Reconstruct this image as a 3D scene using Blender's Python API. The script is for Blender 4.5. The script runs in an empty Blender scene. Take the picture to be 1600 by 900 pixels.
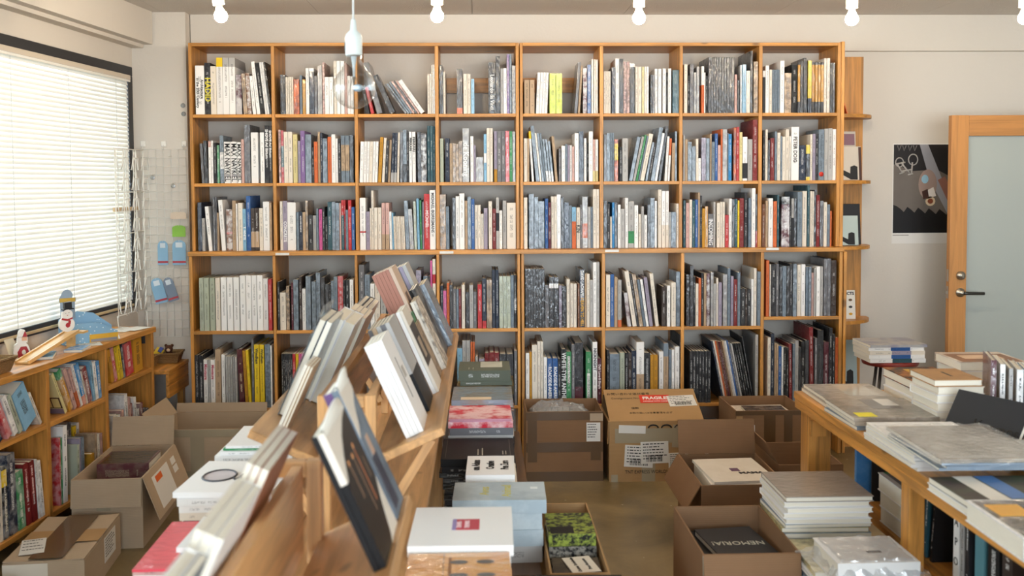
import bpy, bmesh, math, random
from mathutils import Matrix, Vector, noise

random.seed(7)
scene = bpy.context.scene
COL = scene.collection

# ------------------------------------------------------------------ camera
FPX, CX, CY, EYE = 1550.0, 800.0, 366.146, 1.58          # focal length and principal point, in pixels of a 1600x900 frame
YAW, PITCH, ROLL = 3.18115e-2, 4.989256e-2, -5.040624e-3
_f = Vector((math.sin(YAW), math.cos(YAW), 0)); _r = Vector((math.cos(YAW), -math.sin(YAW), 0)); _u = Vector((0, 0, 1))
FWD = _f * math.cos(PITCH) - _u * math.sin(PITCH)
_u2 = _u * math.cos(PITCH) + _f * math.sin(PITCH)
RGT = _r * math.cos(ROLL) + _u2 * math.sin(ROLL)
UPV = _u2 * math.cos(ROLL) - _r * math.sin(ROLL)
EYEP = Vector((0, 0, EYE))
cam_data = bpy.data.cameras.new("camera")
cam = bpy.data.objects.new("camera", cam_data)
COL.objects.link(cam)
cam.matrix_world = Matrix(((RGT.x, UPV.x, -FWD.x, 0), (RGT.y, UPV.y, -FWD.y, 0), (RGT.z, UPV.z, -FWD.z, EYE), (0, 0, 0, 1)))
cam_data.sensor_width = 36.0
cam_data.lens = FPX / 1600.0 * 36.0
cam_data.shift_y = -(450.0 - CY) / 1600.0
cam_data.clip_start = 0.05
cam_data.dof.use_dof = True
cam_data.dof.focus_distance = 5.3
cam_data.dof.aperture_fstop = 3.6
scene.camera = cam

# ------------------------------------------------------------------ light and exposure
world = bpy.data.worlds.new("daylight"); scene.world = world
world.use_nodes = True
bg = world.node_tree.nodes["Background"]
bg.inputs[0].default_value = (0.80, 0.91, 1.0, 1)
bg.inputs[1].default_value = 5.0
scene.view_settings.view_transform = 'Standard'
scene.view_settings.look = 'None'
scene.view_settings.exposure = 1.28
scene.view_settings.gamma = 1.0
scene.view_settings.use_curve_mapping = False
BULB_STRENGTH = 150.0
scene.cycles.use_denoising = True
scene.cycles.max_bounces = 7
scene.cycles.diffuse_bounces = 4
scene.cycles.transparent_max_bounces = 12
scene.cycles.sample_clamp_indirect = 6.0
scene.cycles.caustics_reflective = False
scene.cycles.caustics_refractive = False


def portal(name, loc, rot, sx, sy):
    d = bpy.data.lights.new(name, 'AREA'); d.shape = 'RECTANGLE'; d.size = sx; d.size_y = sy
    d.cycles.is_portal = True
    o = bpy.data.objects.new(name, d); COL.objects.link(o); o.location = loc; o.rotation_euler = rot
    return o


portal("sky_portal_window", (-2.45, 3.4, 1.55), (0, math.radians(-90), -math.atan(.1)), 1.5, 5.2)
portal("sky_portal_rear_opening", (1.4, -2.62, 1.45), (math.radians(90), 0, 0), 4.2, 1.9)


# ------------------------------------------------------------------ helpers
def ray(px, py):
    return FWD + RGT * ((px - CX) / FPX) + UPV * ((CY - py) / FPX)


def P(px, py, X=None, Y=None, Z=None):
    """World point on the plane X=, Y= or Z= that a pixel of the photograph looks at."""
    d = ray(px, py)
    if X is not None: k = X / d.x
    elif Y is not None: k = Y / d.y
    else: k = (Z - EYE) / d.z
    return EYEP + d * k


# frame of the window wall: s along the wall towards the camera, d out into the room
LA = Vector((-.1, -1, 0)).normalized(); LN = Vector((1, -.1, 0)).normalized(); L0 = Vector((-2.04, 5.94, 0))
LROT = math.atan2(-.1, 1) * 1.0


def LW(s, d, z): return L0 + LA * s + LN * d + Vector((0, 0, z))


def PL(px, py, d):
    """(s, z) on the plane parallel to the window wall, d in front of it."""
    v = ray(px, py); k = (LN.dot(L0) + d - LN.dot(EYEP)) / LN.dot(v)
    p = EYEP + v * k
    return (p - L0).dot(LA), p.z


LM = Matrix(((LA.x, LN.x, 0, L0.x), (LA.y, LN.y, 0, L0.y), (0, 0, 1, 0), (0, 0, 0, 1)))   # local (s, d, z) -> world (mirrored handedness is handled by lbox)


def lin(c):
    if isinstance(c, str):
        c = tuple(int(c[i:i + 2], 16) / 255 for i in (0, 2, 4))
    return tuple((x / 12.92 if x <= .04045 else ((x + .055) / 1.055) ** 2.4) for x in c)


# ------------------------------------------------------------------ materials
def newmat(name):
    m = bpy.data.materials.new(name); m.use_nodes = True
    nt = m.node_tree; b = nt.nodes["Principled BSDF"]
    return m, nt, b


def N(nt, t, **k):
    n = nt.nodes.new(t)
    for a, v in k.items():
        setattr(n, a, v)
    return n


def math_n(nt, op, a, b=None, c=None):
    n = N(nt, 'ShaderNodeMath', operation=op)
    for i, v in enumerate((a, b, c)):
        if v is None: continue
        if isinstance(v, (int, float)): n.inputs[i].default_value = v
        else: nt.links.new(v, n.inputs[i])
    return n.outputs[0]


def mixc(nt, f, a, b):
    n = N(nt, 'ShaderNodeMix', data_type='RGBA')
    for s, v in ((n.inputs[0], f), (n.inputs[6], a), (n.inputs[7], b)):
        if isinstance(v, (int, float)): s.default_value = v
        elif isinstance(v, tuple): s.default_value = (*v[:3], 1)
        else: nt.links.new(v, s)
    return n.outputs[2]


def attr(nt, name):
    n = N(nt, 'ShaderNodeAttribute', attribute_type='OBJECT', attribute_name=name)
    return n


_mc = {}


def plain(col, rough=.6, name=None, metal=0.0, spec=.4, var=.06, bump=0.0, bscale=40, coat=0.0):
    key = (col, rough, metal, spec, var, bump, bscale, coat)
    if key in _mc: return _mc[key]
    m, nt, b = newmat(name or "surface_" + (col if isinstance(col, str) else "x"))
    c = lin(col)
    if var:
        tc = N(nt, 'ShaderNodeTexCoord'); no = N(nt, 'ShaderNodeTexNoise'); no.inputs['Scale'].default_value = 9; no.inputs['Detail'].default_value = 4
        nt.links.new(tc.outputs['Object'], no.inputs['Vector'])
        f = math_n(nt, 'MULTIPLY_ADD', no.outputs[0], 2 * var, 1 - var)
        mx = N(nt, 'ShaderNodeVectorMath', operation='SCALE'); mx.inputs[0].default_value = c; nt.links.new(f, mx.inputs['Scale'])
        nt.links.new(mx.outputs[0], b.inputs['Base Color'])
    else:
        b.inputs['Base Color'].default_value = (*c, 1)
    b.inputs['Roughness'].default_value = rough; b.inputs['Metallic'].default_value = metal
    b.inputs['Specular IOR Level'].default_value = spec
    if coat: b.inputs['Coat Weight'].default_value = coat
    if bump:
        tc = N(nt, 'ShaderNodeTexCoord'); no = N(nt, 'ShaderNodeTexNoise'); no.inputs['Scale'].default_value = bscale; no.inputs['Detail'].default_value = 5
        nt.links.new(tc.outputs['Object'], no.inputs['Vector'])
        bp = N(nt, 'ShaderNodeBump'); bp.inputs['Strength'].default_value = bump; bp.inputs['Distance'].default_value = .01
        nt.links.new(no.outputs[0], bp.inputs['Height']); nt.links.new(bp.outputs[0], b.inputs['Normal'])
    _mc[key] = m
    return m


def wood(col, axis, name, rough=.45, dark=.62, knots=True, coat=.15):
    """Pine with the grain along the object axis."""
    m, nt, b = newmat(name)
    tc = N(nt, 'ShaderNodeTexCoord'); oi = N(nt, 'ShaderNodeObjectInfo')
    off = N(nt, 'ShaderNodeVectorMath', operation='SCALE'); off.inputs[0].default_value = (7.3, 5.1, 3.7); nt.links.new(oi.outputs['Random'], off.inputs['Scale'])
    add = N(nt, 'ShaderNodeVectorMath', operation='ADD'); nt.links.new(tc.outputs['Object'], add.inputs[0]); nt.links.new(off.outputs[0], add.inputs[1])
    sc = [26, 26, 26]; sc[axis] = 1.6
    mp = N(nt, 'ShaderNodeMapping'); mp.inputs['Scale'].default_value = sc; nt.links.new(add.outputs[0], mp.inputs['Vector'])
    no = N(nt, 'ShaderNodeTexNoise'); no.inputs['Scale'].default_value = 1.5; no.inputs['Detail'].default_value = 5; no.inputs['Roughness'].default_value = .6; no.inputs['Distortion'].default_value = .6
    nt.links.new(mp.outputs[0], no.inputs['Vector'])
    c = lin(col); cd = tuple(x * dark for x in c); cl = tuple(min(1, x * 1.12) for x in c)
    rp = N(nt, 'ShaderNodeValToRGB'); rp.color_ramp.elements[0].position = .36; rp.color_ramp.elements[0].color = (*cd, 1); rp.color_ramp.elements[1].position = .62; rp.color_ramp.elements[1].color = (*cl, 1)
    nt.links.new(no.outputs[0], rp.inputs[0])
    # plank to plank tint
    tint = math_n(nt, 'MULTIPLY_ADD', oi.outputs['Random'], .22, .89)
    sv = N(nt, 'ShaderNodeVectorMath', operation='SCALE'); nt.links.new(rp.outputs[0], sv.inputs[0]); nt.links.new(tint, sv.inputs['Scale'])
    out = sv.outputs[0]
    if knots:
        sk = [5, 5, 5]; sk[axis] = 3.2
        mk = N(nt, 'ShaderNodeMapping'); mk.inputs['Scale'].default_value = sk; nt.links.new(add.outputs[0], mk.inputs['Vector'])
        vo = N(nt, 'ShaderNodeTexVoronoi'); vo.inputs['Scale'].default_value = 1.0; nt.links.new(mk.outputs[0], vo.inputs['Vector'])
        kn = N(nt, 'ShaderNodeMapRange'); kn.inputs[1].default_value = .05; kn.inputs[2].default_value = .10; kn.inputs[3].default_value = .8; kn.inputs[4].default_value = 0
        nt.links.new(vo.outputs['Distance'], kn.inputs[0])
        out = mixc(nt, kn.outputs[0], out, tuple(x * .22 for x in c))
    nt.links.new(out, b.inputs['Base Color'])
    b.inputs['Roughness'].default_value = rough; b.inputs['Coat Weight'].default_value = coat; b.inputs['Coat Roughness'].default_value = .3
    bp = N(nt, 'ShaderNodeBump'); bp.inputs['Strength'].default_value = .08; bp.inputs['Distance'].default_value = .003
    nt.links.new(no.outputs[0], bp.inputs['Height']); nt.links.new(bp.outputs[0], b.inputs['Normal'])
    return m


PINE = [wood('CE8F42', a, 'orange_pine_' + 'xyz'[a]) for a in range(3)]
PALE = [wood('D2A06A', a, 'pale_pine_' + 'xyz'[a], dark=.75) for a in range(3)]


def book_material(name, rough, wrapped):
    m, nt, b = newmat(name)
    L = nt.links.new
    tc = N(nt, 'ShaderNodeTexCoord'); sp = N(nt, 'ShaderNodeSeparateXYZ'); L(tc.outputs['Object'], sp.inputs[0])
    dm = N(nt, 'ShaderNodeSeparateXYZ'); L(attr(nt, 'dim').outputs['Vector'], dm.inputs[0])
    bd = N(nt, 'ShaderNodeSeparateXYZ'); L(attr(nt, 'band').outputs['Vector'], bd.inputs[0])
    ar = N(nt, 'ShaderNodeSeparateXYZ'); L(attr(nt, 'print').outputs['Vector'], ar.inputs[0])
    c1, c2, ink = (attr(nt, a).outputs['Color'] for a in ('c1', 'c2', 'ink'))
    oi = N(nt, 'ShaderNodeObjectInfo')
    u = math_n(nt, 'DIVIDE', sp.outputs[0], dm.outputs[0]); v = math_n(nt, 'DIVIDE', sp.outputs[2], dm.outputs[2])
    band = math_n(nt, 'MULTIPLY', math_n(nt, 'GREATER_THAN', v, bd.outputs[0]), math_n(nt, 'LESS_THAN', v, bd.outputs[1]))
    col = mixc(nt, band, c1, c2)
    spine = math_n(nt, 'LESS_THAN', sp.outputs[1], .0035)
    # printing on the spine: rows of small marks
    off = math_n(nt, 'MULTIPLY', oi.outputs['Random'], 37.0)
    cv = N(nt, 'ShaderNodeCombineXYZ')
    L(math_n(nt, 'MULTIPLY_ADD', sp.outputs[0], 260.0, off), cv.inputs[0]); L(math_n(nt, 'MULTIPLY', sp.outputs[2], 330.0), cv.inputs[2])
    no = N(nt, 'ShaderNodeTexNoise'); no.inputs['Scale'].default_value = 1.0; no.inputs['Detail'].default_value = 1.0; L(cv.outputs[0], no.inputs['Vector'])
    cw = N(nt, 'ShaderNodeCombineXYZ'); L(off, cw.inputs[0]); L(math_n(nt, 'MULTIPLY', sp.outputs[2], 22.0), cw.inputs[2])
    nw = N(nt, 'ShaderNodeTexNoise'); nw.inputs['Scale'].default_value = 1.0; L(cw.outputs[0], nw.inputs['Vector'])
    tm = math_n(nt, 'MULTIPLY', math_n(nt, 'GREATER_THAN', no.outputs[0], .5), math_n(nt, 'GREATER_THAN', nw.outputs[0], .47))
    tm = math_n(nt, 'MULTIPLY', tm, math_n(nt, 'LESS_THAN', math_n(nt, 'ABSOLUTE', u), .17))
    tm = math_n(nt, 'MULTIPLY', tm, math_n(nt, 'LESS_THAN', math_n(nt, 'ABSOLUTE', math_n(nt, 'SUBTRACT', v, .55)), .34))
    tm = math_n(nt, 'MULTIPLY', math_n(nt, 'MULTIPLY', tm, spine), bd.outputs[2])
    # printed picture: soft blotches of the second colour
    n3 = N(nt, 'ShaderNodeTexNoise'); n3.inputs['Detail'].default_value = 6.0; n3.inputs['Roughness'].default_value = .62; L(ar.outputs[1], n3.inputs['Scale'])
    ofv = N(nt, 'ShaderNodeVectorMath', operation='ADD'); L(tc.outputs['Object'], ofv.inputs[0])
    cof = N(nt, 'ShaderNodeCombineXYZ'); [L(off, cof.inputs[i]) for i in range(3)]; L(cof.outputs[0], ofv.inputs[1]); L(ofv.outputs[0], n3.inputs['Vector'])
    mr = N(nt, 'ShaderNodeMapRange'); mr.inputs[1].default_value = .42; mr.inputs[2].default_value = .58; L(n3.outputs[0], mr.inputs[0])
    pic = math_n(nt, 'MULTIPLY', mr.outputs[0], ar.outputs[0])
    col = mixc(nt, pic, col, ink)
    col = mixc(nt, tm, col, ink)
    L(col, b.inputs['Base Color'])
    b.inputs['Roughness'].default_value = rough; b.inputs['Specular IOR Level'].default_value = .25
    if wrapped:
        b.inputs['Coat Weight'].default_value = .85; b.inputs['Coat Roughness'].default_value = .12; b.inputs['Coat IOR'].default_value = 1.66
        mp = N(nt, 'ShaderNodeMapping'); mp.inputs['Scale'].default_value = (60, 40, 20); L(ofv.outputs[0], mp.inputs['Vector'])
        nb = N(nt, 'ShaderNodeTexNoise'); nb.inputs['Scale'].default_value = 1.0; nb.inputs['Detail'].default_value = 3; nb.inputs['Distortion'].default_value = 1.0; L(mp.outputs[0], nb.inputs['Vector'])
        bp = N(nt, 'ShaderNodeBump'); bp.inputs['Strength'].default_value = 1.0; bp.inputs['Distance'].default_value = .005
        L(nb.outputs[0], bp.inputs['Height']); L(bp.outputs[0], b.inputs['Coat Normal'])
    return m


BOOK = book_material('book_cover_paper', .5, False)
BOOKW = book_material('book_cover_shrink_wrapped', .45, True)
PAGES = plain('E9E2D2', .8, 'page_edges', var=.05)


def film_material(name, alpha, tint, rough=.12, bump=.6, scale=30):
    m, nt, b = newmat(name)
    L = nt.links.new
    tr = N(nt, 'ShaderNodeBsdfTransparent'); tr.inputs[0].default_value = (*tint, 1)
    gl = N(nt, 'ShaderNodeBsdfGlossy'); gl.inputs['Roughness'].default_value = rough
    df = N(nt, 'ShaderNodeBsdfDiffuse'); df.inputs[0].default_value = (.8, .82, .84, 1)
    tc = N(nt, 'ShaderNodeTexCoord'); no = N(nt, 'ShaderNodeTexNoise'); no.inputs['Scale'].default_value = scale; no.inputs['Detail'].default_value = 4; no.inputs['Distortion'].default_value = 1.2
    L(tc.outputs['Object'], no.inputs['Vector'])
    bp = N(nt, 'ShaderNodeBump'); bp.inputs['Strength'].default_value = bump; bp.inputs['Distance'].default_value = .02; L(no.outputs[0], bp.inputs['Height'])
    L(bp.outputs[0], gl.inputs['Normal'])
    a = N(nt, 'ShaderNodeMixShader'); a.inputs[0].default_value = .45; L(gl.outputs[0], a.inputs[1]); L(df.outputs[0], a.inputs[2])
    s = N(nt, 'ShaderNodeMixShader'); s.inputs[0].default_value = alpha; L(tr.outputs[0], s.inputs[1]); L(a.outputs[0], s.inputs[2])
    L(s.outputs[0], nt.nodes['Material Output'].inputs[0])
    return m


FILM = film_material('clear_plastic_film', .42, (.97, .98, .98))
FILM_THIN = film_material('thin_clear_wrap', .34, (.98, .98, .98), scale=18)


# ------------------------------------------------------------------ objects
def wm(o):
    m = o.matrix_basis.copy()
    if o.parent is not None:
        m = wm(o.parent) @ o.matrix_parent_inverse @ m
    return m


def link(o, parent=None, world=None):
    """Link; place with a world matrix; parent keeping that place."""
    COL.objects.link(o)
    if world is not None: o.matrix_basis = world
    if parent is not None:
        o.parent = parent; o.matrix_parent_inverse = wm(parent).inverted()
    return o


def tag(o, label, cat, group=None, kind=None):
    if label: o['label'] = label
    if cat: o['category'] = cat
    if group: o['group'] = group
    if kind: o['kind'] = kind
    return o


def struct(o, label=None):
    o['kind'] = 'structure'
    if label: o['label'] = label
    return o


def thing(name, loc, label, cat, group=None, rotz=0.0, mat=None):
    o = bpy.data.objects.new(name, None); o.empty_display_size = .05
    link(o, None, mat if mat is not None else Matrix.Translation(loc) @ Matrix.Rotation(rotz, 4, 'Z'))
    return tag(o, label, cat, group)


def mesh(name, verts, faces, mat, parent=None, M=None, smooth=False, mats=None, fm=None):
    me = bpy.data.meshes.new(name); me.from_pydata([tuple(v) for v in verts], [], faces)
    me.materials.append(mat)
    if mats:
        for x in mats: me.materials.append(x)
        me.polygons.foreach_set('material_index', fm)
    if smooth: me.polygons.foreach_set('use_smooth', [True] * len(me.polygons))
    me.update()
    return link(bpy.data.objects.new(name, me), parent, M if M is not None else Matrix.Identity(4))


BOXF = [(0, 3, 2, 1), (4, 5, 6, 7), (0, 1, 5, 4), (1, 2, 6, 5), (2, 3, 7, 6), (3, 0, 4, 7)]
_bc = {}


def box_mesh(sx, sy, sz, mat, bev=0.0):
    key = (round(sx, 5), round(sy, 5), round(sz, 5), mat.name, bev)
    if key in _bc: return _bc[key]
    me = bpy.data.meshes.new("box")
    x, y, z = sx / 2, sy / 2, sz / 2
    vs = [(-x, -y, -z), (x, -y, -z), (x, y, -z), (-x, y, -z), (-x, -y, z), (x, -y, z), (x, y, z), (-x, y, z)]
    if bev:
        bm = bmesh.new(); v = [bm.verts.new(p) for p in vs]
        for f in BOXF: bm.faces.new([v[i] for i in f])
        bmesh.ops.bevel(bm, geom=list(bm.edges), offset=min(bev, .4 * min(sx, sy, sz)), segments=1, affect='EDGES')
        bm.to_mesh(me); bm.free()
    else:
        me.from_pydata(vs, [], BOXF)
    me.materials.append(mat); me.update()
    _bc[key] = me
    return me


def box(name, c, s, mat, parent=None, rot=None, bev=0.0, M=None):
    """Box with centre c and size s in world axes; rot = 3x3/4x4 rotation; M overrides the placement."""
    o = bpy.data.objects.new(name, box_mesh(s[0], s[1], s[2], mat, bev))
    if M is None:
        M = Matrix.Translation(c)
        if rot is not None: M = M @ rot.to_4x4()
    return link(o, parent, M)


def box2(name, a, b, mat, parent=None, bev=0.0):
    c = [(a[i] + b[i]) / 2 for i in range(3)]; s = [max(1e-4, abs(b[i] - a[i])) for i in range(3)]
    return box(name, c, s, mat, parent, bev=bev)


LR = Matrix(((LN.x, -LA.x, 0), (LN.y, -LA.y, 0), (0, 0, 1))).to_4x4()   # local x = out of the window wall, y = along it away from the camera


def lbox(name, s0, s1, d0, d1, z0, z1, mat, parent=None, bev=0.0):
    return box(name, LW((s0 + s1) / 2, (d0 + d1) / 2, (z0 + z1) / 2), (abs(d1 - d0), abs(s1 - s0), abs(z1 - z0)), mat, parent, rot=LR, bev=bev)


def tube(name, pts, r, mat, parent=None, n=6, closed=False, M=None):
    """A round wire or rod through points (world coordinates unless M)."""
    pts = [Vector(p) for p in pts]; k = len(pts); vs = []; fs = []
    up = None
    for i, p in enumerate(pts):
        a = pts[i - 1] if (i or closed) else p; b = pts[(i + 1) % k] if (i < k - 1 or closed) else p
        t = (b - a).normalized()
        if up is None: up = Vector((0, 0, 1)) if abs(t.z) < .9 else Vector((1, 0, 0))
        e = t.cross(up).normalized(); f = e.cross(t).normalized(); up = f
        rr = r[i] if isinstance(r, (list, tuple)) else r
        for j in range(n):
            w = 2 * math.pi * j / n
            vs.append(p + e * (rr * math.cos(w)) + f * (rr * math.sin(w)))
    for i in range(k if closed else k - 1):
        for j in range(n):
            q = (i + 1) % k
            fs.append((i * n + j, i * n + (j + 1) % n, q * n + (j + 1) % n, q * n + j))
    if not closed:
        fs.append(tuple(range(n - 1, -1, -1))); fs.append(tuple((k - 1) * n + j for j in range(n)))
    return mesh(name, vs, fs, mat, parent, M, smooth=True)


def lathe(name, prof, mat, parent=None, M=None, n=24, smooth=True):
    """Surface of revolution about z from (r, z) pairs."""
    vs = []; fs = []
    for r, z in prof:
        for j in range(n):
            w = 2 * math.pi * j / n; vs.append((r * math.cos(w), r * math.sin(w), z))
    for i in range(len(prof) - 1):
        for j in range(n):
            fs.append((i * n + j, i * n + (j + 1) % n, (i + 1) * n + (j + 1) % n, (i + 1) * n + j))
    fs.append(tuple(range(n - 1, -1, -1))); fs.append(tuple((len(prof) - 1) * n + j for j in range(n)))
    return mesh(name, vs, fs, mat, parent, M, smooth=smooth)


def prism(name, poly, y0, y1, mat, parent=None, M=None):
    """Extrude a polygon given in (x, z) along y."""
    n = len(poly)
    vs = [(x, y0, z) for x, z in poly] + [(x, y1, z) for x, z in poly]
    fs = [tuple(range(n)), tuple(range(2 * n - 1, n - 1, -1))] + [(i, i + n, (i + 1) % n + n, (i + 1) % n) for i in range(n)]
    return mesh(name, vs, fs, mat, parent, M)


def text(body, size, mat, parent, M, name='lettering', align='CENTER', sx=1.0, bold=0.0, fit=None):
    c = bpy.data.curves.new(name, 'FONT'); c.body = body; c.size = size; c.align_x = align; c.align_y = 'CENTER'; c.extrude = .0004; c.resolution_u = 2
    c.offset = bold
    c.materials.append(mat)
    tmp = bpy.data.objects.new(name, c)
    me = bpy.data.meshes.new_from_object(tmp)
    bpy.data.objects.remove(tmp); bpy.data.curves.remove(c)
    if fit and me.vertices:
        w = (max(v.co.x for v in me.vertices) - min(v.co.x for v in me.vertices)) * sx
        if w > fit: sx *= fit / w
    o = bpy.data.objects.new(name, me)
    link(o, None, M @ Matrix.Diagonal((sx, 1, 1, 1)))
    if parent is not None:
        o.parent = parent; o.matrix_parent_inverse = wm(parent).inverted()
    return o


ORD = ["first", "second", "third", "fourth", "fifth", "sixth", "seventh", "eighth", "ninth", "tenth", "eleventh", "twelfth", "thirteenth", "fourteenth", "fifteenth",
       "sixteenth", "seventeenth", "eighteenth", "nineteenth", "twentieth", "twenty-first", "twenty-second", "twenty-third", "twenty-fourth", "twenty-fifth", "twenty-sixth", "twenty-seventh", "twenty-eighth"]

# colour codes of the books: name in words, colour as it looks
PAL = {'W': ('white', 'EEECEA'), 'I': ('cream', 'E2D8CA'), 'G': ('light grey', 'B0AEAC'), 'M': ('mid grey', '6C6B6F'), 'D': ('dark grey', '29292D'), 'K': ('black', '161618'),
       'S': ('silver blue', '7C8A98'), 'B': ('blue', '2F5C9A'), 'L': ('light blue', '86B4D2'), 'T': ('teal', '2F5560'), 'N': ('navy', '252F42'), 'R': ('red', 'B83237'), 'r': ('dark red', '7A2526'),
       'O': ('orange', 'CF6A3C'), 'P': ('pale pink', 'CFA8A0'), 'H': ('hot pink', 'D0619A'), 'Y': ('yellow', 'E8C62E'), 'y': ('pale yellow', 'D9CB93'), 'E': ('green', '3E8A58'), 'e': ('sage', 'AEB5A2'),
       'V': ('violet', '7A5C92'), 'v': ('lilac grey', '9C93A6'), 'U': ('maroon', '55202C'), 'A': ('brown', '7B5137'), 'a': ('tan', 'B69C80'), 'k': ('dark brown', '3A2E29'), 'C': ('lime', 'C9D84E'),
       'b': ('bright blue', '2F86C4'), 'o': ('ochre', 'C08A2A')}


def book_mesh(t, d, h, c, mat):
    """U-shaped cover: spine at y=0 towards -y, boards at +-x, height along z from 0."""
    x = t / 2; i = x - c
    pr = [(-x, 0), (x, 0), (x, d), (i, d), (i, c), (-i, c), (-i, d), (-x, d)]
    vs = [(a, b, 0) for a, b in pr] + [(a, b, h) for a, b in pr]
    fs = [(j, (j + 1) % 8, (j + 1) % 8 + 8, j + 8) for j in range(8)]
    for q in ((0, 1, 4, 5), (1, 2, 3, 4), (0, 5, 6, 7)):
        fs.append(tuple(reversed(q))); fs.append(tuple(k + 8 for k in q))
    me = bpy.data.meshes.new('book'); me.from_pydata(vs, [], fs); me.materials.append(mat); me.update()
    return me


def contrast(code):
    return lin('E8E8E8') if code in 'KDNTBUAkVRrEMb' else lin('2A2A2E')


def colour(code):
    return lin(PAL[code][1]) if code in PAL else lin(code)


def book(name, M, t, d, h, c1='W', c2=None, band=(2, 3), ink=None, inkamt=1.0, art=0.0, artscale=14.0, wrapped=False, label=None, group=None, hard=None, pages=True, jitter=.06, cat='book'):
    hard = (t > .016) if hard is None else hard
    c = min(.0028 if hard else .0009, t * .25)
    o = bpy.data.objects.new(name, book_mesh(t, d, h, c, BOOKW if wrapped else BOOK))
    link(o, None, M)
    j = 1 + random.uniform(-jitter, jitter)
    o['c1'] = [min(1, x * j) for x in colour(c1)]
    o['c2'] = list(colour(c2) if c2 else colour(c1))
    o['ink'] = list((colour(ink) if isinstance(ink, str) else ink) if ink else contrast(c1 if c1 in PAL else 'W'))
    o['dim'] = [t, d, h]; o['band'] = [float(band[0]), float(band[1]), float(inkamt)]; o['print'] = [float(art), float(artscale), 0.0]
    tag(o, label, cat, group)
    if pages:
        e = .0032 if hard else .0008
        pm = box_mesh(1, 1, 1, PAGES)
        p = bpy.data.objects.new('page_block', pm)
        COL.objects.link(p); p.parent = o
        p.matrix_basis = Matrix.Translation((0, (c + d - e) / 2 + .0002, h / 2)) @ Matrix.Diagonal((t - 2 * c - .0002, d - e - c, h - 2 * e, 1))
    return o


def spine_text(o, body, size, col='1A1A1C', at=.5, dx=0.0, sx=1.0, bold=0.0, up=False):
    t, d, h = o['dim']
    M = Matrix(((0, 1, 0, dx), (0, 0, -1, -.0006), (-1, 0, 0, h * at), (0, 0, 0, 1)))
    if up: M = Matrix(((0, -1, 0, dx), (0, 0, -1, -.0006), (1, 0, 0, h * at), (0, 0, 0, 1)))
    return text(body, size, plain(col, .6, var=0), o, wm(o) @ M, sx=sx, bold=bold, fit=h * min(at, 1 - at) * 1.9)


def cover_plate(o, u0, u1, v0, v1, mat, side=1, name='cover_print', lift=.0004):
    """Flat print on a cover: u along the depth from the spine, v along the height, both 0..1; side=+1 for the +x cover."""
    t, d, h = o['dim']
    M = wm(o) @ Matrix.Translation((side * (t / 2 + lift / 2), d * (u0 + u1) / 2, h * (v0 + v1) / 2))
    return box(name, None, (lift, d * abs(u1 - u0), h * abs(v1 - v0)), mat, o, M=M)


def cover_text(o, body, size, col, u, v, side=1, ang=0.0, sx=1.0, bold=0.0):
    """Lettering on the +x cover; ang=0 reads along +z with letters' up towards the spine."""
    t, d, h = o['dim']
    B = Matrix(((0, 0, side, 0), (0, -1, 0, 0), (1 * side, 0, 0, 0), (0, 0, 0, 1)))
    B = Matrix(((0, 0, 1, 0), (-1, 0, 0, 0), (0, -1, 0, 0), (0, 0, 0, 1))) @ Matrix.Rotation(ang, 4, 'Z')
    M = wm(o) @ Matrix.Translation((t / 2 + .0007, d * u, h * v)) @ B
    return text(body, size, plain(col, .6, var=0), o, M, sx=sx, bold=bold, fit=(d if abs(math.sin(ang)) < .5 else h) * .9)


def cover_lines(o, u0, u1, vs, col, w=.012):
    """Lines of print too small to read, running along the depth of the cover."""
    for v in vs: cover_plate(o, u0, u1, v - w, v + w, plain(col, .6, var=.35), name='printed_line')


LYB = {'near': Matrix(((0, 0, -1, 0), (0, 1, 0, 0), (1, 0, 0, 0), (0, 0, 0, 1))), 'left': Matrix(((0, 1, 0, 0), (0, 0, 1, 0), (1, 0, 0, 0), (0, 0, 0, 1))),
       'right': Matrix(((0, -1, 0, 0), (0, 0, -1, 0), (1, 0, 0, 0), (0, 0, 0, 1))), 'far': Matrix(((0, 0, 1, 0), (0, -1, 0, 0), (1, 0, 0, 0), (0, 0, 0, 1)))}


def lying(name, cx, cy, z0, wx, wy, t, rot=0.0, side='near', tilt=0.0, M0=None, **k):
    """A book lying flat, spine on the given side; wx, wy its footprint. M0: frame to lie in instead of the world."""
    d, h = (wy, wx) if side in ('near', 'far') else (wx, wy)
    B = Matrix.Translation((cx, cy, z0 + t / 2 + .0003)) @ Matrix.Rotation(rot, 4, 'Z') @ Matrix.Rotation(tilt, 4, 'X') @ LYB[side] @ Matrix.Translation((0, -d / 2, -h / 2))
    return book(name, (M0 @ B) if M0 is not None else B, t, d, h, **k)


def stack(cx, cy, z0, specs, place, group, rotz=0.0, name='book', noun='book'):
    """Books lying on each other; specs bottom to top: (colour, wx, wy, t, side, extra). Returns the books and the top height."""
    out = []; z = z0; n = len(specs)
    for i, sp in enumerate(specs):
        c, wx, wy, t, side = sp[:5]; k = dict(sp[5]) if len(sp) > 5 else {}
        dx = k.pop('dx', random.uniform(-.006, .006)); dy = k.pop('dy', random.uniform(-.006, .006)); r = k.pop('rot', random.uniform(-.03, .03)); tilt = k.pop('tilt', 0.0)
        desc = k.pop('desc', None)
        words = desc or f"{PAL[c][0] if c in PAL else 'coloured'} {noun}"
        k.setdefault('label', f"{words} topping the {place}" if i == n - 1 else f"{words}, " + ('bottom' if i == 0 else f"{ORD[n - 1 - i]} from top") + f" of the {place}")
        k.setdefault('inkamt', .45)
        out.append(lying(k.pop('name', name), cx + dx, cy + dy, z, wx, wy, t, rotz + r, side, tilt, c1=c, group=group, **k))
        z += t + .0006
    return out, z

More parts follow.
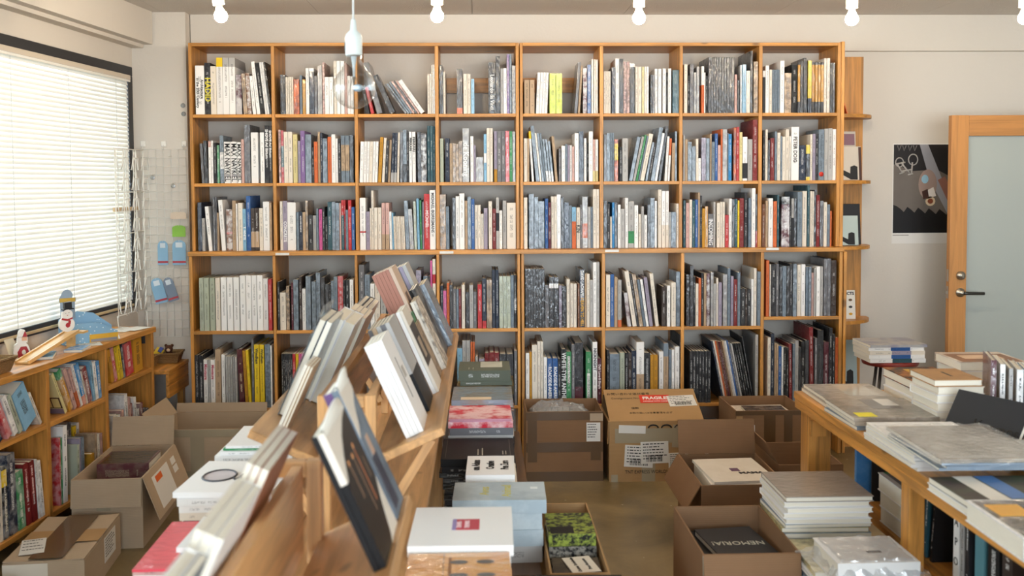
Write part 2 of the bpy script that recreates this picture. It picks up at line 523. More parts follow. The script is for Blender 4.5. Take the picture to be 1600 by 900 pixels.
# ================================================================== THE ROOM
def wall_paint(name, col, bump=.12, scale=55, stain=.04):
    m, nt, b = newmat(name); L = nt.links.new
    tc = N(nt, 'ShaderNodeTexCoord')
    n1 = N(nt, 'ShaderNodeTexNoise'); n1.inputs['Scale'].default_value = 1.7; n1.inputs['Detail'].default_value = 6; L(tc.outputs['Object'], n1.inputs['Vector'])
    f = math_n(nt, 'MULTIPLY_ADD', n1.outputs[0], 2 * stain, 1 - stain)
    sv = N(nt, 'ShaderNodeVectorMath', operation='SCALE'); sv.inputs[0].default_value = lin(col); L(f, sv.inputs['Scale']); L(sv.outputs[0], b.inputs['Base Color'])
    b.inputs['Roughness'].default_value = .75; b.inputs['Specular IOR Level'].default_value = .25
    n2 = N(nt, 'ShaderNodeTexNoise'); n2.inputs['Scale'].default_value = scale; n2.inputs['Detail'].default_value = 4; L(tc.outputs['Object'], n2.inputs['Vector'])
    bp = N(nt, 'ShaderNodeBump'); bp.inputs['Strength'].default_value = bump; bp.inputs['Distance'].default_value = .01; L(n2.outputs[0], bp.inputs['Height']); L(bp.outputs[0], b.inputs['Normal'])
    return m


PAINT = wall_paint('wall_paint_warm_white', 'DAD3C9')
CEIL = wall_paint('ceiling_textured_white', 'D4CFC8', bump=.5, scale=120)

m, nt, b = newmat('polished_concrete'); L = nt.links.new
tc = N(nt, 'ShaderNodeTexCoord')
n1 = N(nt, 'ShaderNodeTexNoise'); n1.inputs['Scale'].default_value = 2.4; n1.inputs['Detail'].default_value = 9; n1.inputs['Roughness'].default_value = .68; n1.inputs['Distortion'].default_value = .5; L(tc.outputs['Object'], n1.inputs['Vector'])
rp = N(nt, 'ShaderNodeValToRGB'); rp.color_ramp.elements[0].position = .33; rp.color_ramp.elements[0].color = (*lin('6A5A3C'), 1); rp.color_ramp.elements[1].position = .7; rp.color_ramp.elements[1].color = (*lin('A08A62'), 1); L(n1.outputs[0], rp.inputs[0])
vo = N(nt, 'ShaderNodeTexVoronoi'); vo.inputs['Scale'].default_value = 9; L(tc.outputs['Object'], vo.inputs['Vector'])
sp = math_n(nt, 'LESS_THAN', vo.outputs['Distance'], .045)
L(mixc(nt, math_n(nt, 'MULTIPLY', sp, .6), rp.outputs[0], lin('CFC6B0')), b.inputs['Base Color'])
mr = N(nt, 'ShaderNodeMapRange'); mr.inputs[3].default_value = .22; mr.inputs[4].default_value = .5; L(n1.outputs[0], mr.inputs[0]); L(mr.outputs[0], b.inputs['Roughness'])
CONCRETE = m

YF, YL, YB = 5.74, 5.67, 6.07       # front of the upper bookcase, of its deeper lower part, and the wall behind
struct(box2('floor', (-4.2, -2.6, -.06), (4.3, 6.3, 0), CONCRETE))
ceil = struct(box2('ceiling', (-4.2, -2.6, 2.615), (4.3, 6.3, 2.70), CEIL))
for i in range(9):
    for j in range(5):
        x0 = -.95 - 3 * .91 + i * .91; y1 = 6.07 - j * 1.82
        box2('ceiling_panel', (x0 + .0015, max(-2.6, y1 - 1.82 + .0015), 2.603), (x0 + .9085, y1 - .0015, 2.6148), CEIL, ceil)
struct(box2('wall_back', (-2.3, YB, 0), (4.3, 6.2, 2.615), PAINT))
struct(box2('trim_1', (-1.72, YB - .045, 2.385), (4.1, YB - .0005, 2.6025), PAINT))          # shallow beam under the ceiling
struct(box2('wall_right', (4.1, -2.6, 0), (4.25, YB, 2.6025), PAINT))
# unseen wall added behind the camera, its opening shaped to cut frontal fill light
wf = struct(box2('wall_front_added', (-4.2, -2.6, 0), (-.7, -2.5, 2.6025), PAINT))
for a in (((-.6995, -2.6, 0), (3.5, -2.5, .5)), ((-.6995, -2.6, 2.4), (3.5, -2.5, 2.6025)), ((3.5005, -2.6, 0), (4.0995, -2.5, 2.6025))): box2('wall_section', a[0], a[1], PAINT, wf)
# corner pier at the end of the window wall
struct(box2('wall_pier', (-2.3, 5.94, 0), (-1.725, YB, 2.6025), PAINT))
WZ0, WZ1, WS0, WS1 = .872, 2.277, .036, 5.6
wl = struct(lbox('wall_left', -.3, WS0, -.14, 0, 0, 2.6025, PAINT))
for a in ((WS0, WS1, 0, WZ0), (WS0, WS1, WZ1, 2.6025), (WS1, 8.6, 0, 2.6025)):
    lbox('wall_section', a[0] + .0003, a[1], -.14, 0, a[2], a[3], PAINT, wl)
# ceiling beam over the window in two steps
bm_ = struct(lbox('wall_beam', .0015, 8.5, 0.0005, .128, 2.412, 2.602, PAINT))
lbox('beam_step', .0015, 8.5, .0005, .072, 2.392, 2.4119, PAINT, bm_)
# small round marks left by hooks on the pier
dots = plain('9FA2A2', .7, 'grey_sticker', var=0)
for i, (px, py) in enumerate(((286, 165), (287, 178))):
    p = P(px, py, Y=5.94)
    o = lathe('sticker_dot', [(.014, 0), (.014, .0015)], dots, None, Matrix.Translation((p.x, 5.94 - .0002, p.z)) @ Matrix.Rotation(math.pi / 2, 4, 'X'), n=14)
    tag(o, ('upper' if i == 0 else 'lower') + ' small grey round sticker on the corner pier', 'sticker')

# ---- window
DARK = plain('2E2F33', .45, 'dark_bronze_frame', var=.03)
win = struct(thing('window_1', LW(2.6, -.03, WZ0), None, None))
for a in ((WS0 + .001, WS1 - .001, WZ1 - .055, WZ1 - .0005), (WS0 + .001, WS1 - .001, WZ0 + .0005, WZ0 + .05), (WS0 + .001, WS0 + .056, WZ0 + .05, WZ1 - .055), (WS1 - .055, WS1 - .001, WZ0 + .05, WZ1 - .055), (2.55, 2.62, WZ0 + .05, WZ1 - .055), (4.05, 4.12, WZ0 + .05, WZ1 - .055)):
    lbox('window_frame', a[0], a[1], -.12, .018, a[2], a[3], DARK, win, bev=.003)
m, nt, b = newmat('window_glass')
tr = N(nt, 'ShaderNodeBsdfTransparent'); tr.inputs[0].default_value = (.95, .98, .98, 1); gl = N(nt, 'ShaderNodeBsdfGlossy'); gl.inputs['Roughness'].default_value = .02
mx = N(nt, 'ShaderNodeMixShader'); mx.inputs[0].default_value = .06
nt.links.new(tr.outputs[0], mx.inputs[1]); nt.links.new(gl.outputs[0], mx.inputs[2]); nt.links.new(mx.outputs[0], nt.nodes['Material Output'].inputs[0])
GLASSP = m
for a in ((WS0 + .056, 2.55), (2.62, 4.05), (4.12, WS1 - .055)):
    lbox('window_pane', a[0], a[1], -.085, -.08, WZ0 + .05, WZ1 - .055, GLASSP, win)
# street outside: pale ground and a pale building across it, seen only as light between the slats
ext = struct(lbox('exterior_ground', -3, 9, -9, -.3, -.25, -.2, plain('9A9A98', .8, 'asphalt')))

# ---- venetian blind in the window
m, nt, b = newmat('blind_slat_white')
df = N(nt, 'ShaderNodeBsdfDiffuse'); df.inputs[0].default_value = (*lin('E8E6DE'), 1); tl = N(nt, 'ShaderNodeBsdfTranslucent'); tl.inputs[0].default_value = (*lin('E4E4DC'), 1)
mx = N(nt, 'ShaderNodeMixShader'); mx.inputs[0].default_value = .07
nt.links.new(df.outputs[0], mx.inputs[1]); nt.links.new(tl.outputs[0], mx.inputs[2]); nt.links.new(mx.outputs[0], nt.nodes['Material Output'].inputs[0])
SLAT = m
BS0, BS1 = .10, 2.35  # blind ends out of view; window beyond left bare to let in more light
blind = thing('venetian_blind', LW((BS0 + BS1) / 2, .02, WZ0 + .02), 'white slatted venetian blind drawn down over the big window', 'blind')
lbox('head_rail', BS0, BS1, -.012, .036, 2.196, 2.222, plain('CFC4B4', .5, 'blind_rail', var=.02), blind, bev=.002)
lbox('tilt_rod', BS0 + .02, BS1, .037, .043, 2.182, 2.192, plain('F2F0EA', .4, 'blind_rod', var=0), blind)
n_sl = 54; zt, zb = 2.178, .912
ang = math.radians(68)
sm = None
for i in range(n_sl):
    z = zt + (zb - zt) * i / (n_sl - 1)
    if sm is None:
        # curved slat, 25 mm wide, running along local y
        vs = []; fs = []
        for k in range(5):
            w = -.014 + .028 * k / 4; cz = .0022 * (1 - (w / .014) ** 2)
            for y in (-(BS1 - BS0) / 2, (BS1 - BS0) / 2): vs.append((w, y, cz))
        for k in range(4): fs.append((2 * k, 2 * k + 1, 2 * k + 3, 2 * k + 2))
        sm = bpy.data.meshes.new('slat'); sm.from_pydata(vs, [], fs); sm.materials.append(SLAT); sm.polygons.foreach_set('use_smooth', [True] * 4)
    o = bpy.data.objects.new('slat', sm)
    link(o, blind, Matrix.Translation(LW((BS0 + BS1) / 2, .012, z)) @ LR @ Matrix.Rotation(ang + random.uniform(-.04, .04), 4, 'Y'))
lbox('bottom_rail', BS0, BS1, .0, .026, .884, .898, plain('C9B48E', .5, 'blind_bottom', var=.02), blind, bev=.002)
CORD = plain('DADADA', .7, 'blind_cord', var=0)
for s in (.26, .78, 1.3, 1.85):
    for d in (.002, .024):
        tube('ladder_cord', [LW(s, d, 2.2), LW(s, d, .895)], .0012, CORD, blind, n=4)
tube('pull_cord', [LW(.17, .04, 2.2), LW(.165, .042, 1.6), LW(.17, .04, 1.25)], .0016, CORD, blind, n=5)
# tied-back strings of the pull cord
tube('cord_knot', [LW(.155, .05, 1.60), LW(.20, .055, 1.57), LW(.16, .052, 1.55)], .004, plain('6F7F92', .7, 'cord_grey', var=0), blind, n=5)

# ================================================================== BOOKCASE
def XW(px, py, Y): return P(px, py, Y=Y).x
U_POSTS = [(296, 301), (424.6, 429.8), (553.8, 559), (680, 685.6), (806.2, 811), (812.4, 817), (937.2, 942.6), (1061.6, 1066.6), (1185.6, 1191), (1308.2, 1313.4)]
L_POSTS = [(296.6, 301.8), (427, 431.4), (555, 559), (682.5, 687), (808.7, 813), (814.8, 819.2), (940.4, 945.6), (1064.2, 1069), (1188.8, 1193.6), (1311.2, 1316.4)]
ZR = [2.395, 1.990, 1.597, 1.205, .748, .297]            # top faces of the boards (top board: its top)
ZR[3] = P(560, 392, Y=YL).z; ZR[4] = P(560, 515.3, Y=YL).z; ZR[5] = P(756, 634, Y=YL).z
TB = .019
bc = thing('bookcase', (.23, 5.9, 0), 'orange pine wall bookcase with five rows of eight open bays packed with books', 'bookcase')
ux = [(XW(a, 180, YF), XW(b_, 180, YF)) for a, b_ in U_POSTS]
lx = [(XW(a, 480, YL), XW(b_, 480, YL)) for a, b_ in L_POSTS]
for a, b_ in ux: box2('upright', (a, YF, ZR[3] + .0003), (b_, YB - .004, ZR[0] - (TB if a not in (ux[0][0], ux[-1][0], ux[4][0], ux[5][0]) else 0) - .0003), PINE[2], bc, bev=.0015)
for a, b_ in lx: box2('upright', (a, YL, .0), (b_, YB - .004, ZR[3] - TB - .0053), PINE[2], bc, bev=.0015)
for r in range(6):
    if r == 3:
        for i0, i1 in ((0, 4), (5, 9)):
            box2('shelf_board', (lx[i0][0] - .004, YL - .006, ZR[3] - TB - .005), (lx[i1][1] + .004, YB - .004, ZR[3]), PINE[0], bc, bev=.0015)
        continue
    xs = ux if r < 3 else lx; yf = YF if r < 3 else YL
    for c in range(9):
        if c == 4: continue
        x0, x1 = xs[c][1], xs[c + 1][0]
        if r == 0:
            if c not in (0, 5): continue
            x0 = xs[c][1] if c == 0 else xs[5][1]; x1 = xs[4][0] if c == 0 else xs[9][0]
            box2('top_board', (x0, YF, ZR[0] - TB), (x1, YB - .004, ZR[0]), PINE[0], bc, bev=.0015); continue
        z = ZR[r]
        if r == 4 and c == 8: z = P(1250, 494.6, Y=YL).z; Z48 = z
        box2('shelf_board', (x0 + .0004, yf, z - TB), (x1 - .0004, YB - .004, z), PINE[0], bc, bev=.0015)
for c in (0, 3, 5):   # rails across the back of three top bays
    i = c
    zt_, zb_ = P(730, 122, Y=YB - .03).z, P(730, 145, Y=YB - .03).z
    box2('back_rail', (ux[i][1] + .001, YB - .03, zb_), (ux[i + 1][0] - .001, YB - .006, zt_), PINE[0], bc)
WHITE_P = plain('E4E1DC', .6, 'label_paper', var=.02)
for px0, px1, py in ((430.5, 452, 397), (687, 708.5, 394.5), (945.5, 967, 392), (1197, 1217, 389)):   # paper shelf labels
    a, b_ = P(px0, py, Y=YL - .0065), P(px1, py, Y=YL - .0065)
    box2('shelf_label', (a.x, YL - .0085, a.z - .007), (b_.x, YL - .0063, a.z + .007), WHITE_P, bc)

# ---- books in the bookcase: crop origin, then "x0 x1 top colour[w][|band colour,v0,v1][/lean]" in fifths-and-a-bit of a pixel
SC = 5.625
CAB = ["first", "second", "third", "fourth", "fifth", "sixth", "seventh", "eighth"]
ROWN = ["top", "second", "third", "fourth", "bottom"]
BAYS = {
 (0, 0): (290, 60, "90 168 240 W;172 222 215 D;224 272 245 I;274 330 170 W|Y,.84,1;332 386 170 W|G,.84,1;388 440 170 W|G,.84,1;446 496 320 Uw;512 545 310 aw/-32;548 582 305 Aw/-45;592 620 330 W/-62;628 658 205 W/-160;662 698 215 K/-160;700 718 210 W/-162;720 738 210 W/-162;740 757 208 Kw/-163"),
 (0, 1): (290, 60, "836 878 320 Dw;882 898 340 I;900 915 340 I;917 932 340 I;934 948 340 I;952 1000 360 Ow;1006 1026 325 S;1030 1056 360 ow;1060 1088 262 W;1092 1132 262 Nw|W,.93,1;1134 1160 330 Mw;1164 1202 240 Gw;1206 1224 210 Pw;1226 1262 340 W;1264 1300 340 W;1306 1330 198 I;1332 1362 198 W;1366 1398 198 W;1400 1420 220 P;1422 1450 330 W;1452 1478 335 W"),
 (0, 2): (550, 60, "126 156 420 D/-42;168 196 430 R/-58;222 270 212 Mw/-120;338 384 325 Dw/-150;468 490 405 Mw/-185;492 512 400 Sw/-186;514 536 385 Sw/-188;538 558 380 Pw/-190;560 578 375 Dw/-194;582 602 375 Pw/-200;608 652 372 W/-225;664 684 315 I;686 700 310 Iw;702 714 235 Iw;716 729 230 Ww"),
 (0, 3): (550, 60, "770 800 235 Dw;804 822 295 I;922 972 268 Dw|O,0,.13;980 1012 312 I;1014 1044 312 I;1048 1076 355 Lw;1200 1264 210 Dw;1266 1302 158 Dw;1306 1330 265 G;1332 1360 262 W;1362 1384 140 Vw;1386 1404 140 Sw;1408 1438 240 Gw"),
 (0, 4): (800, 60, "108 154 365 a;158 198 365 a;210 236 300 W/16;238 260 300 W/16;262 284 300 W/16;286 308 300 W/16;330 384 308 Cw;386 440 308 Cw;548 572 208 Mw/55;578 596 240 a/50;624 658 260 Uw;662 694 232 Bw;698 716 185 Iw;720 736 185 Iw;738 754 187 Iw"),
 (0, 5): (800, 60, "806 820 290 I;822 836 290 I;838 850 290 I;852 866 290 I;876 906 255 Nw;908 942 178 W;944 978 180 Dw;980 1006 205 Pw;1008 1032 205 Pw;1036 1078 222 Dw|W,.93,1;1084 1106 250 I;1108 1138 250 I;1142 1160 250 yw;1162 1180 250 Iw;1182 1200 250 Ww;1216 1232 320 Dw;1234 1252 320 Mw;1254 1278 268 Ww;1284 1312 268 Ww;1324 1352 265 W;1356 1368 300 K;1372 1398 265 W;1410 1468 278 Tw"),
 (0, 6): (1050, 60, "106 134 228 I;138 154 330 K;158 188 225 Mw;192 212 300 Gw;216 238 250 Gw;258 280 245 W|O,0,.6;282 292 300 W;294 314 330 K;318 340 165 Dw;341 363 165 Dw;364 386 163 Dw;387 409 165 Dw;410 432 165 Dw;433 455 163 Dw;456 478 165 Dw;479 501 165 Dw;502 524 165 Dw;525 546 165 Dw;548 570 318 P;574 590 365 Dw;598 612 235 Ww;614 650 230 Lw;652 684 285 Iw;686 706 110 Dw;716 752 205 aw"),
 (0, 7): (1050, 60, "796 818 285 W|D,0,.85;820 850 240 W;852 876 275 I;878 892 275 S;894 908 275 S;910 926 275 S;928 944 275 S;948 984 197 W;988 1046 305 aw;1050 1098 230 K;1102 1124 210 Dw|o,.22,.95;1126 1150 200 Dw;1152 1184 172 Dw;1192 1224 195 Yw|N,0,.28;1228 1250 210 Dw|o,.22,.95;1254 1278 210 Dw|o,.22,.95;1282 1304 210 Dw|o,.22,.95;1308 1330 210 Dw|o,.22,.95;1332 1354 175 Iw;1358 1384 175 Iw;1388 1408 215 Dw;1410 1428 215 Mw"),
 (1, 0): (290, 170, "146 168 305 Mw/-15;172 200 280 Dw/-10;205 226 285 W|P,.86,1;228 246 280 Ww;250 274 300 D;280 300 320 Ew;306 338 235 Sw|W,.3,.65;342 396 290 W;400 454 290 W;458 490 295 W;494 516 268 P;518 572 140 Mw;580 640 208 W;660 696 208 W;700 734 148 D;736 762 148 D"),
 (1, 1): (290, 170, "822 842 185 Pw;844 866 190 Rw|T,.3,.7;868 904 203 I;906 942 203 I;948 986 225 y;990 1012 282 v;1014 1052 195 V;1056 1108 225 Sw;1112 1130 340 D;1132 1162 290 O;1166 1186 205 a;1188 1206 212 N;1208 1248 260 Sw;1252 1284 248 O;1286 1320 225 W;1322 1340 262 W;1342 1366 262 D;1370 1402 235 S|a,.25,.8;1406 1440 235 S|a,.25,.8;1444 1478 230 Dw"),
 (1, 2): (550, 170, "66 95 288 W/14;98 122 288 W/14;124 146 288 W/14;148 176 288 I/14;178 198 288 W/14;200 222 288 W/15;228 256 250 o/24;262 284 255 I/24;286 310 280 D/24;314 334 275 a/20;340 364 212 N/22|G,0,.2;368 390 212 N/20|G,0,.2;394 412 208 I/16;424 446 200 Mw/5;450 482 185 Sw|D,0,.35;484 500 210 D;504 528 202 W;532 560 202 W;578 608 205 Dw;610 656 215 kw;664 688 150 T;690 712 150 T;714 731 155 T"),
 (1, 3): (550, 170, "776 806 262 e;820 858 258 N;860 886 305 a;888 912 305 aw;914 938 310 aw;940 970 285 aw;974 1030 172 Gw;1042 1068 242 W;1070 1088 320 v;1090 1156 425 Gw;1160 1184 222 L|W,.4,.6;1186 1212 170 I;1214 1238 170 I;1250 1276 198 v|o,0,.25;1278 1312 198 M;1314 1346 198 M;1350 1384 195 Rw;1386 1410 198 E;1412 1436 200 Gw"),
 (1, 4): (800, 170, "106 134 260 I;136 152 262 a;176 194 198 W/-44|Y,.85,1;212 242 150 Sw/-55;246 262 215 Iw/-50;266 284 215 Sw/-46;286 302 215 S/-44;305 324 268 Sw/-38|W,0,.25;328 346 268 Sw/-36|W,0,.25;350 368 285 Sw/-32|W,0,.25;382 404 240 a/-34;412 430 350 M;436 466 325 W;468 488 312 S;490 506 320 v;508 526 320 W;528 548 332 P;552 586 215 W;590 628 198 Nw;632 654 260 W;660 674 300 K;676 710 200 W;712 730 270 P|y,0,.25;732 756 270 W|y,0,.25"),
 (1, 5): (800, 170, "808 832 225 Mw;834 860 215 Sw;862 878 212 S;880 896 212 S;900 932 270 Ow|Y,.5,.9;944 968 335 D;970 1018 260 G;1026 1056 248 Sw/76;1062 1082 245 G/80;1086 1104 232 E/80;1107 1120 240 S/80;1124 1160 220 I/82;1170 1188 295 Sw/70;1192 1212 300 D/72;1218 1250 165 Sw/88;1254 1274 215 Ww/76;1284 1306 155 Dw/66;1340 1360 243 W/24;1366 1384 260 W/20|O,.6,1;1404 1428 300 a/6;1432 1448 200 Sw"),
 (1, 6): (1050, 170, "98 112 230 G;114 136 268 a;138 172 292 Sw;176 206 330 Sw;210 230 265 I;232 252 435 W;258 296 255 vw;298 328 258 Sw;332 346 220 a;348 374 290 S;376 400 218 B;402 426 320 P;428 442 180 O;444 482 182 Gw;486 495 215 S;496 522 222 b;540 562 168 Ow;564 588 160 R;590 616 205 y;620 660 248 W|D,.05,.4;664 704 268 G;708 748 97 r"),
 (1, 7): (1050, 170, "798 814 190 D;818 838 183 I;840 858 275 Dw;862 896 258 r;902 920 200 S;922 950 210 I;952 966 240 S;968 994 245 I;996 1026 182 I;1028 1042 240 Iw;1046 1112 160 W;1116 1172 320 N;1176 1210 318 Yw|D,.1,.75;1212 1230 225 I;1232 1258 220 v;1260 1282 220 D;1284 1334 182 S;1336 1368 175 G;1370 1406 172 G;1408 1442 180 W"),
 (2, 0): (290, 280, "112 146 205 Nw;148 172 345 G;206 238 240 W/-30;246 262 158 Mw;264 280 158 Mw;281 296 295 a;320 356 182 W/-26;362 414 265 Aw|R,.4,.46;416 446 190 a;448 460 215 W;466 505 210 I;506 534 262 L;536 576 148 B;578 610 255 k|a,.08,.45;612 648 255 k|a,.08,.45;652 684 255 I;686 740 198 W;742 760 210 a"),
 (2, 1): (290, 280, "834 858 195 I;860 896 192 v;898 972 205 W;978 998 290 S;1000 1030 285 N;1032 1056 290 a;1058 1078 190 aw;1084 1118 315 D;1122 1150 320 G;1152 1170 260 S;1176 1204 265 H;1206 1226 245 D;1228 1250 330 D;1252 1288 200 T;1290 1320 200 Sw;1322 1352 210 Sw;1354 1370 210 P;1372 1396 185 R|T,.0,.7;1398 1408 185 R;1410 1430 270 S;1432 1460 185 R;1462 1488 245 B"),
 (2, 2): (550, 280, "72 122 165 W|R,.33,.36;126 158 285 v;160 172 255 I;174 194 100 I;197 226 250 I;230 260 250 I;264 294 210 P|a,0,.33;298 328 210 P|a,0,.33;334 354 285 W/-8;356 370 295 L/-8;374 386 328 I/-8;388 400 328 I/-8;402 414 328 I/-8;416 428 328 I/-8;430 442 328 I/-8;444 456 328 I/-8;458 470 328 I/-8;476 508 190 Sw/-16;512 546 262 Gw/-22;550 572 195 ew/-8;578 598 170 L/-8;602 618 185 E/-6;621 634 200 v;636 684 130 R;686 736 97 W"),
 (2, 3): (550, 280, "772 826 135 aw;828 856 240 S;884 912 165 Dw;914 944 150 W;946 990 126 W;994 1016 190 a;1018 1048 155 Sw;1050 1078 175 B;1080 1106 228 I;1108 1132 228 I;1134 1158 305 I;1160 1192 255 v;1202 1232 195 I;1236 1266 260 r;1268 1294 160 G|D,.35,.7;1296 1322 275 Iw;1326 1358 188 G;1362 1440 208 I"),
 (2, 4): (800, 280, "106 136 162 I;150 192 130 Sw;196 230 158 Sw;232 284 195 Sw;292 318 172 B;320 344 205 U;346 370 152 I;372 394 152 I;396 428 135 Ww;432 456 155 Dw;460 500 205 Nw;502 526 230 S;528 562 245 O|L,.65,1;566 598 250 I;600 616 225 M;618 664 155 Gw|O,.2,.48;668 690 245 G;692 711 245 S;713 740 88 I;742 766 88 I"),
 (2, 5): (800, 280, "806 834 190 Dw;836 860 215 D;862 878 330 I;880 900 205 b;902 924 205 Dw;930 954 225 W;956 990 262 G;994 1020 165 W;1024 1072 195 G|E,.1,.36;1076 1108 230 W;1112 1134 308 I;1138 1158 240 G;1162 1186 315 W;1190 1214 225 Dw;1216 1252 165 Sw;1254 1272 192 Ww;1284 1312 92 I;1316 1345 104 W|I,0,.4;1348 1376 104 W|I,0,.4;1380 1396 290 G;1398 1440 290 Sw;1444 1464 215 I"),
 (2, 6): (1050, 280, "98 118 185 T;122 150 210 P;152 174 180 I;176 200 190 T;202 226 180 B;228 244 118 a;246 262 145 D;264 288 258 o;290 314 240 ow;316 360 305 M;362 380 200 G;392 420 210 I;422 440 200 I;442 462 200 I;466 496 315 R;500 524 172 W;526 548 178 Dw;550 572 175 T;574 590 188 Y;592 628 168 r;634 660 118 D;670 694 165 S;696 730 80 W;734 750 130 Dw|R,0,.3"),
 (2, 7): (1050, 280, "790 816 220 A;818 840 190 a;846 884 168 W;888 918 195 O;922 938 140 T;960 1030 155 Uw|D,.85,1;1034 1045 225 D;1047 1068 170 G|D,0,.6;1070 1090 170 Dw;1100 1140 112 S;1142 1180 105 I;1186 1206 55 T;1210 1226 105 I;1228 1244 108 I;1246 1262 95 Dw;1266 1294 140 r;1298 1326 192 Mw;1328 1358 202 I;1360 1384 222 S;1386 1400 280 O"),
 (3, 0): (290, 390, "126 163 250 ew;166 210 250 e;218 262 250 e;268 308 250 I;316 364 245 W;370 420 245 W;426 476 245 W;484 530 228 W;536 582 228 W;586 630 228 W;634 682 226 W;686 728 255 W;732 762 260 R"),
 (3, 1): (290, 390, "812 830 285 D;833 884 378 I;888 916 322 aw;932 949 290 U;951 994 265 Sw;1002 1024 238 k;1028 1058 345 W;1061 1104 235 Sw;1112 1148 280 Sw;1150 1187 202 Sw;1190 1226 245 Dw;1232 1262 305 Dw;1264 1280 310 D;1282 1306 275 Sw;1308 1338 240 S;1342 1388 235 Rw;1390 1404 270 D;1410 1440 268 D;1446 1478 265 W"),
 (3, 2): (550, 390, "66 112 135 M;116 160 220 S;164 200 300 W;204 250 260 I;254 300 310 G;304 344 240 D;350 368 230 W;370 400 222 W;410 438 198 W;444 480 300 W;484 520 280 S;524 560 310 D;565 612 182 vw;630 668 232 Sw;672 690 235 D;692 708 98 H;712 738 84 I|R,.65,.78"),
 (3, 3): (550, 390, "780 802 318 N;804 832 362 Hw;836 858 295 O;860 886 312 Dw;888 918 345 M;920 938 350 S;940 960 345 r;966 994 310 I;1002 1030 372 Dw;1034 1066 312 G;1068 1096 370 M;1106 1142 308 R;1146 1180 255 N|R,0,.15;1186 1230 268 aw;1234 1260 178 N;1264 1290 178 N;1296 1328 235 ew;1330 1362 235 ew;1364 1394 235 ew;1396 1422 225 S;1424 1446 225 D"),
 (3, 4): (800, 390, "118 141 170 Dw;142 165 170 Dw;166 189 170 Dw;190 213 170 Dw;214 237 170 Dw;238 261 170 Dw;262 286 170 Dw;292 324 312 Mw;328 366 242 Dw|W,.78,.87;370 408 242 Dw|W,.78,.87;414 438 315 vw;442 474 322 Dw;482 508 260 I;512 536 298 I;540 568 300 I;578 594 300 A;596 636 175 Nw;640 656 215 a;658 682 215 I;684 712 268 G;714 742 112 W;744 768 110 G"),
 (3, 5): (800, 390, "826 862 222 I;864 896 218 B;900 926 242 a;930 962 268 G|O,0,.15;1016 1048 380 Uw/-34;1062 1098 190 I/-74;1101 1118 210 D/-70;1122 1154 220 aw/-68;1157 1178 265 S/-60;1182 1204 262 W/-58;1210 1240 245 v/-54;1262 1292 210 I/-54;1316 1350 325 k;1362 1390 318 W;1400 1438 290 I;1442 1474 195 Sw"),
 (3, 6): (1050, 390, "124 152 222 Dw;158 186 142 Dw;188 204 240 K;206 231 300 I;233 254 252 O;256 274 205 D;278 300 210 a;302 330 210 Uw;340 362 202 Gw;364 386 300 G;388 404 252 I;406 436 290 v;446 482 218 Gw;486 510 165 S;514 538 235 v;540 570 262 r;574 598 200 S;604 640 345 D;642 660 345 k;662 690 350 D;694 714 260 W;716 740 165 I;748 776 195 S"),
 (3, 7): (1050, 390, "824 850 95 O;854 866 130 I;870 910 130 D;912 934 125 M;940 966 150 Dw;968 1000 145 S;1004 1030 145 Dw;1032 1056 125 D;1060 1092 128 Sw;1096 1128 135 I;1132 1166 130 W;1172 1194 152 S;1196 1220 152 Sw;1222 1240 205 P;1242 1260 165 G;1266 1296 150 W;1298 1322 150 G;1330 1358 82 Mw;1360 1390 80 Mw;1394 1438 95 k"),
 (4, 0): (290, 500, "88 120 312 D;122 158 312 D;164 200 350 W;204 224 350 G;226 262 350 W;266 316 260 a;322 352 305 W;358 376 322 G;378 396 322 G;398 416 322 G;418 436 322 G;438 456 322 G;478 524 258 U/-30;530 556 270 o/-22;560 582 265 Y/-24;586 606 165 M;610 652 218 Y;658 696 218 Y;704 750 215 Sw;752 764 225 W"),
 (4, 1): (290, 500, "848 862 298 K;864 878 298 K;880 896 298 D;898 912 298 D;914 930 298 D;932 944 298 K;946 970 298 R|Y,0,.35;972 998 298 Y;1000 1018 298 H;1020 1036 298 H;1038 1054 298 H;1056 1092 298 R;1094 1120 298 S"),
 (4, 2): (550, 500, "560 610 300 D;612 650 260 W;652 700 280 S"),
 (4, 3): (690, 500, "140 184 250 L;186 218 180 G;220 254 180 G;258 274 195 O;276 294 195 O;298 322 320 G;330 378 342 v;382 418 292 r;420 464 285 r;466 508 288 r;512 568 300 Dw;572 632 300 Dw;640 664 270 M"),
 (4, 4): (690, 500, "740 772 292 W;774 794 280 o;796 842 220 I;844 868 190 I;870 894 190 I;898 926 328 W;930 972 338 B;976 1022 338 B;1024 1050 345 D;1052 1096 258 K;1098 1140 280 E;1144 1170 215 M;1172 1244 200 Dw|U,0,.28;1268 1316 280 E;1328 1368 195 W;1372 1404 340 U"),
 (4, 5): (930, 500, "102 124 265 D;128 212 300 S;216 258 290 e;262 290 290 K;292 318 290 k;320 360 270 N;362 428 195 W|a,0,.48;430 482 290 D;484 512 308 o;514 548 308 o;560 598 278 W;600 642 205 a|S,.78,1;646 668 262 S;672 694 262 W;700 738 235 W;740 770 130 K"),
 (4, 6): (930, 500, "830 856 275 D;858 882 275 D;884 908 275 D;910 934 275 D;936 960 275 D;962 986 275 D;988 1014 275 D;1122 1136 185 N/-108;1138 1152 185 I/-108;1154 1166 185 O/-108;1168 1180 185 A/-108;1182 1194 190 U/-106;1196 1208 190 A/-106;1210 1222 185 a/-104;1224 1236 185 I/-104;1238 1250 185 W/-104;1252 1264 180 B/-104;1267 1284 205 M/-104;1287 1302 210 G/-104;1305 1322 205 K/-104;1325 1342 205 K/-104;1345 1362 205 K/-104;1365 1382 205 K/-104;1386 1396 150 D/-104;1404 1428 130 G"),
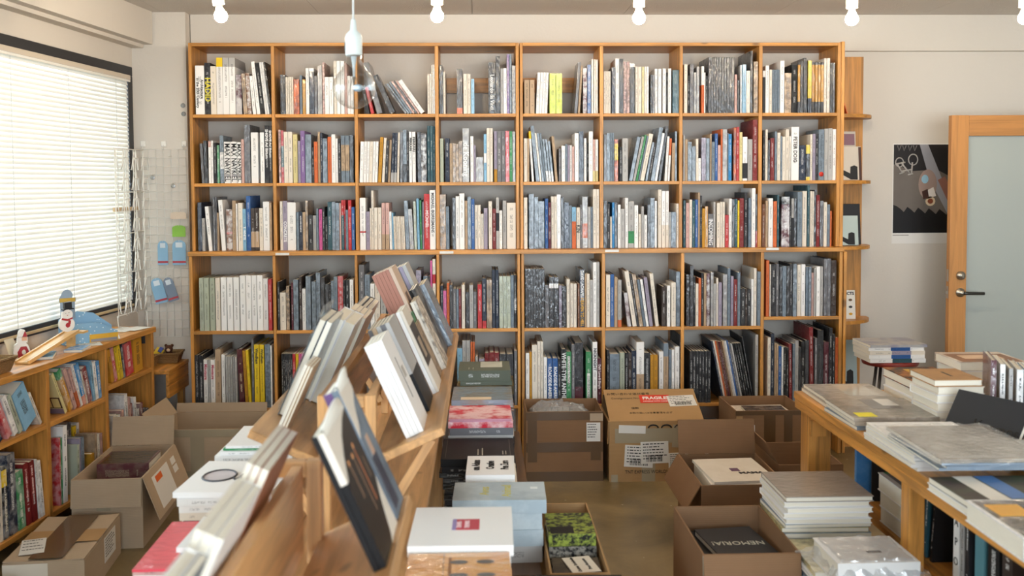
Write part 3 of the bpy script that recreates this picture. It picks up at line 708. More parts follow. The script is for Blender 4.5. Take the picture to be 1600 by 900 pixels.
 (4, 7): (1100, 500, "556 582 155 I;584 612 122 N;616 630 210 a;632 650 212 a;652 676 230 B;678 694 240 W;696 718 240 K;720 740 245 K;748 774 212 r/-8;776 796 210 S;798 826 182 G;828 850 240 Kw;852 880 190 K;884 916 180 Dw;930 964 65 r/-14;968 990 160 M;992 1044 90 Kw;1046 1090 195 U;1094 1122 70 D;1126 1144 125 D;1148 1176 155 O;1178 1198 65 e"),
}
SHELF_BOOKS = {}
for (r, c), (ox, oy, data) in BAYS.items():
    yf = (YF if r < 3 else YL) + .004
    z0 = ZR[r + 1] if not (r == 3 and c == 7) else Z48
    xs = ux if r < 3 else lx
    ci = c if c < 4 else c + 1
    lim0, lim1 = xs[ci][1] + .0008, xs[ci + 1][0] - .0008
    prev = lim0; rows = []
    base_py = {0: 177, 1: 285, 2: 391, 3: 514, 4: 634}[r]
    for n, it in enumerate(data.split(';')):
        a, b_, top, rest = it.split()
        lean = 0.0; band = (2, 3); c2 = None
        if '/' in rest:
            q, l = rest.split('/')
            if '|' in l: l, bb = l.split('|'); q = q + '|' + bb
            lean = float(l); rest = q
        if '|' in rest:
            rest, bb = rest.split('|'); c2, v0, v1 = bb.split(','); band = (float(v0), float(v1))
        yb = yf + random.uniform(0, .014)
        X0 = XW(ox + float(a) / SC, base_py, yb); X1 = XW(ox + float(b_) / SC, base_py, yb)
        zt_ = P(ox + ((float(a) + float(b_)) / 2 + lean) / SC, oy + float(top) / SC, Y=yb).z - z0
        ztop = ZR[r] - TB - (.006 if r == 3 else 0) - .004 if not (r == 4 and c == 7) else Z48 - TB - .004
        zt_ = min(zt_, ztop - z0 - (X1 - X0) * abs(lean / SC / 270.0 / zt_))
        X0 = max(X0, prev + .0006); X1 = min(X1, lim1)
        if X1 - X0 < .004: X1 = X0 + .004
        prev = X1
        rows.append([X0, X1, zt_, lean / SC / 270.0 / zt_, rest[0], len(rest) > 1, c2, band, yb])
    # leaning books rest on their neighbours without cutting into them
    for i in range(len(rows) - 1, -1, -1):
        q = rows[i]
        if q[3] > 0:
            nx, ns, nz = (rows[i + 1][0], rows[i + 1][3], rows[i + 1][2]) if i + 1 < len(rows) else (lim1, 0.0, 9.0)
            zc = min(q[2], nz)
            q[3] = min(q[3], (nx + ns * zc - .0008 - q[1]) / zc)
    for i, q in enumerate(rows):
        if q[3] < 0 or (i and rows[i - 1][3] > 0):
            px_, ps, pz = (rows[i - 1][1], rows[i - 1][3], rows[i - 1][2]) if i else (lim0, 0.0, 9.0)
            zc = min(q[2], pz)
            q[3] = max(q[3], (px_ + ps * zc + .0008 - q[0]) / zc)
    for n, (X0, X1, zt_, tn, code, wr, c2, band, yb) in enumerate(rows):
        th = math.atan(tn)
        t = (X1 - X0) * math.cos(th) - .0006
        h = zt_ / math.cos(th) - t * abs(math.sin(th)) * .5
        d = max(.13, min(.29, h * random.uniform(.72, .82)))
        if th < 0: M = Matrix.Translation((X0, yb, z0 + .0004)) @ Matrix.Rotation(th, 4, 'Y') @ Matrix.Translation((t / 2, 0, 0))      # stands on the lower left edge
        else: M = Matrix.Translation((X1, yb, z0 + .0004)) @ Matrix.Rotation(th, 4, 'Y') @ Matrix.Translation((-t / 2, 0, 0))
        kind = 'wrapped_book' if wr else ('hardcover_book' if t > .0165 else 'paperback_book')
        w = PAL[code][0]
        desc = {'wrapped_book': 'plastic-wrapped book', 'hardcover_book': 'hardcover', 'paperback_book': 'slim paperback'}[kind]
        lab = f"{w} {desc}, {ORD[n]} from left in {CAB[c]} bay of {ROWN[r]} bookcase row"
        art = (.6 if code in 'aAGUkOP' else (.5 if code in 'SvM' else .15)) if wr else (.0 if code in 'WI' else (.25 if code in 'S' else .05))
        inkc = None if not wr else {'S': '323C48', 'v': '4A4450', 'M': '3A3A40', 'G': '76767A', 'D': '5E5E64', 'N': '5A6678', 'K': '4A4A50', 'T': '7A929A'}.get(code)
        SHELF_BOOKS[(r, c, n)] = book(kind, M, t, d, h, code, c2, band, ink=inkc, inkamt=.55 if not wr else .5, art=art, artscale=random.choice((18, 30, 55)), wrapped=wr, label=lab, group=f"books in the {ROWN[r]} row of the bookcase")
# lettering that can be read on the spines
for key, body, size, col, at, sx, dx in (
        ((0, 0, 0), "Architecture", .021, '1C1C1E', .52, 1.0, .012), ((0, 0, 0), "in the 20th Century", .021, '1C1C1E', .44, 1.0, -.012), ((0, 0, 1), "HADID", .044, 'E8DC3C', .48, 1.0, 0),
        ((0, 3, 6), "Leonardo da Vinci", .032, 'E4E4E4', .42, .85, 0),
        ((1, 0, 7), "MAX NAYKIEL", .044, '1A1A1C', .5, .78, 0), ((1, 0, 8), "MAX NAYKIEL", .044, '1A1A1C', .5, .78, 0), ((1, 0, 9), "MAX NAYKIEL", .026, '1A1A1C', .5, 1.3, 0),
        ((1, 0, 14), "SHOVE Ad libitum", .022, 'EDEDED', .68, 1.0, 0), ((1, 0, 15), "SHOVE Ad libitum", .017, 'EDEDED', .68, 1.2, 0), ((1, 3, 6), "de Kooning", .044, 'F2F2F0', .42, .95, 0), ((1, 2, 16), "FERRARI", .016, '222222', .75, 1.3, 0), ((1, 2, 17), "FERRARI", .018, '222222', .75, 1.3, 0),
        ((1, 7, 10), "PETER DOIG", .030, '3A3232', .58, .9, 0), ((2, 1, 1), "CONCRETE", .024, 'F4F4F4', .38, .95, 0), ((2, 0, 11), "T. WHITE", .018, 'F4F4F4', .42, 1.0, 0),
        ((2, 2, 23), "MICHAEL", .024, 'F4E4E4', .55, 1.0, 0), ((2, 2, 24), "MICHAEL BORREMANS", .024, '55555A', .62, .95, 0), ((2, 4, 13), "KIN", .030, '1C1C1E', .48, .9, 0), ((2, 6, 9), "INCOMING", .036, 'E8E8E8', .46, .85, 0),
        ((3, 4, 16), "DAVID LACHAPELLE", .024, 'F0F0F0', .72, .8, 0), ((3, 4, 16), "HEAVEN TO HELL", .026, 'E0A82C', .26, .8, 0), ((4, 0, 2), "Minotaure", .024, 'C8506A', .75, .9, 0), ((4, 0, 4), "Minotaure", .022, 'C8506A', .75, .9, 0), ((4, 0, 16), "Wyndham", .024, '2A2A2A', .82, .9, 0), ((4, 0, 17), "Wyndham", .022, '2A2A2A', .82, .9, 0),
        ((4, 4, 6), "ROADSIDE AMERICA", .026, 'F0F0F0', .42, 1.0, 0), ((4, 4, 7), "ROADSIDE AMERICA", .026, 'F0F0F0', .42, 1.0, 0), ((4, 4, 9), "WHITE TYPE ANTHEM", .036, 'F0F0F0', .48, .85, 0), ((4, 4, 14), "NICKNIGHT", .024, '3A3A48', .72, 1.0, 0), ((4, 4, 15), "Dahl Love & Simple", .018, 'E4D8D8', .6, 1.0, 0),
        ((3, 3, 20), "TILLIERS", .014, 'E8E8E8', .45, 1.4, 0)):
    spine_text(SHELF_BOOKS[key], body, size, col, at, dx, sx, bold=.0006)
for key in ((4, 0, 12), (2, 1, 4)):   # bold but unreadable titles
    o = SHELF_BOOKS[key]; o['ink'] = list(lin('E4D4B0' if key[0] == 4 else 'F2F2F2')); o['band'] = [2.0, 3.0, 1.0]
for key in ((4, 4, 10), (4, 4, 13)):   # white title strips on the green spines
    o = SHELF_BOOKS[key]; t, d, h = o['dim']
    box('title_strip', None, (t * .55, .0006, h * .52), plain('ECECE6', .6, var=0), o, M=wm(o) @ Matrix.Translation((-.0, -.0005, h * (.66 if key[2] == 10 else .33))))
    M = Matrix(((0, 1, 0, 0), (0, 0, -1, -.0011), (-1, 0, 0, h * (.66 if key[2] == 10 else .33)), (0, 0, 0, 1)))
    text("WOLFGANG TILLMANS" if key[2] == 10 else "CONVERSATIONS", .019, plain('202022', .6, var=0), o, wm(o) @ M, sx=.85)
o = SHELF_BOOKS[(1, 7, 16)]; t, d, h = o['dim']   # red heart-like spot on a pale spine
lathe('red_spot', [(.014, 0), (.014, .0008)], plain('D23A2C', .5, var=0), o, wm(o) @ Matrix.Translation((0, -.0003, h * .12)) @ Matrix.Rotation(math.pi / 2, 4, 'X'), n=12)

# ================================================================== CARTONS (used all over the floor)
def cardboard(name, col):
    m, nt, b = newmat(name); L = nt.links.new
    tc = N(nt, 'ShaderNodeTexCoord')
    wv = N(nt, 'ShaderNodeTexWave', wave_type='BANDS', bands_direction='Z'); wv.inputs['Scale'].default_value = 45; wv.inputs['Distortion'].default_value = .3; L(tc.outputs['Object'], wv.inputs['Vector'])
    n1 = N(nt, 'ShaderNodeTexNoise'); n1.inputs['Scale'].default_value = 6; n1.inputs['Detail'].default_value = 7; L(tc.outputs['Object'], n1.inputs['Vector'])
    f = math_n(nt, 'MULTIPLY_ADD', n1.outputs[0], .3, .85)
    f = math_n(nt, 'MULTIPLY', f, math_n(nt, 'MULTIPLY_ADD', wv.outputs[1], .04, .98))
    sv = N(nt, 'ShaderNodeVectorMath', operation='SCALE'); sv.inputs[0].default_value = lin(col); L(f, sv.inputs['Scale']); L(sv.outputs[0], b.inputs['Base Color'])
    b.inputs['Roughness'].default_value = .8; b.inputs['Specular IOR Level'].default_value = .2
    bp = N(nt, 'ShaderNodeBump'); bp.inputs['Strength'].default_value = .12; bp.inputs['Distance'].default_value = .002; L(wv.outputs[1], bp.inputs['Height']); L(bp.outputs[0], b.inputs['Normal'])
    return m


CB_BROWN, CB_TAN, CB_GREY = cardboard('cardboard_brown', '88674B'), cardboard('cardboard_tan', 'AE8A60'), cardboard('cardboard_greyish', 'B39E86')
TAPE = plain('5C4226', .35, 'brown_packing_tape', var=.08, coat=.25)
CTAPE = plain('A79B84', .2, 'clear_packing_tape', var=.08, coat=.8)
STICK = plain('E2DFDA', .55, 'shipping_label_paper', var=.02)
INKM = plain('1E1E20', .7, 'printed_ink', var=0)


def carton(x0, x1, y0, y1, h, mat, label, rot=0.0, z0=0.0, flaps=(), closed=False, group='cardboard boxes on the floor', inner=None):
    """Corrugated box; flaps: (side, angle, length) with angle 0 = straight up, 90 = outward level, 180 = hanging, -90 = folded in."""
    cx, cy, w, d = (x0 + x1) / 2, (y0 + y1) / 2, x1 - x0, y1 - y0
    F = Matrix.Translation((cx, cy, z0)) @ Matrix.Rotation(rot, 4, 'Z')
    root = thing('cardboard_box', None, label, 'box', group, mat=F)
    t = .006
    def b(name, c, s, m=mat): return box(name, None, s, m, root, M=F @ Matrix.Translation(c))
    b('base_panel', (0, 0, t / 2 + .0005), (w - 2 * t, d - 2 * t, t))
    sides = {'front': b('side_panel', (0, -d / 2 + t / 2, h / 2), (w, t, h)), 'back': b('side_panel', (0, d / 2 - t / 2, h / 2), (w, t, h)),
             'left': b('side_panel', (-w / 2 + t / 2, 0, h / 2), (t, d - 2 * t - .0004, h)), 'right': b('side_panel', (w / 2 - t / 2, 0, h / 2), (t, d - 2 * t - .0004, h))}
    if closed:
        flaps = (('front', -90, d * .35), ('back', -90, d * .35), ('left', -92, w / 2 - .003), ('right', -92, w / 2 - .003))
    for side, angd, ln in flaps:
        a = math.radians(angd)
        lift = .0068 if closed and side in ('left', 'right') else (.0005 if closed else .0)
        org = {'front': (0, -d / 2, h), 'back': (0, d / 2, h), 'left': (-w / 2, 0, h), 'right': (w / 2, 0, h)}[side]
        rz = {'front': 0, 'back': math.pi, 'left': -math.pi / 2, 'right': math.pi / 2}[side]
        wd = (w if side in ('front', 'back') else d) - .004
        # hinge frame: local -y is outward
        Fm = F @ Matrix.Translation((org[0], org[1], org[2] + lift)) @ Matrix.Rotation(rz, 4, 'Z') @ Matrix.Rotation(a, 4, 'X') @ Matrix.Translation((0, .0022 if angd > -45 else .0, ln / 2 + .001))
        box('flap', None, (wd, .004, ln), mat, root, M=Fm)
    return root, F, (w, d, h)


def on_front(root, F, dims, u0, u1, v0, v1, mat, name='shipping_label', lift=.0008, side='front', rot=0.0):
    """Flat sheet stuck on a side of a carton, in fractions of that side."""
    w, d, h = dims
    if side == 'front': M = F @ Matrix.Translation(((u0 + u1 - 1) / 2 * w, -d / 2 - lift / 2 - .0003, (v0 + v1) / 2 * h)); s = (abs(u1 - u0) * w, lift, abs(v1 - v0) * h)
    elif side == 'right': M = F @ Matrix.Translation((w / 2 + lift / 2 + .0003, (u0 + u1 - 1) / 2 * d, (v0 + v1) / 2 * h)); s = (lift, abs(u1 - u0) * d, abs(v1 - v0) * h)
    else: M = F @ Matrix.Translation(((u0 + u1 - 1) / 2 * w, (v0 + v1 - 1) / 2 * d, h + lift / 2 + .0122)); s = (abs(u1 - u0) * w, abs(v1 - v0) * d, lift)
    if rot: M = M @ Matrix.Rotation(rot, 4, 'Y' if side == 'front' else ('X' if side == 'right' else 'Z'))
    return box(name, None, s, mat, root, M=M)


def print_lines(sheet, n=5, bars=False, axis='front', seed=0):
    """Rows of small printed marks on a stuck-on sheet (sub-parts of it)."""
    rnd = random.Random(seed); me = sheet.data; dx, dy, dz = sheet.dimensions if False else [max(v.co[i] for v in me.vertices) - min(v.co[i] for v in me.vertices) for i in range(3)]
    vs = []; fs = []
    def quad(a0, a1, b0, b1):
        k = len(vs)
        if axis == 'front': vs.extend([(a0, -dy / 2 - .0004, b0), (a1, -dy / 2 - .0004, b0), (a1, -dy / 2 - .0004, b1), (a0, -dy / 2 - .0004, b1)])
        elif axis == 'right': vs.extend([(dx / 2 + .0004, a0, b0), (dx / 2 + .0004, a1, b0), (dx / 2 + .0004, a1, b1), (dx / 2 + .0004, a0, b1)])
        else: vs.extend([(a0, b0, dz / 2 + .0004), (a1, b0, dz / 2 + .0004), (a1, b1, dz / 2 + .0004), (a0, b1, dz / 2 + .0004)])
        fs.append((k, k + 1, k + 2, k + 3))
    A, B = (dx, dz) if axis == 'front' else ((dy, dz) if axis == 'right' else (dx, dy))
    for i in range(n):
        b0 = B * (.4 - .8 * i / n); x = -A * .42
        while x < A * (.1 + .3 * rnd.random()):
            l = A * rnd.uniform(.04, .14); quad(x, min(x + l, A * .44), b0 - B * .022, b0 + B * .022); x += l + A * .03
    if bars:
        x = -A * .3
        while x < A * .3:
            l = A * rnd.uniform(.008, .03); quad(x, x + l, -B * .42, -B * .12); x += l + A * rnd.uniform(.012, .03)
    return mesh('printed_lines', vs, fs, INKM, sheet, wm(sheet))


# ================================================================== WINDOW SIDE: low bookcase
lc = thing('low_bookcase', LW(1.3, .14, 0), 'low orange pine bookcase under the window filled with picture books', 'bookcase')
SZ = .806
lbox('top_board', .40, 2.5, .002, .285, SZ - .028, SZ, PINE[1], lc, bev=.002)
UPR = (.42, .955, 1.50, 2.08)
for i, s in enumerate(UPR):
    lbox('upright', s, s + .03, .004, .278, .001, SZ - .0285, PINE[2], lc, bev=.0015)
SHZ = {0: .588, 1: .539, 2: .54}
for i in range(3):
    a, b_ = UPR[i] + .0304, UPR[i + 1] - .0004
    lbox('shelf_board', a, b_, .004, .276, SHZ[i] - .025, SHZ[i], PINE[1], lc, bev=.0015)
    lbox('shelf_board', a, b_, .004, .276, .106, .131, PINE[1], lc, bev=.0015)
    lbox('back_panel', a, b_, .0042, .008, .1315, SZ - .029, PINE[2], lc)
    for q in (a + .003, b_ - .003): pass
BRK = plain('3A3A3E', .5, 'black_bracket', var=0)
for s in (UPR[0] + .032, UPR[1] - .002, UPR[2] - .002):
    lbox('corner_bracket', s, s + .0015 if s > .5 else s + .0015, .225, .245, SZ - .085, SZ - .029, BRK, lc)


def wall_run(items, zb, dfront, bay, place, group, names=None, depth=.17):
    """Books standing in the low bookcase, spines facing the room. items: px0 px1 (at the base), top py, colour, lean px at the top, opts."""
    rows = []
    for it in items:
        p0, p1, top, code, lean = it[:5]; k = it[5] if len(it) > 5 else {}
        # where the base lies: pixel row of the shelf edge at that column
        lo, hi = 300, 1100
        for _ in range(40):
            mid = (lo + hi) / 2
            if PL((p0 + p1) / 2, mid, dfront)[1] > zb: lo = mid
            else: hi = mid
        yb = lo
        a = -PL(p0, yb, dfront)[0]; b_ = -PL(p1, yb, dfront)[0]
        st, zt = PL((p0 + p1) / 2 + lean, top, dfront)
        rows.append([a, b_, zt - zb, ((-st) - (a + b_) / 2) / (zt - zb) if lean else 0.0, code, k])
    lim0, lim1 = -UPR[bay + 1] + .002, -(UPR[bay] + .03) - .006
    zmax = (SHZ[bay] - .025 - zb if zb < .2 else SZ - .028 - zb) - .004
    last = rows[-1][1]
    if last > lim1:
        f = (lim1 - lim0) / (last - lim0)
        for q in rows: q[0] = lim0 + (q[0] - lim0) * f; q[1] = lim0 + (q[1] - lim0) * f
    prev = lim0
    for i, q in enumerate(rows):
        q[2] = min(q[2], zmax - (q[1] - q[0]) * abs(q[3]))
        q[0] = max(q[0], prev + .0008); q[1] = max(q[1], q[0] + .005); prev = q[1]
        p = rows[i - 1] if i else [0, lim0, 9, 0]
        zc = min(q[2], p[2]); q[3] = max(q[3], (p[1] + p[3] * zc + .0008 - q[0]) / zc)
    out = []
    F = Matrix.Translation(LW(0, dfront, zb)) @ Matrix(((-LA.x, -LN.x, 0, 0), (-LA.y, -LN.y, 0, 0), (0, 0, 1, 0), (0, 0, 0, 1)))
    for i, (a, b_, zt, tn, code, k) in enumerate(rows):
        th = math.atan(tn); t = (b_ - a) * math.cos(th) - .0008; h = zt / math.cos(th)
        d = min(depth, max(.12, h * .75))
        M = F @ (Matrix.Translation((a, 0, .0004)) @ Matrix.Rotation(th, 4, 'Y') @ Matrix.Translation((t / 2, 0, 0)) if th < 0 else Matrix.Translation((b_, 0, .0004)) @ Matrix.Rotation(th, 4, 'Y') @ Matrix.Translation((-t / 2, 0, 0)))
        kk = dict(art=.3, artscale=20, wrapped=False); kk.update(k)
        out.append(book('picture_book', M, t, d, h, code, label=f"{PAL[code][0]} picture book, {ORD[i]} from left {place}", group=group, **kk))
    return out


G1 = 'picture books in the low window bookcase'
wall_run([(4, 10, 640, 'N', -22), (17, 26, 628, 'R', -20), (28, 36, 620, 'W', -20), (37, 44, 618, 'e', -20), (46, 70, 612, 'L', -20, dict(art=.1)), (71, 75, 613, 'I', -19)], SHZ[2], .262, 2, 'on upper shelf of the nearest bay', G1)
r = wall_run([(0, 11, 735, 'I', -4), (13, 21, 726, 'K', -5, dict(c2='Y', band=(.72, .95))), (23, 36, 706, 'N', -6, dict(wrapped=True)), (38, 50, 733, 'E', -7), (52, 60, 720, 'r', -7, dict(art=0)), (62, 70, 716, 'r', -7, dict(art=0)), (72, 75, 713, 'W', -7), (77, 82, 715, 'W', -8)], .131, .262, 2, 'on lowest shelf of the nearest bay', G1)
spine_text(r[1], "PAPER AIRPLANES", .020, 'E8E0C8', .36); spine_text(r[4], "prints charming", .020, 'E8B8B0', .68); spine_text(r[5], "prints charming", .020, 'E8B8B0', .70); spine_text(r[3], "ORIGAMI ZOO KIT", .016, 'E8E8D0', .35)
r = wall_run([(104, 108, 585, 'y', -22, dict(art=0)), (111, 118, 580, 'E', -20, dict(c2='o', band=(0, .8))), (119, 124, 577, 'P', -18), (125.5, 129.5, 576, 'P', -16, dict(c2='O', band=(0, .4))), (130, 133.5, 570, 'W', -16), (133.8, 139, 569, 'b', -13, dict(c2='O', band=(0, .22))), (139.5, 142, 581, 'I', -12), (142.5, 149.5, 575, 'r', -11), (150.5, 154, 563, 'L', -7), (154.5, 159, 564, 'W', -6), (159.5, 164, 563, 'b', -5)], SHZ[1], .262, 1, 'on upper shelf of the middle bay', G1)
o = r[0]   # cream cover with a picture of teeth on the nearest one
cover_plate(o, .02, .98, .0, .13, plain('7C6A78', .6, var=.05), -1); cover_plate(o, .02, .98, .14, .42, plain('3A1E14', .6, var=.1), -1)
for q in range(4): cover_plate(o, .06 + .23 * q, .26 + .23 * q, .16, .39, plain('CDB878', .6, var=.1), -1, lift=.0009)
wall_run([(96, 98.5, 683, 'R', -2), (99, 101.5, 683, 'E', -2), (103, 110, 664, 'W', -2, dict(art=0)), (127, 131, 692, 'e', -1, dict(art=0)), (132, 134.5, 682, 'v', -2), (135.5, 140, 680, 'S', -2), (151, 157, 704, 'o', -1), (160, 163.5, 673, 'a', -3), (164.5, 168, 673, 'I', -3), (169, 173, 672, 'P', -3)], .131, .262, 1, 'on lowest shelf of the middle bay', G1, depth=.10)
wall_run([(112, 119, 662, 'A', 0), (121, 130, 660, 'o', 0), (131, 149, 645, 'N', 0), (152, 159.5, 647, 'Y', 0), (160.5, 166, 641, 'W', 0)], .131, .14, 1, 'in the back row of the middle bay', G1, depth=.12)
wall_run([(174.7, 179.6, 548, 'o', -8), (180, 184.5, 545, 'R', -8), (185.3, 188.3, 543, 'Y', -7), (189, 193.6, 540, 'Y', -7), (194, 196.7, 537, 'N', -6), (198.5, 209.5, 535, 'R', -5, dict(art=.1)), (211, 223.5, 528, 'o', -3, dict(art=0))], SHZ[0], .262, 0, 'on upper shelf of the bay by the pier', G1)
wall_run([(186, 192, 646, 'I', -5), (194, 200, 646, 'W', -5, dict(ink='2E8A4A', art=.6)), (202, 207, 637, 'P', -5), (209, 215, 612, 'W', -6, dict(c2='r', band=(0, .12))), (216, 221, 617, 'P', -6), (222, 225, 625, 'r', -6), (226, 231, 615, 'W', -5, dict(c2='A', band=(.3, .55))), (232, 236, 632, 'W', -4), (237, 243, 622, 'r', -4), (244, 248, 629, 'N', -3), (249, 253, 629, 'N', -3)], .131, .262, 0, 'on lowest shelf of the bay by the pier', G1)

# ---- little counter between the low bookcase and the wall bookcase
bn = thing('wooden_counter', LW(.2, .15, 0), 'small pine counter with a plank front beside the low bookcase', 'counter')
bx0, bx1 = -2.03, -1.74
box2('counter_top', (-2.03, 5.56, .53), (-1.745, 5.935, .552), PINE[1], bn, bev=.002)
box2('front_plank', (-1.765, 5.56, .465), (-1.747, 5.935, .529), PINE[1], bn, bev=.002)
box2('front_plank', (-1.765, 5.56, .395), (-1.747, 5.935, .4635), PINE[1], bn, bev=.002)
box2('support_leg', (-2.03, 5.88, 0.001), (-1.99, 5.92, .5295), PINE[2], bn)
box2('support_leg', (-1.80, 5.88, 0.001), (-1.766, 5.92, .5295), PINE[2], bn)
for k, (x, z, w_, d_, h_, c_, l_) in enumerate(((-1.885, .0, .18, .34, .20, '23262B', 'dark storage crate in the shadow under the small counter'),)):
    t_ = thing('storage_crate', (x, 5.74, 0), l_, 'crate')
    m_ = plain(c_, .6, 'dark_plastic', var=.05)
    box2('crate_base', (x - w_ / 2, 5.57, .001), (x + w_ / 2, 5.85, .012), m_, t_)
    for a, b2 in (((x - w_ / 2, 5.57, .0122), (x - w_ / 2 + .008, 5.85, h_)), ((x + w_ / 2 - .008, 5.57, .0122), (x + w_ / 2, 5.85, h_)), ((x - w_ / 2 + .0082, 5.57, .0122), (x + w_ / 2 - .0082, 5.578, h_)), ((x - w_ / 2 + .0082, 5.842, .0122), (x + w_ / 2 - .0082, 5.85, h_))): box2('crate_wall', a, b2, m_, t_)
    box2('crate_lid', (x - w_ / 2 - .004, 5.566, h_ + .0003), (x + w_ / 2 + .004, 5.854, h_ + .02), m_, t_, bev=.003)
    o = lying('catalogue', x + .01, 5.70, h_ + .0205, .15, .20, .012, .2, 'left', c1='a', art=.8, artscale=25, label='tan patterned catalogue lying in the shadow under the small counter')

# woven baskets
m, nt, b = newmat('wicker'); L = nt.links.new
tc = N(nt, 'ShaderNodeTexCoord'); w1 = N(nt, 'ShaderNodeTexWave', bands_direction='Z'); w1.inputs['Scale'].default_value = 60; w1.inputs['Distortion'].default_value = 2.5; w1.inputs['Detail Scale'].default_value = 6; L(tc.outputs['Object'], w1.inputs['Vector'])
rp = N(nt, 'ShaderNodeValToRGB'); rp.color_ramp.elements[0].color = (*lin('6B4A2A'), 1); rp.color_ramp.elements[1].color = (*lin('C29A62'), 1); L(w1.outputs[1], rp.inputs[0]); L(rp.outputs[0], b.inputs['Base Color'])
bp = N(nt, 'ShaderNodeBump'); bp.inputs['Strength'].default_value = .9; bp.inputs['Distance'].default_value = .006; L(w1.outputs[1], bp.inputs['Height']); L(bp.outputs[0], b.inputs['Normal']); b.inputs['Roughness'].default_value = .75
WICKER = m


def basket(M, w, d, h, label):
    root = thing('wicker_basket', None, label, 'basket', 'wicker baskets by the window', mat=M)
    f = .82
    def ring(sx, sy, z): return [(-sx / 2, -sy / 2, z), (sx / 2, -sy / 2, z), (sx / 2, sy / 2, z), (-sx / 2, sy / 2, z)]
    vs = ring(w * f, d * f, .001) + ring(w, d, h) + ring(w - .016, d - .016, h) + ring(w * f - .016, d * f - .016, .009)
    fs = [(3, 2, 1, 0), (12, 13, 14, 15)]
    for k in range(3):
        for j in range(4): fs.append((k * 4 + j, k * 4 + (j + 1) % 4, (k + 1) * 4 + (j + 1) % 4, (k + 1) * 4 + j))
    mesh('woven_body', vs, fs, WICKER, root, M)
    pts = [Vector((sx * w / 2, sy * d / 2, h)) for sx, sy in ((-1, -1), (1, -1), (1, 1), (-1, 1))]
    tube('rim', pts, .007, WICKER, root, 6, True, M)
    return root


basket(Matrix.Translation(LW(1.83, .165, SZ + .001)) @ LR, .17, .26, .06, 'wicker basket at the near end of the low bookcase top')
basket(Matrix.Translation((-1.845, 5.84, .553)) @ Matrix.Rotation(.1, 4, 'Z'), .17, .15, .055, 'wicker tray on the small counter with a teddy bear')
basket(Matrix.Translation((-1.93, 5.65, .553)) @ Matrix.Rotation(-.1, 4, 'Z'), .15, .16, .06, 'wicker tray on the small counter nearest the low bookcase')
# teddy bear in the tray
tb = thing('teddy_bear', (-1.83, 5.84, .564), 'small brown teddy bear sitting in a wicker tray', 'toy')
FUR = plain('5A3422', .9, 'brown_fur', var=.15, bump=.8, bscale=140); MUZ = plain('D8B99A', .9, 'pale_muzzle', var=.05)
def ball(name, c, r, mat, parent, s=(1, 1, 1), n=12):
    prof = [(max(.0001, math.sin(math.pi * i / 8)) * r, -math.cos(math.pi * i / 8) * r) for i in range(9)]
    return lathe(name, prof, mat, parent, Matrix.Translation(c) @ Matrix.Diagonal((*s, 1)), n)
T0 = Vector((-1.83, 5.84, .564))
ball('torso', T0 + Vector((0, 0, .026)), .026, FUR, tb); ball('head', T0 + Vector((0, -.004, .066)), .023, FUR, tb)
ball('muzzle', T0 + Vector((.003, -.024, .061)), .011, MUZ, tb)
for q in (-1, 1):
    ball('ear', T0 + Vector((q * .018, 0, .085)), .009, FUR, tb); ball('arm', T0 + Vector((q * .03, -.008, .034)), .011, FUR, tb, (1.3, 1, 1)); ball('foot', T0 + Vector((q * .018, -.024, .012)), .012, MUZ, tb)
    ball('eye', T0 + Vector((q * .008, -.024, .072)), .0028, INKM, tb)
o = thing('toy_packet', (-1.885, 5.82, .58), 'small yellow and blue toy packet in the wicker tray beside the teddy bear', 'toy')
box('packet', (-1.885, 5.82, .612), (.045, .012, .05), plain('E6C22C', .5, var=.05), o, rot=Matrix.Rotation(.5, 3, 'Y') @ Matrix.Rotation(-.5, 3, 'X')); box('packet_band', (-1.872, 5.818, .627), (.02, .014, .03), plain('3A4E9C', .5, var=.05), o, rot=Matrix.Rotation(.5, 3, 'Y') @ Matrix.Rotation(-.5, 3, 'X'))

# ---- wooden toys, display box and papers on the low bookcase
LWOOD = wood('DDB070', 0, 'light_toy_wood', dark=.85, knots=False)


def cutout(name, label, poly_parts, base, face, thick, scale):
    """A thick flat wooden figure: parts are (name, outline in (x, z), colour, extra thickness)."""
    n = Vector((face[0], face[1], 0)).normalized(); xx = Vector((-n.y, n.x, 0))   # +x to the viewer's right when looking at the face
    M = Matrix(((xx.x, -n.x, 0, base.x), (xx.y, -n.y, 0, base.y), (0, 0, 1, base.z), (0, 0, 0, 1)))
    root = thing(name, None, label, 'toy', mat=M)
    for nm, poly, col, ex in poly_parts:
        prism(nm, [(x * scale, z * scale) for x, z in poly], -thick / 2 - ex, (thick / 2) if ex == 0 else -thick / 2 - .0002, plain(col, .5, var=.03), root, M)
    return root


def circ(cx, cz, rx, rz, n=18, a0=0, a1=2 * math.pi):
    return [(cx + rx * math.cos(a0 + (a1 - a0) * i / n), cz + rz * math.sin(a0 + (a1 - a0) * i / n)) for i in range(n)]


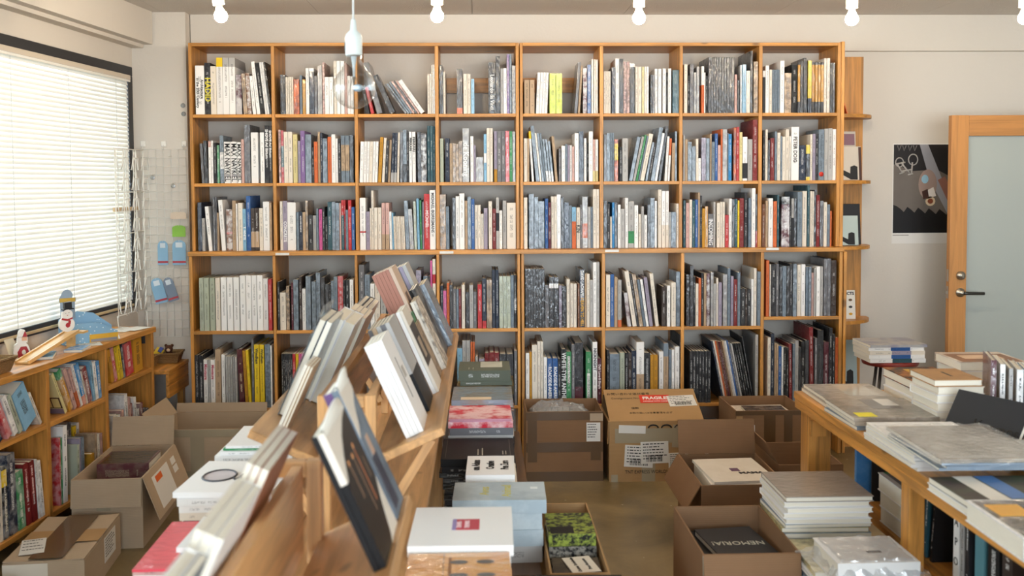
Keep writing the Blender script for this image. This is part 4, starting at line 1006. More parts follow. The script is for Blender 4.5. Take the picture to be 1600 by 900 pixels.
# ramp of two slats
s_b, z_b = PL(38, 570, .20); s_t, z_t = PL(117, 521, .20)
A_, B_ = LW(s_b, .19, SZ + .006), LW(s_t, .19, max(z_t, SZ + .08))
rp_ = thing('wooden_ramp', A_, 'pale wooden toy ramp leaning up behind the basket', 'toy')
dv = (B_ - A_); ln = dv.length; ex = dv.normalized(); ey = Vector((0, 0, 1)).cross(ex).normalized(); ez = ex.cross(ey)
RM = Matrix(((ex.x, ey.x, ez.x, 0), (ex.y, ey.y, ez.y, 0), (ex.z, ey.z, ez.z, 0), (0, 0, 0, 1)))
MID = Matrix.Translation((A_ + B_) / 2) @ RM
box('ramp_board', None, (ln, .05, .008), LWOOD, rp_, M=MID)
for q in (-1, 1): box('ramp_edge', None, (ln, .008, .016), LWOOD, rp_, M=MID @ Matrix.Translation((0, q * .0292, .003)))
box('ramp_support', B_ - ex * .02 - Vector((0, 0, (B_.z - SZ) / 2 + .002)), (.03, .03, B_.z - SZ - .014), LWOOD, rp_, rot=LR)
box('ramp_landing', B_ + Vector((.01, .045, -.008)), (.07, .05, .01), LWOOD, rp_, rot=LR)
SB = B_ - ex * .055 + ez * .0165 + Vector((0, 0, .001))
sm_ = cutout('wooden_snowman', 'white wooden snowman with black hat and red scarf at the top of the ramp', [
    ('snow_body', circ(0, .30, .29, .30, 20, -math.pi / 2, 1.5 * math.pi), 'EDE8E2', 0), ('snow_head', [(x, z) for x, z in circ(.02, .70, .20, .20)], 'EDE8E2', .0004), ('snow_neck', [(-.17, .5), (.2, .5), (.2, .8), (-.17, .8)], 'EDE8E2', 0),
    ('top_hat', [(-.14, .86), (.28, .90), (.28, .94), (.20, .95), (.19, 1.2), (-.09, 1.18), (-.08, .93), (-.15, .91)], '17171A', 0), ('scarf', [(-.22, .50), (.0, .44), (.2, .52), (.22, .58), (.02, .52), (-.2, .57)], 'B22A30', .0012), ('scarf_end', [(.05, .5), (.14, .44), (.12, .3), (.03, .34)], 'B22A30', .0012),
    ('heart', circ(.02, .27, .09, .10, 10), 'B22A30', .0012), ('nose', [(-.02, .70), (.05, .67), (.0, .65)], 'B84A2A', .0014), ('eye', circ(-.05, .76, .014, .014, 6), '17171A', .0014), ('eye', circ(.07, .77, .014, .014, 6), '17171A', .0014)], SB, (.62, -.78), .028, .118)
s_, z_ = PL(34, 557, .10)
sc_ = cutout('wooden_santa', 'wooden santa figure in a red coat standing behind the basket', [
    ('body', [(-.24, 0), (.26, 0), (.30, .25), (.22, .5), (.12, .62), (-.12, .62), (-.26, .5), (-.30, .22)], 'EDE8E2', 0), ('coat', [(-.14, .03), (.20, .03), (.24, .26), (.16, .46), (-.04, .46), (-.16, .25)], 'A82830', .0012), ('head', [(-.16, .6), (.2, .6), (.2, .82), (-.14, .82)], 'EDE8E2', 0), ('hat', [(-.12, .83), (.20, .83), (.12, 1.08), (-.02, 1.12), (-.10, 1.0)], 'EDE8E2', 0),
    ('hat_front', [(.02, .83), (.20, .83), (.12, 1.06)], 'A82830', .0012), ('face', [(.0, .68), (.18, .68), (.18, .82), (.0, .82)], 'D9A888', .0012), ('mitten', circ(.06, .24, .07, .10, 10), 'E6DCCB', .0024)], LW(s_, .10, SZ + .0008), (.55, -.84), .026, .118)
# star-patterned display box
m, nt, b = newmat('pale_blue_starred_card'); L = nt.links.new
tc = N(nt, 'ShaderNodeTexCoord'); vo = N(nt, 'ShaderNodeTexVoronoi'); vo.inputs['Scale'].default_value = 62; L(tc.outputs['Object'], vo.inputs['Vector'])
L(mixc(nt, math_n(nt, 'LESS_THAN', vo.outputs['Distance'], .2), lin('86B2D4'), lin('E0EEF6')), b.inputs['Base Color']); b.inputs['Roughness'].default_value = .5
STAR = m
s0_, _z = PL(92, 534, .13); s1_, _z = PL(160, 527, .2)
D0 = LW(.95, .155, SZ + .0008)
db = thing('display_box', D0, 'pale blue counter display box with a rounded header beside the snowman', 'display box')
DM = Matrix.Translation(D0) @ LR @ Matrix.Rotation(-.75, 4, 'Z')
def dpris(nm, poly, x0, x1, mt): return prism(nm, poly, x0, x1, mt, db, DM @ Matrix(((0, 1, 0, 0), (1, 0, 0, 0), (0, 0, 1, 0), (0, 0, 0, 1))))
side_poly = [(-.11, 0), (.15, 0), (.15, .07), (.06, .14), (-.02, .155), (-.11, .12)]
dpris('side_card', side_poly, -.028, -.026, STAR); dpris('side_card', [(-.11, 0), (.15, 0), (.15, .05), (.05, .10), (-.11, .10)], .05, .052, STAR)
box('box_floor', None, (.076, .258, .002), STAR, db, M=DM @ Matrix.Translation((.012, .02, .0012)))
box('divider_card', None, (.074, .002, .08), STAR, db, M=DM @ Matrix.Translation((.012, .03, .042))); box('divider_card', None, (.074, .002, .07), STAR, db, M=DM @ Matrix.Translation((.012, .09, .037)))
box('front_lip', None, (.003, .14, .04), plain('D8A93A', .5, var=.1), db, M=DM @ Matrix.Translation((.0545, .08, .022))); box('front_lip_print', None, (.0008, .13, .014), plain('8E8E96', .5, var=.2), db, M=DM @ Matrix.Translation((.0568, .08, .012)))
hp = [(-.07, .12), (.0, .12), (.0, .205), (.005, .205), (.005, .225), (-.012, .225)] + [(-.037 + .03 * math.cos(a), .225 + .042 * math.sin(a)) for a in [math.pi * i / 9 for i in range(1, 9)]] + [(-.075, .225), (-.075, .205), (-.07, .205)]
dpris('header_card', [(y - .03, z) for y, z in hp], -.0255, -.023, plain('93A6BA', .5, var=.12))
box('header_band', None, (.001, .075, .02), plain('C9A64A', .5, var=.2), db, M=DM @ Matrix.Translation((-.0222, -.065, .215)))
# flat things on the top
for k, (px, py, w_, d_, rz, code, lab, art) in enumerate(((70, 558, .12, .17, .3, 'L', 'pale blue picture booklet lying on the low bookcase under the ramp', .4), (128, 547, .08, .15, .1, 'b', 'blue and white booklet lying at the front edge of the low bookcase', .5))):
    p = P(px, py, Z=SZ); o = lying('booklet', p.x - .02, p.y, SZ + .0005, w_, d_, .012, rz, 'left', c1=code, art=art, artscale=30, hard=False, label=lab, cat='booklet')
for k, (px, py, w_, d_, rz, lab) in enumerate(((140, 537, .10, .15, .5, 'printed postcard lying in front of the blue display box'), (172, 527, .09, .13, .4, 'small white card lying near the front of the low bookcase top'), (192, 515, .12, .16, -.2, 'pale printed sheet lying at the far end of the low bookcase'), (212, 514, .10, .14, -.35, 'white card lying beside the printed sheet at the bookcase end'))):
    p = P(px, py, Z=SZ + .002)
    o = box('card', (p.x, p.y, SZ + .0022 + .002 * (k == 3)), (w_, d_, .0016), plain('DAD7CF', .6, 'card_' + str(k), var=.12), rot=Matrix.Rotation(rz, 3, 'Z')); tag(o, lab, 'card')
    if k < 2: print_lines(o, 4, axis='top', seed=k)
fr = thing('small_note_stand', LW(1.42, .05, SZ), 'small tilted note card leaning by the window behind the santa figure', 'card')
box('note_card', LW(1.42, .06, SZ + .05), (.004, .07, .085), plain('D9CDB4', .6, var=.1), fr, rot=LR @ Matrix.Rotation(-.3, 4, 'Y')); box('card_foot', LW(1.42, .04, SZ + .006), (.05, .06, .008), LWOOD, fr, rot=LR)
wd_ = lbox('wooden_tray', 1.52, 1.95, .012, .05, SZ + .0005, SZ + .03, LWOOD, None, bev=.002); tag(wd_, 'plain pale wooden batten lying along the window behind the basket', 'batten')

# ---- white wire postcard rack and grid panel by the pier
WIRE = plain('ECEAE4', .35, 'white_coated_wire', var=0)
wr_ = thing('postcard_rack', LW(.23, .15, .83), 'tall empty white wire postcard rack hanging in front of the blind', 'rack')
pk = None
for ci_ in range(3):
    for ri in range(8):
        s = .40 - .125 * ci_; z = 1.775 - .1135 * ri
        if pk is None:
            w_ = .05
            pts = [(-.0, -w_, 0), (0.0, -w_ * .45, -.10), (.03, -w_ * .95, -.10), (.036, -w_ * .5, -.035), (.036, w_ * .5, -.035), (.028, w_ * .9, -.10), (0, w_ * .45, -.10), (0, w_, 0)]
            pk = tube('card_pocket', pts, .0034, WIRE, wr_, 5, False, Matrix.Translation(LW(s, .10, z)) @ LR)
        else:
            o = bpy.data.objects.new('card_pocket', pk.data); link(o, wr_, Matrix.Translation(LW(s, .10, z)) @ LR)
for ci_ in range(3):
    for q in (-.05, .05): tube('upright_wire', [LW(.40 - .125 * ci_ + q, .098, 1.79), LW(.40 - .125 * ci_ + q, .098, .86)], .0032, WIRE, wr_, 5)
for z in (1.79, 1.55, 1.32, 1.1, .87): tube('cross_wire', [LW(.46, .096, z), LW(.09, .096, z)], .0032, WIRE, wr_, 5)
box('hanging_bar', LW(.30, .085, 1.455), (.012, .30, .022), plain('D9BE98', .5, 'pale_wood_bar', var=.05), wr_, rot=LR)
tube('base_hook', [LW(.46, .096, .87), LW(.46, .10, .812), LW(.46, .16, .809)], .0032, WIRE, wr_, 5)
tube('base_hook', [LW(.09, .096, .87), LW(.09, .10, .6)], .0032, WIRE, wr_, 5)

gp = thing('wire_grid_panel', (-1.865, 5.925, .70), 'white wire grid panel hung on the corner pier for hanging goods', 'grid panel')
hv = hh = None
for i in range(7):
    x = -1.995 + .0435 * i
    if hv is None: hv = tube('vertical_wire', [(0, 0, 0), (0, 0, 1.11)], .0019, WIRE, gp, 5, False, Matrix.Translation((x, 5.925, .69)))
    else: link(bpy.data.objects.new('vertical_wire', hv.data), gp, Matrix.Translation((x, 5.925, .69)))
for i in range(23):
    z = .69 + i * 1.11 / 22
    if hh is None: hh = tube('horizontal_wire', [(0, 0, 0), (.265, 0, 0)], .0019, WIRE, gp, 5, False, Matrix.Translation((-1.998, 5.9215, z)))
    else: link(bpy.data.objects.new('horizontal_wire', hh.data), gp, Matrix.Translation((-1.998, 5.9215, z)))
for i, x in enumerate((-1.985, -1.865, -1.745)):
    t_ = thing('wall_hook', (x, 5.94, 1.82), ('first', 'second', 'third')[i] + ' white adhesive hook from the window above the wire grid', 'hook', 'white hooks above the grid panel')
    box('hook_plate', (x, 5.9355, 1.832), (.03, .008, .034), plain('F0EEE8', .4, 'white_plastic', var=0), t_, bev=.003)
    tube('hook_wire', [(x, 5.931, 1.826), (x, 5.926, 1.805), (x, 5.916, 1.797), (x, 5.912, 1.806)], .002, WIRE, t_, 5)
BLUEC = plain('8FBAD8', .45, 'pale_blue_card', var=.1)
def hang_card(px0, py0, px1, py1, mat, label, rot=0.0, y=5.912, extra=None):
    a, b_ = P(px0, py0, Y=y), P(px1, py1, Y=y)
    c = (a + b_) / 2; w_, h_ = abs(b_.x - a.x), abs(a.z - b_.z)
    root = thing('hanging_card', c, label, 'packet', 'hanging goods on the grid panel')
    R_ = Matrix.Rotation(rot, 4, 'Y')
    M = Matrix.Translation(c) @ R_
    poly = [(-w_ / 2, -h_ / 2), (w_ / 2, -h_ / 2), (w_ / 2, h_ * .28)] + [(w_ / 2 * math.cos(t), h_ * .28 + h_ * .22 * math.sin(t)) for t in [math.pi * i / 6 for i in range(1, 6)]] + [(-w_ / 2, h_ * .28)]
    prism('card', poly, -.001, .001, mat, root, M)
    tube('hook', [M @ Vector((0, 0, h_ * .42)), M @ Vector((0, -.004, h_ * .5 + .006)), Vector((c.x, 5.92, c.z + h_ * .5 + .008))], .0012, WIRE, root, 5)
    if extra: extra(root, M, w_, h_)
    return root
def bl(root, M, w_, h_):
    box('red_strip', None, (w_ * .98, .0006, h_ * .08), plain('B8404A', .5, var=0), root, M=M @ Matrix.Translation((0, -.0014, -h_ * .38)))
    box('white_panel', None, (w_ * .5, .0006, h_ * .2), plain('DCE6EE', .5, var=0), root, M=M @ Matrix.Translation((0, -.0014, h_ * .3)))
hang_card(246, 376, 263, 414, BLUEC, 'pale blue hang tag on the wire grid, middle row nearest the window', 0, 5.914, bl)
hang_card(269, 375, 291, 414, BLUEC, 'pale blue hang tag on the wire grid, middle row nearest the bookcase', 0, 5.914, bl)
hang_card(238, 434, 258, 474, BLUEC, 'pale blue hang tag low on the wire grid, tilted, nearest the window', -.25, 5.914, bl)
hang_card(258, 433, 275, 471, plain('7E8CA0', .45, 'greyblue_card', var=.1), 'grey blue hang tag low on the wire grid, tilted, nearest the bookcase', -.3, 5.908, bl)
hang_card(269, 352, 290, 370, plain('8CC24E', .5, 'green_card', var=.3), 'bright green card hanging on the wire grid', 0, 5.914)
hang_card(266, 331, 291, 342, plain('E0CDB8', .5, 'beige_card', var=.1), 'small beige printed tag hanging on the wire grid', 0, 5.914)
for i, (px, py) in enumerate(((241, 281), (273, 294), (268, 252), (281, 441))):
    p = P(px, py, Y=5.915)
    tube('peg_hook', [(p.x, 5.92, p.z + .03), (p.x, 5.905, p.z + .03), (p.x, 5.87, p.z + .026), (p.x, 5.868, p.z + .036)], .0016, WIRE, gp, 5)
    if i < 2:
        rg = lathe('key_ring', [(.012, -.001), (.0135, 0), (.012, .001)], plain('B0B0B0', .3, 'steel_ring', metal=1, var=0), None, Matrix.Translation((p.x, 5.885, p.z + .013)) @ Matrix.Rotation(math.pi / 2, 4, 'X'), 14)
        tag(rg, ('upper' if i == 0 else 'lower') + ' steel key ring hanging on a peg of the wire grid', 'key ring')

# ---- cartons along the window side
r1, F1, D1 = carton(-1.83, -1.535, 3.73, 4.25, .165, CB_GREY, 'taped shut greyish cardboard box nearest on the window side', rot=.1, closed=True)
on_front(r1, F1, D1, .30, .72, .02, .98, TAPE, 'tape', .0006, 'top'); on_front(r1, F1, D1, .0, 1.0, .35, .62, CB_TAN, 'torn_paper', .0004, 'top')
s_ = on_front(r1, F1, D1, .06, .36, .12, .45, STICK, 'address_label', .001, 'top', .25); print_lines(s_, 4, axis='top', seed=3)
s_ = on_front(r1, F1, D1, .52, .84, .30, .92, STICK, 'address_label', .001, 'right', .0); print_lines(s_, 7, axis='right', seed=4)
on_front(r1, F1, D1, .0, .55, .10, .98, plain('D8CFC0', .5, 'pale_paper', var=.1), 'pale_paper', .0005)
r2, F2, D2 = carton(-1.80, -1.50, 4.31, 4.88, .31, CB_GREY, 'open cardboard box of art books beside the low bookcase with an orange sticker', rot=.06, flaps=(('front', 172, .12), ('right', 160, .20), ('back', 12, .14)))
Mf = F2 @ Matrix.Translation((D2[0] / 2, 0, D2[2])) @ Matrix.Rotation(math.pi / 2, 4, 'Z') @ Matrix.Rotation(math.radians(160), 4, 'X') @ Matrix.Translation((0, -.0005, .1))
s_ = box('address_label', None, (.26, .001, .15), STICK, r2, M=Mf @ Matrix.Translation((-.06, .0052, .005)))
box('orange_sticker', None, (.10, .0006, .028), plain('E0662A', .5, var=.05), s_, M=wm(s_) @ Matrix.Translation((-.04, .001, -.052)))
for q in range(2): box('barcode_label', None, (.07, .001, .032), STICK, r2, M=Mf @ Matrix.Translation((.16, .0052, -.05 + .04 * q)))
on_front(r2, F2, D2, .35, .55, .55, .9, CTAPE, 'tape', .0006)
b2_ = lying('art_book', -1.655, 4.47, .20, .24, .26, .03, .06, 'near', c1='W', ink='8A5A3A', art=.85, artscale=16, label='art book with a brown picture cover lying in the box beside the low bookcase', M0=None)
b3_ = lying('art_book', -1.64, 4.62, .232, .23, .22, .09, .06, 'near', c1='U', ink='9A8A78', art=.2, artscale=22, wrapped=True, label='thick maroon plastic-wrapped book in the box beside the low bookcase')
cover_plate(b3_, .05, .95, .05, .95, BOOKW); b3_.children[-1]['c1'] = list(lin('8C7A6A')); b3_.children[-1]['c2'] = list(lin('8C7A6A')); b3_.children[-1]['ink'] = list(lin('C2A890')); b3_.children[-1]['dim'] = [1.0, 1.0, 1.0]; b3_.children[-1]['band'] = [2.0, 3.0, 0.0]; b3_.children[-1]['print'] = [.9, 30.0, 0.0]
box2('packing_sheet', (-1.77, 4.36, .012), (-1.54, 4.84, .1995), CB_GREY, r2)
r3, F3, D3 = carton(-1.69, -1.19, 5.10, 5.50, .33, CB_GREY, 'wide open greyish cardboard box in front of the bookcase by the window', flaps=(('back', 8, .05), ('left', 35, .10)))
on_front(r3, F3, D3, .0, 1.0, .88, .995, CTAPE, 'tape'); on_front(r3, F3, D3, .38, .52, .0, .88, CTAPE, 'tape'); on_front(r3, F3, D3, .0, 1.0, .22, .34, CTAPE, 'tape', .0012); on_front(r3, F3, D3, .01, .24, .68, .86, CB_GREY, 'paper_patch')
r4, F4, D4 = carton(-1.93, -1.70, 3.30, 3.62, .14, CB_GREY, 'corner of a cardboard box at the near edge by the low bookcase', rot=.1, closed=True)

# ================================================================== MIDDLE: display table with two-sided book racks
XC = -.355
tbl = thing('display_table', (-.58, 2.7, 0), 'long pine table in the middle of the shop carrying the sloped book racks', 'table')
TZ = .60
for i in range(4):
    x0 = -.88 + i * .178
    box2('table_plank', (x0, 1.0, TZ - .03), (x0 + .1765, 4.40, TZ), PALE[1], tbl, bev=.002)
for x in (-.84, -.205):
    for y in (1.05, 4.33):
        box2('leg', (x - .03, y, .001), (x + .03, y + .06, TZ - .0305), PALE[2], tbl, bev=.002)
for y in (1.06, 4.34): box2('apron_rail', (-.808, y, TZ - .10), (-.237, y + .03, TZ - .031), PALE[0], tbl)

TH = math.radians(24); CT, ST = math.cos(TH), math.sin(TH)
EO = (.25, .945)                      # outer edge of a ledge: offset from the centre line, height


def rack(y0, y1, label, board, XC=XC):
    root = thing('book_rack', (XC, (y0 + y1) / 2, TZ), label, 'rack', 'two-sided sloped racks on the middle table')
    ym, ln = (y0 + y1) / 2, y1 - y0
    for sd in (-1, 1):
        EO = (.088, .93) if board and sd < 0 else (.25, .945)
        LWD = .075 if board and sd < 0 else .20
        # ledge sloping down towards the middle
        c = Vector((XC + sd * (EO[0] - CT * LWD / 2 + ST * .011), ym, EO[1] - ST * LWD / 2 - CT * .011))
        box('ledge', c, (LWD, ln, .022), PALE[1], root, rot=Matrix.Rotation(-sd * TH, 4, 'Y'), bev=.002)
        if not board: box2('back_rail', (XC + sd * .062 - .011, y0 + .035, 1.0), (XC + sd * .062 + .011, y1 - .035, 1.028), PALE[1], root, bev=.002)
        for y in (y0 + .015, y1 - .045):
            if board and sd < 0: continue
            box2('post', (XC + sd * .062 - .015, y, TZ + .0005), (XC + sd * .062 + .015, y + .03, 1.0285), PALE[2], root, bev=.002)
        for y in (y0 + .046, y1 - .075):
            if board and sd < 0: continue   # slanted struts under the ledges
            a = Vector((XC + sd * .075, y + .012, .66)); b_ = Vector((XC + sd * (EO[0] - .03), y + .012, EO[1] - ST * .03 - .032))
            d = b_ - a; rot = d.to_track_quat('Z', 'Y').to_matrix().to_4x4()
            box('strut', (a + b_) / 2, (.024, .024, d.length), PALE[2], root, rot=rot)
    for y in (y0 + .015, y1 - .045): box2('cross_bar', (XC - (.07 if board else .0465), y, .995), (XC + .0465, y + .03, 1.0275), PALE[0], root, bev=.002)
    if board: box2('middle_board', (XC + .02, y0 + .05, .84), (XC + .042, y1 - .05, 1.022), PALE[1], root, bev=.002)
    return root


rack(2.58, 4.28, 'far two-sided sloped wooden rack crowded with leaning books', False)
rack(.95, 2.02, 'near two-sided sloped wooden rack close to the camera', True, XC - .045)


def leaning(sd, y0, y1, q, books, place, group='books leaning on the middle racks', h=.27, dz=0.0, name='leaning_book', XC=XC, EO=EO):
    """Books leaning in a rack, one behind the other; q = distance of the outer cover from the ledge's outer edge. books: outer to inner."""
    out = []; off = 0.0
    lx = Vector((sd * CT, 0, ST)); lz = Vector((-sd * ST, 0, CT))
    E = Vector((XC + sd * EO[0], 0, EO[1])) + lz * (.0008 + dz)
    for i, bk in enumerate(books):
        code, t = bk[0], bk[1]; k = dict(bk[2]) if len(bk) > 2 else {}
        k.setdefault('inkamt', 0.0); hh = k.pop('h', h); a0 = k.pop('y0', y0); a1 = k.pop('y1', y1)
        c = E - lx * (q + off + t / 2)
        off += t + .0008
        desc = k.pop('desc', f"{PAL[code][0]} book")
        pos = '' if len(books) == 1 else (', outermost' if i == 0 else (', innermost' if i == len(books) - 1 else f', {ORD[i]} from outside'))
        if sd > 0: M = Matrix(((lx.x, 0, lz.x, c.x), (0, 1, 0, a0), (lx.z, 0, lz.z, c.z), (0, 0, 0, 1)))
        else: M = Matrix(((lx.x, 0, lz.x, c.x), (0, -1, 0, a1), (lx.z, 0, lz.z, c.z), (0, 0, 0, 1)))
        out.append(book(name, M, t, a1 - a0, hh, code, label=f"{desc}{pos} {place}", group=group, **k))
    return out


r = leaning(1, 2.63, 2.82, .055, [('W', .012, dict(ink='9AA0B0', desc='white sketch-cover book')), ('W', .012), ('W', .012), ('W', .012)], 'at near end of far rack, aisle side')
cover_plate(r[0], .42, .47, .3, .75, plain('55565E', .6, var=.3)); cover_plate(r[0], .55, .8, .5, .62, plain('B9B4AC', .6, var=.3))
r = leaning(1, 2.86, 3.06, .05, [('G', .013, dict(c2='K', band=(.0, .42), hard=False)), ('M', .013, dict(c2='K', band=(0, .42), hard=False)), ('G', .013, dict(c2='K', band=(0, .42), hard=False)), ('a', .013, dict(c2='K', band=(0, .42), hard=False)), ('M', .012, dict(hard=False))], 'with black lower half on far rack, aisle side', h=.285)
r = leaning(1, 3.09, 3.27, .03, [('I', .009, dict(desc='cream catalogue with a dark portrait photo', inkamt=0)), ('W', .012)], 'on far rack, aisle side', h=.28)
m_ = book_material('dark_portrait_print', .4, False)
cover_plate(r[0], .06, .98, .30, .80, plain('35302E', .5, 'dark_photo', var=.5, bump=0)); cover_plate(r[0], .35, .7, .38, .62, plain('A8957F', .5, 'photo_light_patch', var=.3), lift=.0008)
r = leaning(1, 3.29, 3.45, .035, [('a', .006, dict(art=.7, ink='3A3128', artscale=22, h=.20, desc='tan picture booklet')), ('E', .006, dict(art=.7, ink='2A3A22', artscale=18, h=.235, desc='dark green picture booklet'))], 'beside cream catalogue on far rack')
r = leaning(1, 3.47, 3.66, .020, [('I', .008, dict(art=.7, ink='4A3B30', artscale=30, desc='cream catalogue with brown figures')), ('I', .012)], 'on far rack, aisle side', h=.26)
r = leaning(1, 3.70, 3.92, .03, [('D', .012, dict(art=.2, desc='large charcoal-covered book')), ('K', .01)], 'on far rack, aisle side', h=.285)
r = leaning(1, 3.95, 4.20, .012, [('S', .016, dict(wrapped=True, art=.5, desc='silvery plastic-wrapped book')), ('M', .012)], 'at far end of far rack, aisle side', h=.27)
# tall pile sticking up from the middle of the rack
r = leaning(1, 3.49, 3.66, .05, [('P', .012, dict(ink='8A5A48', inkamt=0, hard=False)), ('r', .012, dict(c2='P', hard=False)), ('A', .012, dict(hard=False)), ('r', .012, dict(hard=False)), ('A', .012, dict(hard=False)), ('r', .012, dict(hard=False))], 'in reddish pile rising above far rack', h=.40)
for i_, o_ in enumerate(r):
    o_['c1'] = list(lin('C9B09C') if i_ == 0 else lin('A87464'))
cover_plate(r[0], .3, .75, .62, .74, plain('5A4034', .5, var=.4)); cover_plate(r[0], .25, .8, .3, .6, plain('BC8A5E', .5, var=.2))
r = leaning(1, 3.96, 4.14, .05, [('G', .014, dict(hard=False)), ('v', .014, dict(hard=False)), ('M', .014, dict(hard=False)), ('v', .014, dict(hard=False))], 'in grey pile rising at far end of rack', h=.37)
# window side of the far rack
r = leaning(-1, 2.62, 2.76, .06, [('W', .008), ('o', .008, dict(art=.3, desc='ochre booklet')), ('a', .006, dict(desc='kraft brown booklet'))], 'at near end of far rack, window side', h=.205)
r = leaning(-1, 2.80, 3.03, .03, [('D', .022, dict(wrapped=True, art=.6, ink='9AB4BE', artscale=12, desc='dark book in a crinkled plastic bag')), ('S', .016, dict(wrapped=True))], 'on far rack, window side', h=.30)
M_ = wm(r[0]); t_, d_, h_ = r[0]['dim']
vs = []; fs = []; nx, ny, nz = 3, 10, 13
def crinkle(p, a): return p + Vector((noise.noise(p * 28), noise.noise(p * 28 + Vector((9, 3, 1))), noise.noise(p * 28 + Vector((2, 7, 5))))) * a
for j in range(ny + 1):
    for k in range(nz + 1):
        p = Vector((t_ / 2 + .004, -.012 + (d_ + .024) * j / ny, .012 + (h_ + .02) * k / nz)); vs.append(crinkle(p, .006))
for j in range(ny):
    for k in range(nz): a = j * (nz + 1) + k; fs.append((a, a + nz + 1, a + nz + 2, a + 1))
mesh('plastic_bag', vs, fs, FILM, r[0], M_, smooth=True)
r = leaning(-1, 3.06, 3.30, .045, [('W', .034, dict(inkamt=0)), ('W', .034, dict(inkamt=0, c2='k'))], 'of the thick white pair on far rack, window side', h=.275)
r = leaning(-1, 3.36, 3.52, .055, [('a', .010), ('D', .012, dict(wrapped=True)), ('M', .010)], 'between white books on far rack, window side', h=.24)
r = leaning(-1, 3.56, 3.80, .04, [('W', .02, dict(hard=False)), ('I', .014, dict(hard=False)), ('S', .02, dict(hard=False)), ('W', .014, dict(hard=False))], 'on far rack, window side', h=.22)
r = leaning(-1, 3.84, 4.18, .04, [('S', .02), ('D', .02), ('W', .02)], 'at far end of far rack, window side', h=.21)
# near rack
BLURB = 'on near rack, aisle side'
r = leaning(1, 1.64, 1.86, .012, [('K', .012, dict(ink='6E4A34', art=0, inkamt=0, desc='tall black paperback with candles on its cover', hard=False)), ('K', .010, dict(hard=False, desc='black paperback'))], BLURB, h=.25, XC=XC - .045)
o = r[0]
o['c1'] = list(lin('E6DDD0')); o['c2'] = list(lin('141416')); o['band'] = [0.0, .62, 0.0]
def cover_shape(o, pts, mat, lift=.0005, name='cover_print'):
    """Flat printed shape on the +x cover, outline in (u, v)."""
    t, d, h = o['dim']; n = len(pts)
    vs = [(t / 2 + k * lift, d * u, h * v) for k in (0.2, 1) for u, v in pts]
    return mesh(name, vs, [tuple(range(2 * n - 1, n - 1, -1)), tuple(range(n))] + [(i, (i + 1) % n, (i + 1) % n + n, i + n) for i in range(n)], mat, o, wm(o))
leaf = [(0, .04), (.5, .0), (.62, .06), (.8, .26), (1, .42), (1, .97), (.75, .93), (.5, .86), (.28, .76), (.1, .64), (0, .56)]
cover_shape(o, leaf, plain('121214', .35, 'black_cover', var=.1))
cover_shape(o, [(.5, 0), (1, 0), (1, .40), (.8, .25), (.62, .05)], plain('E6DDD0', .5, 'cream_cover', var=.03), .0003)
for q, (u, v0, v1, w_) in enumerate(((.30, .42, .66, .028), (.52, .26, .66, .022), (.66, .30, .70, .034), (.84, .44, .6, .02))): cover_plate(o, u, u + w_, v0, v1, plain('8A6A52' if q != 2 else 'B06A42', .6, var=.2), 1, lift=.0009)
for q, (u, v) in enumerate(((.29, .68), (.51, .68), (.67, .72))): cover_plate(o, u - .01, u + .04, v - .01, v + .03, plain('C88A58', .5, var=.3), 1, lift=.0013)
def page_fan(o, n=5):
    """White pages curling up over the top of a soft book."""
    t, d, h = o['dim']; vs = []; fs = []
    m = 9
    for i in range(m + 1):
        f = i / m; bend = math.sin(f * math.pi) * .022
        for zz, off in ((h * .97, 0), (h * 1.0, bend * .4), (h * 1.0 + .028 * math.sin(f * math.pi * .9 + .2), bend)):
            vs.append((t / 2 + .001 + off * .7, d * f, zz))
    for i in range(m):
        for k in range(2): a = i * 3 + k; fs.append((a, a + 3, a + 4, a + 1))
    vs2 = [(x - .004, y, z) for x, y, z in vs]; nb = len(vs); fs2 = [tuple(k + nb for k in reversed(f)) for f in fs]
    top = [(i * 3 + 2, (i + 1) * 3 + 2, (i + 1) * 3 + 2 + nb, i * 3 + 2 + nb) for i in range(m)]
    mesh('curled_pages', vs + vs2, fs + fs2 + top, plain('F2EEE4', .7, 'white_paper', var=.02), o, wm(o), smooth=True)
page_fan(o)
r = leaning(1, 1.88, 2.01, .012, [('S', .014, dict(art=.4, ink='2A2E3C', artscale=9, desc='blue grey paperback with a figure cover', hard=False)), ('V', .016, dict(c2='O', band=(.15, .4), art=.3, ink='3A1418', desc='purple and red paperback', hard=False))], BLURB, h=.275, XC=XC - .045)
cover_shape(r[0], [(0, .62), (.3, .7), (.6, .82), (1, .9), (1, 1), (0, 1)], plain('E6DDD0', .5, 'cream_cover', var=.03)); cover_plate(r[0], .15, .6, .05, .45, plain('34384A', .5, var=.4)); cover_plate(r[0], .3, .55, .45, .6, plain('C2A08A', .5, var=.2)); page_fan(r[0])
r = leaning(-1, 1.64, 1.90, .012, [('I', .010), ('A', .014, dict(c2='P', ink='B07A62', art=.2, desc='reddish brown hardcover')), ('A', .014, dict(ink='B07A62', art=.2, desc='reddish brown hardcover'))], 'on near rack, window side', h=.215, XC=XC - .045, EO=(.088, .93))
for o_ in r[1:]: o_['c1'] = list(lin('A5684A'))
r = leaning(-1, 1.36, 1.60, .012, [('I', .012), ('W', .016), ('W', .012, dict(c2='R', band=(.2, .3)))], 'of white books on near rack, window side', h=.20, XC=XC - .045, EO=(.088, .93))
r = leaning(-1, 1.06, 1.32, .015, [('W', .02), ('S', .012)], 'at close end of near rack, window side', h=.19, XC=XC - .045, EO=(.088, .93))

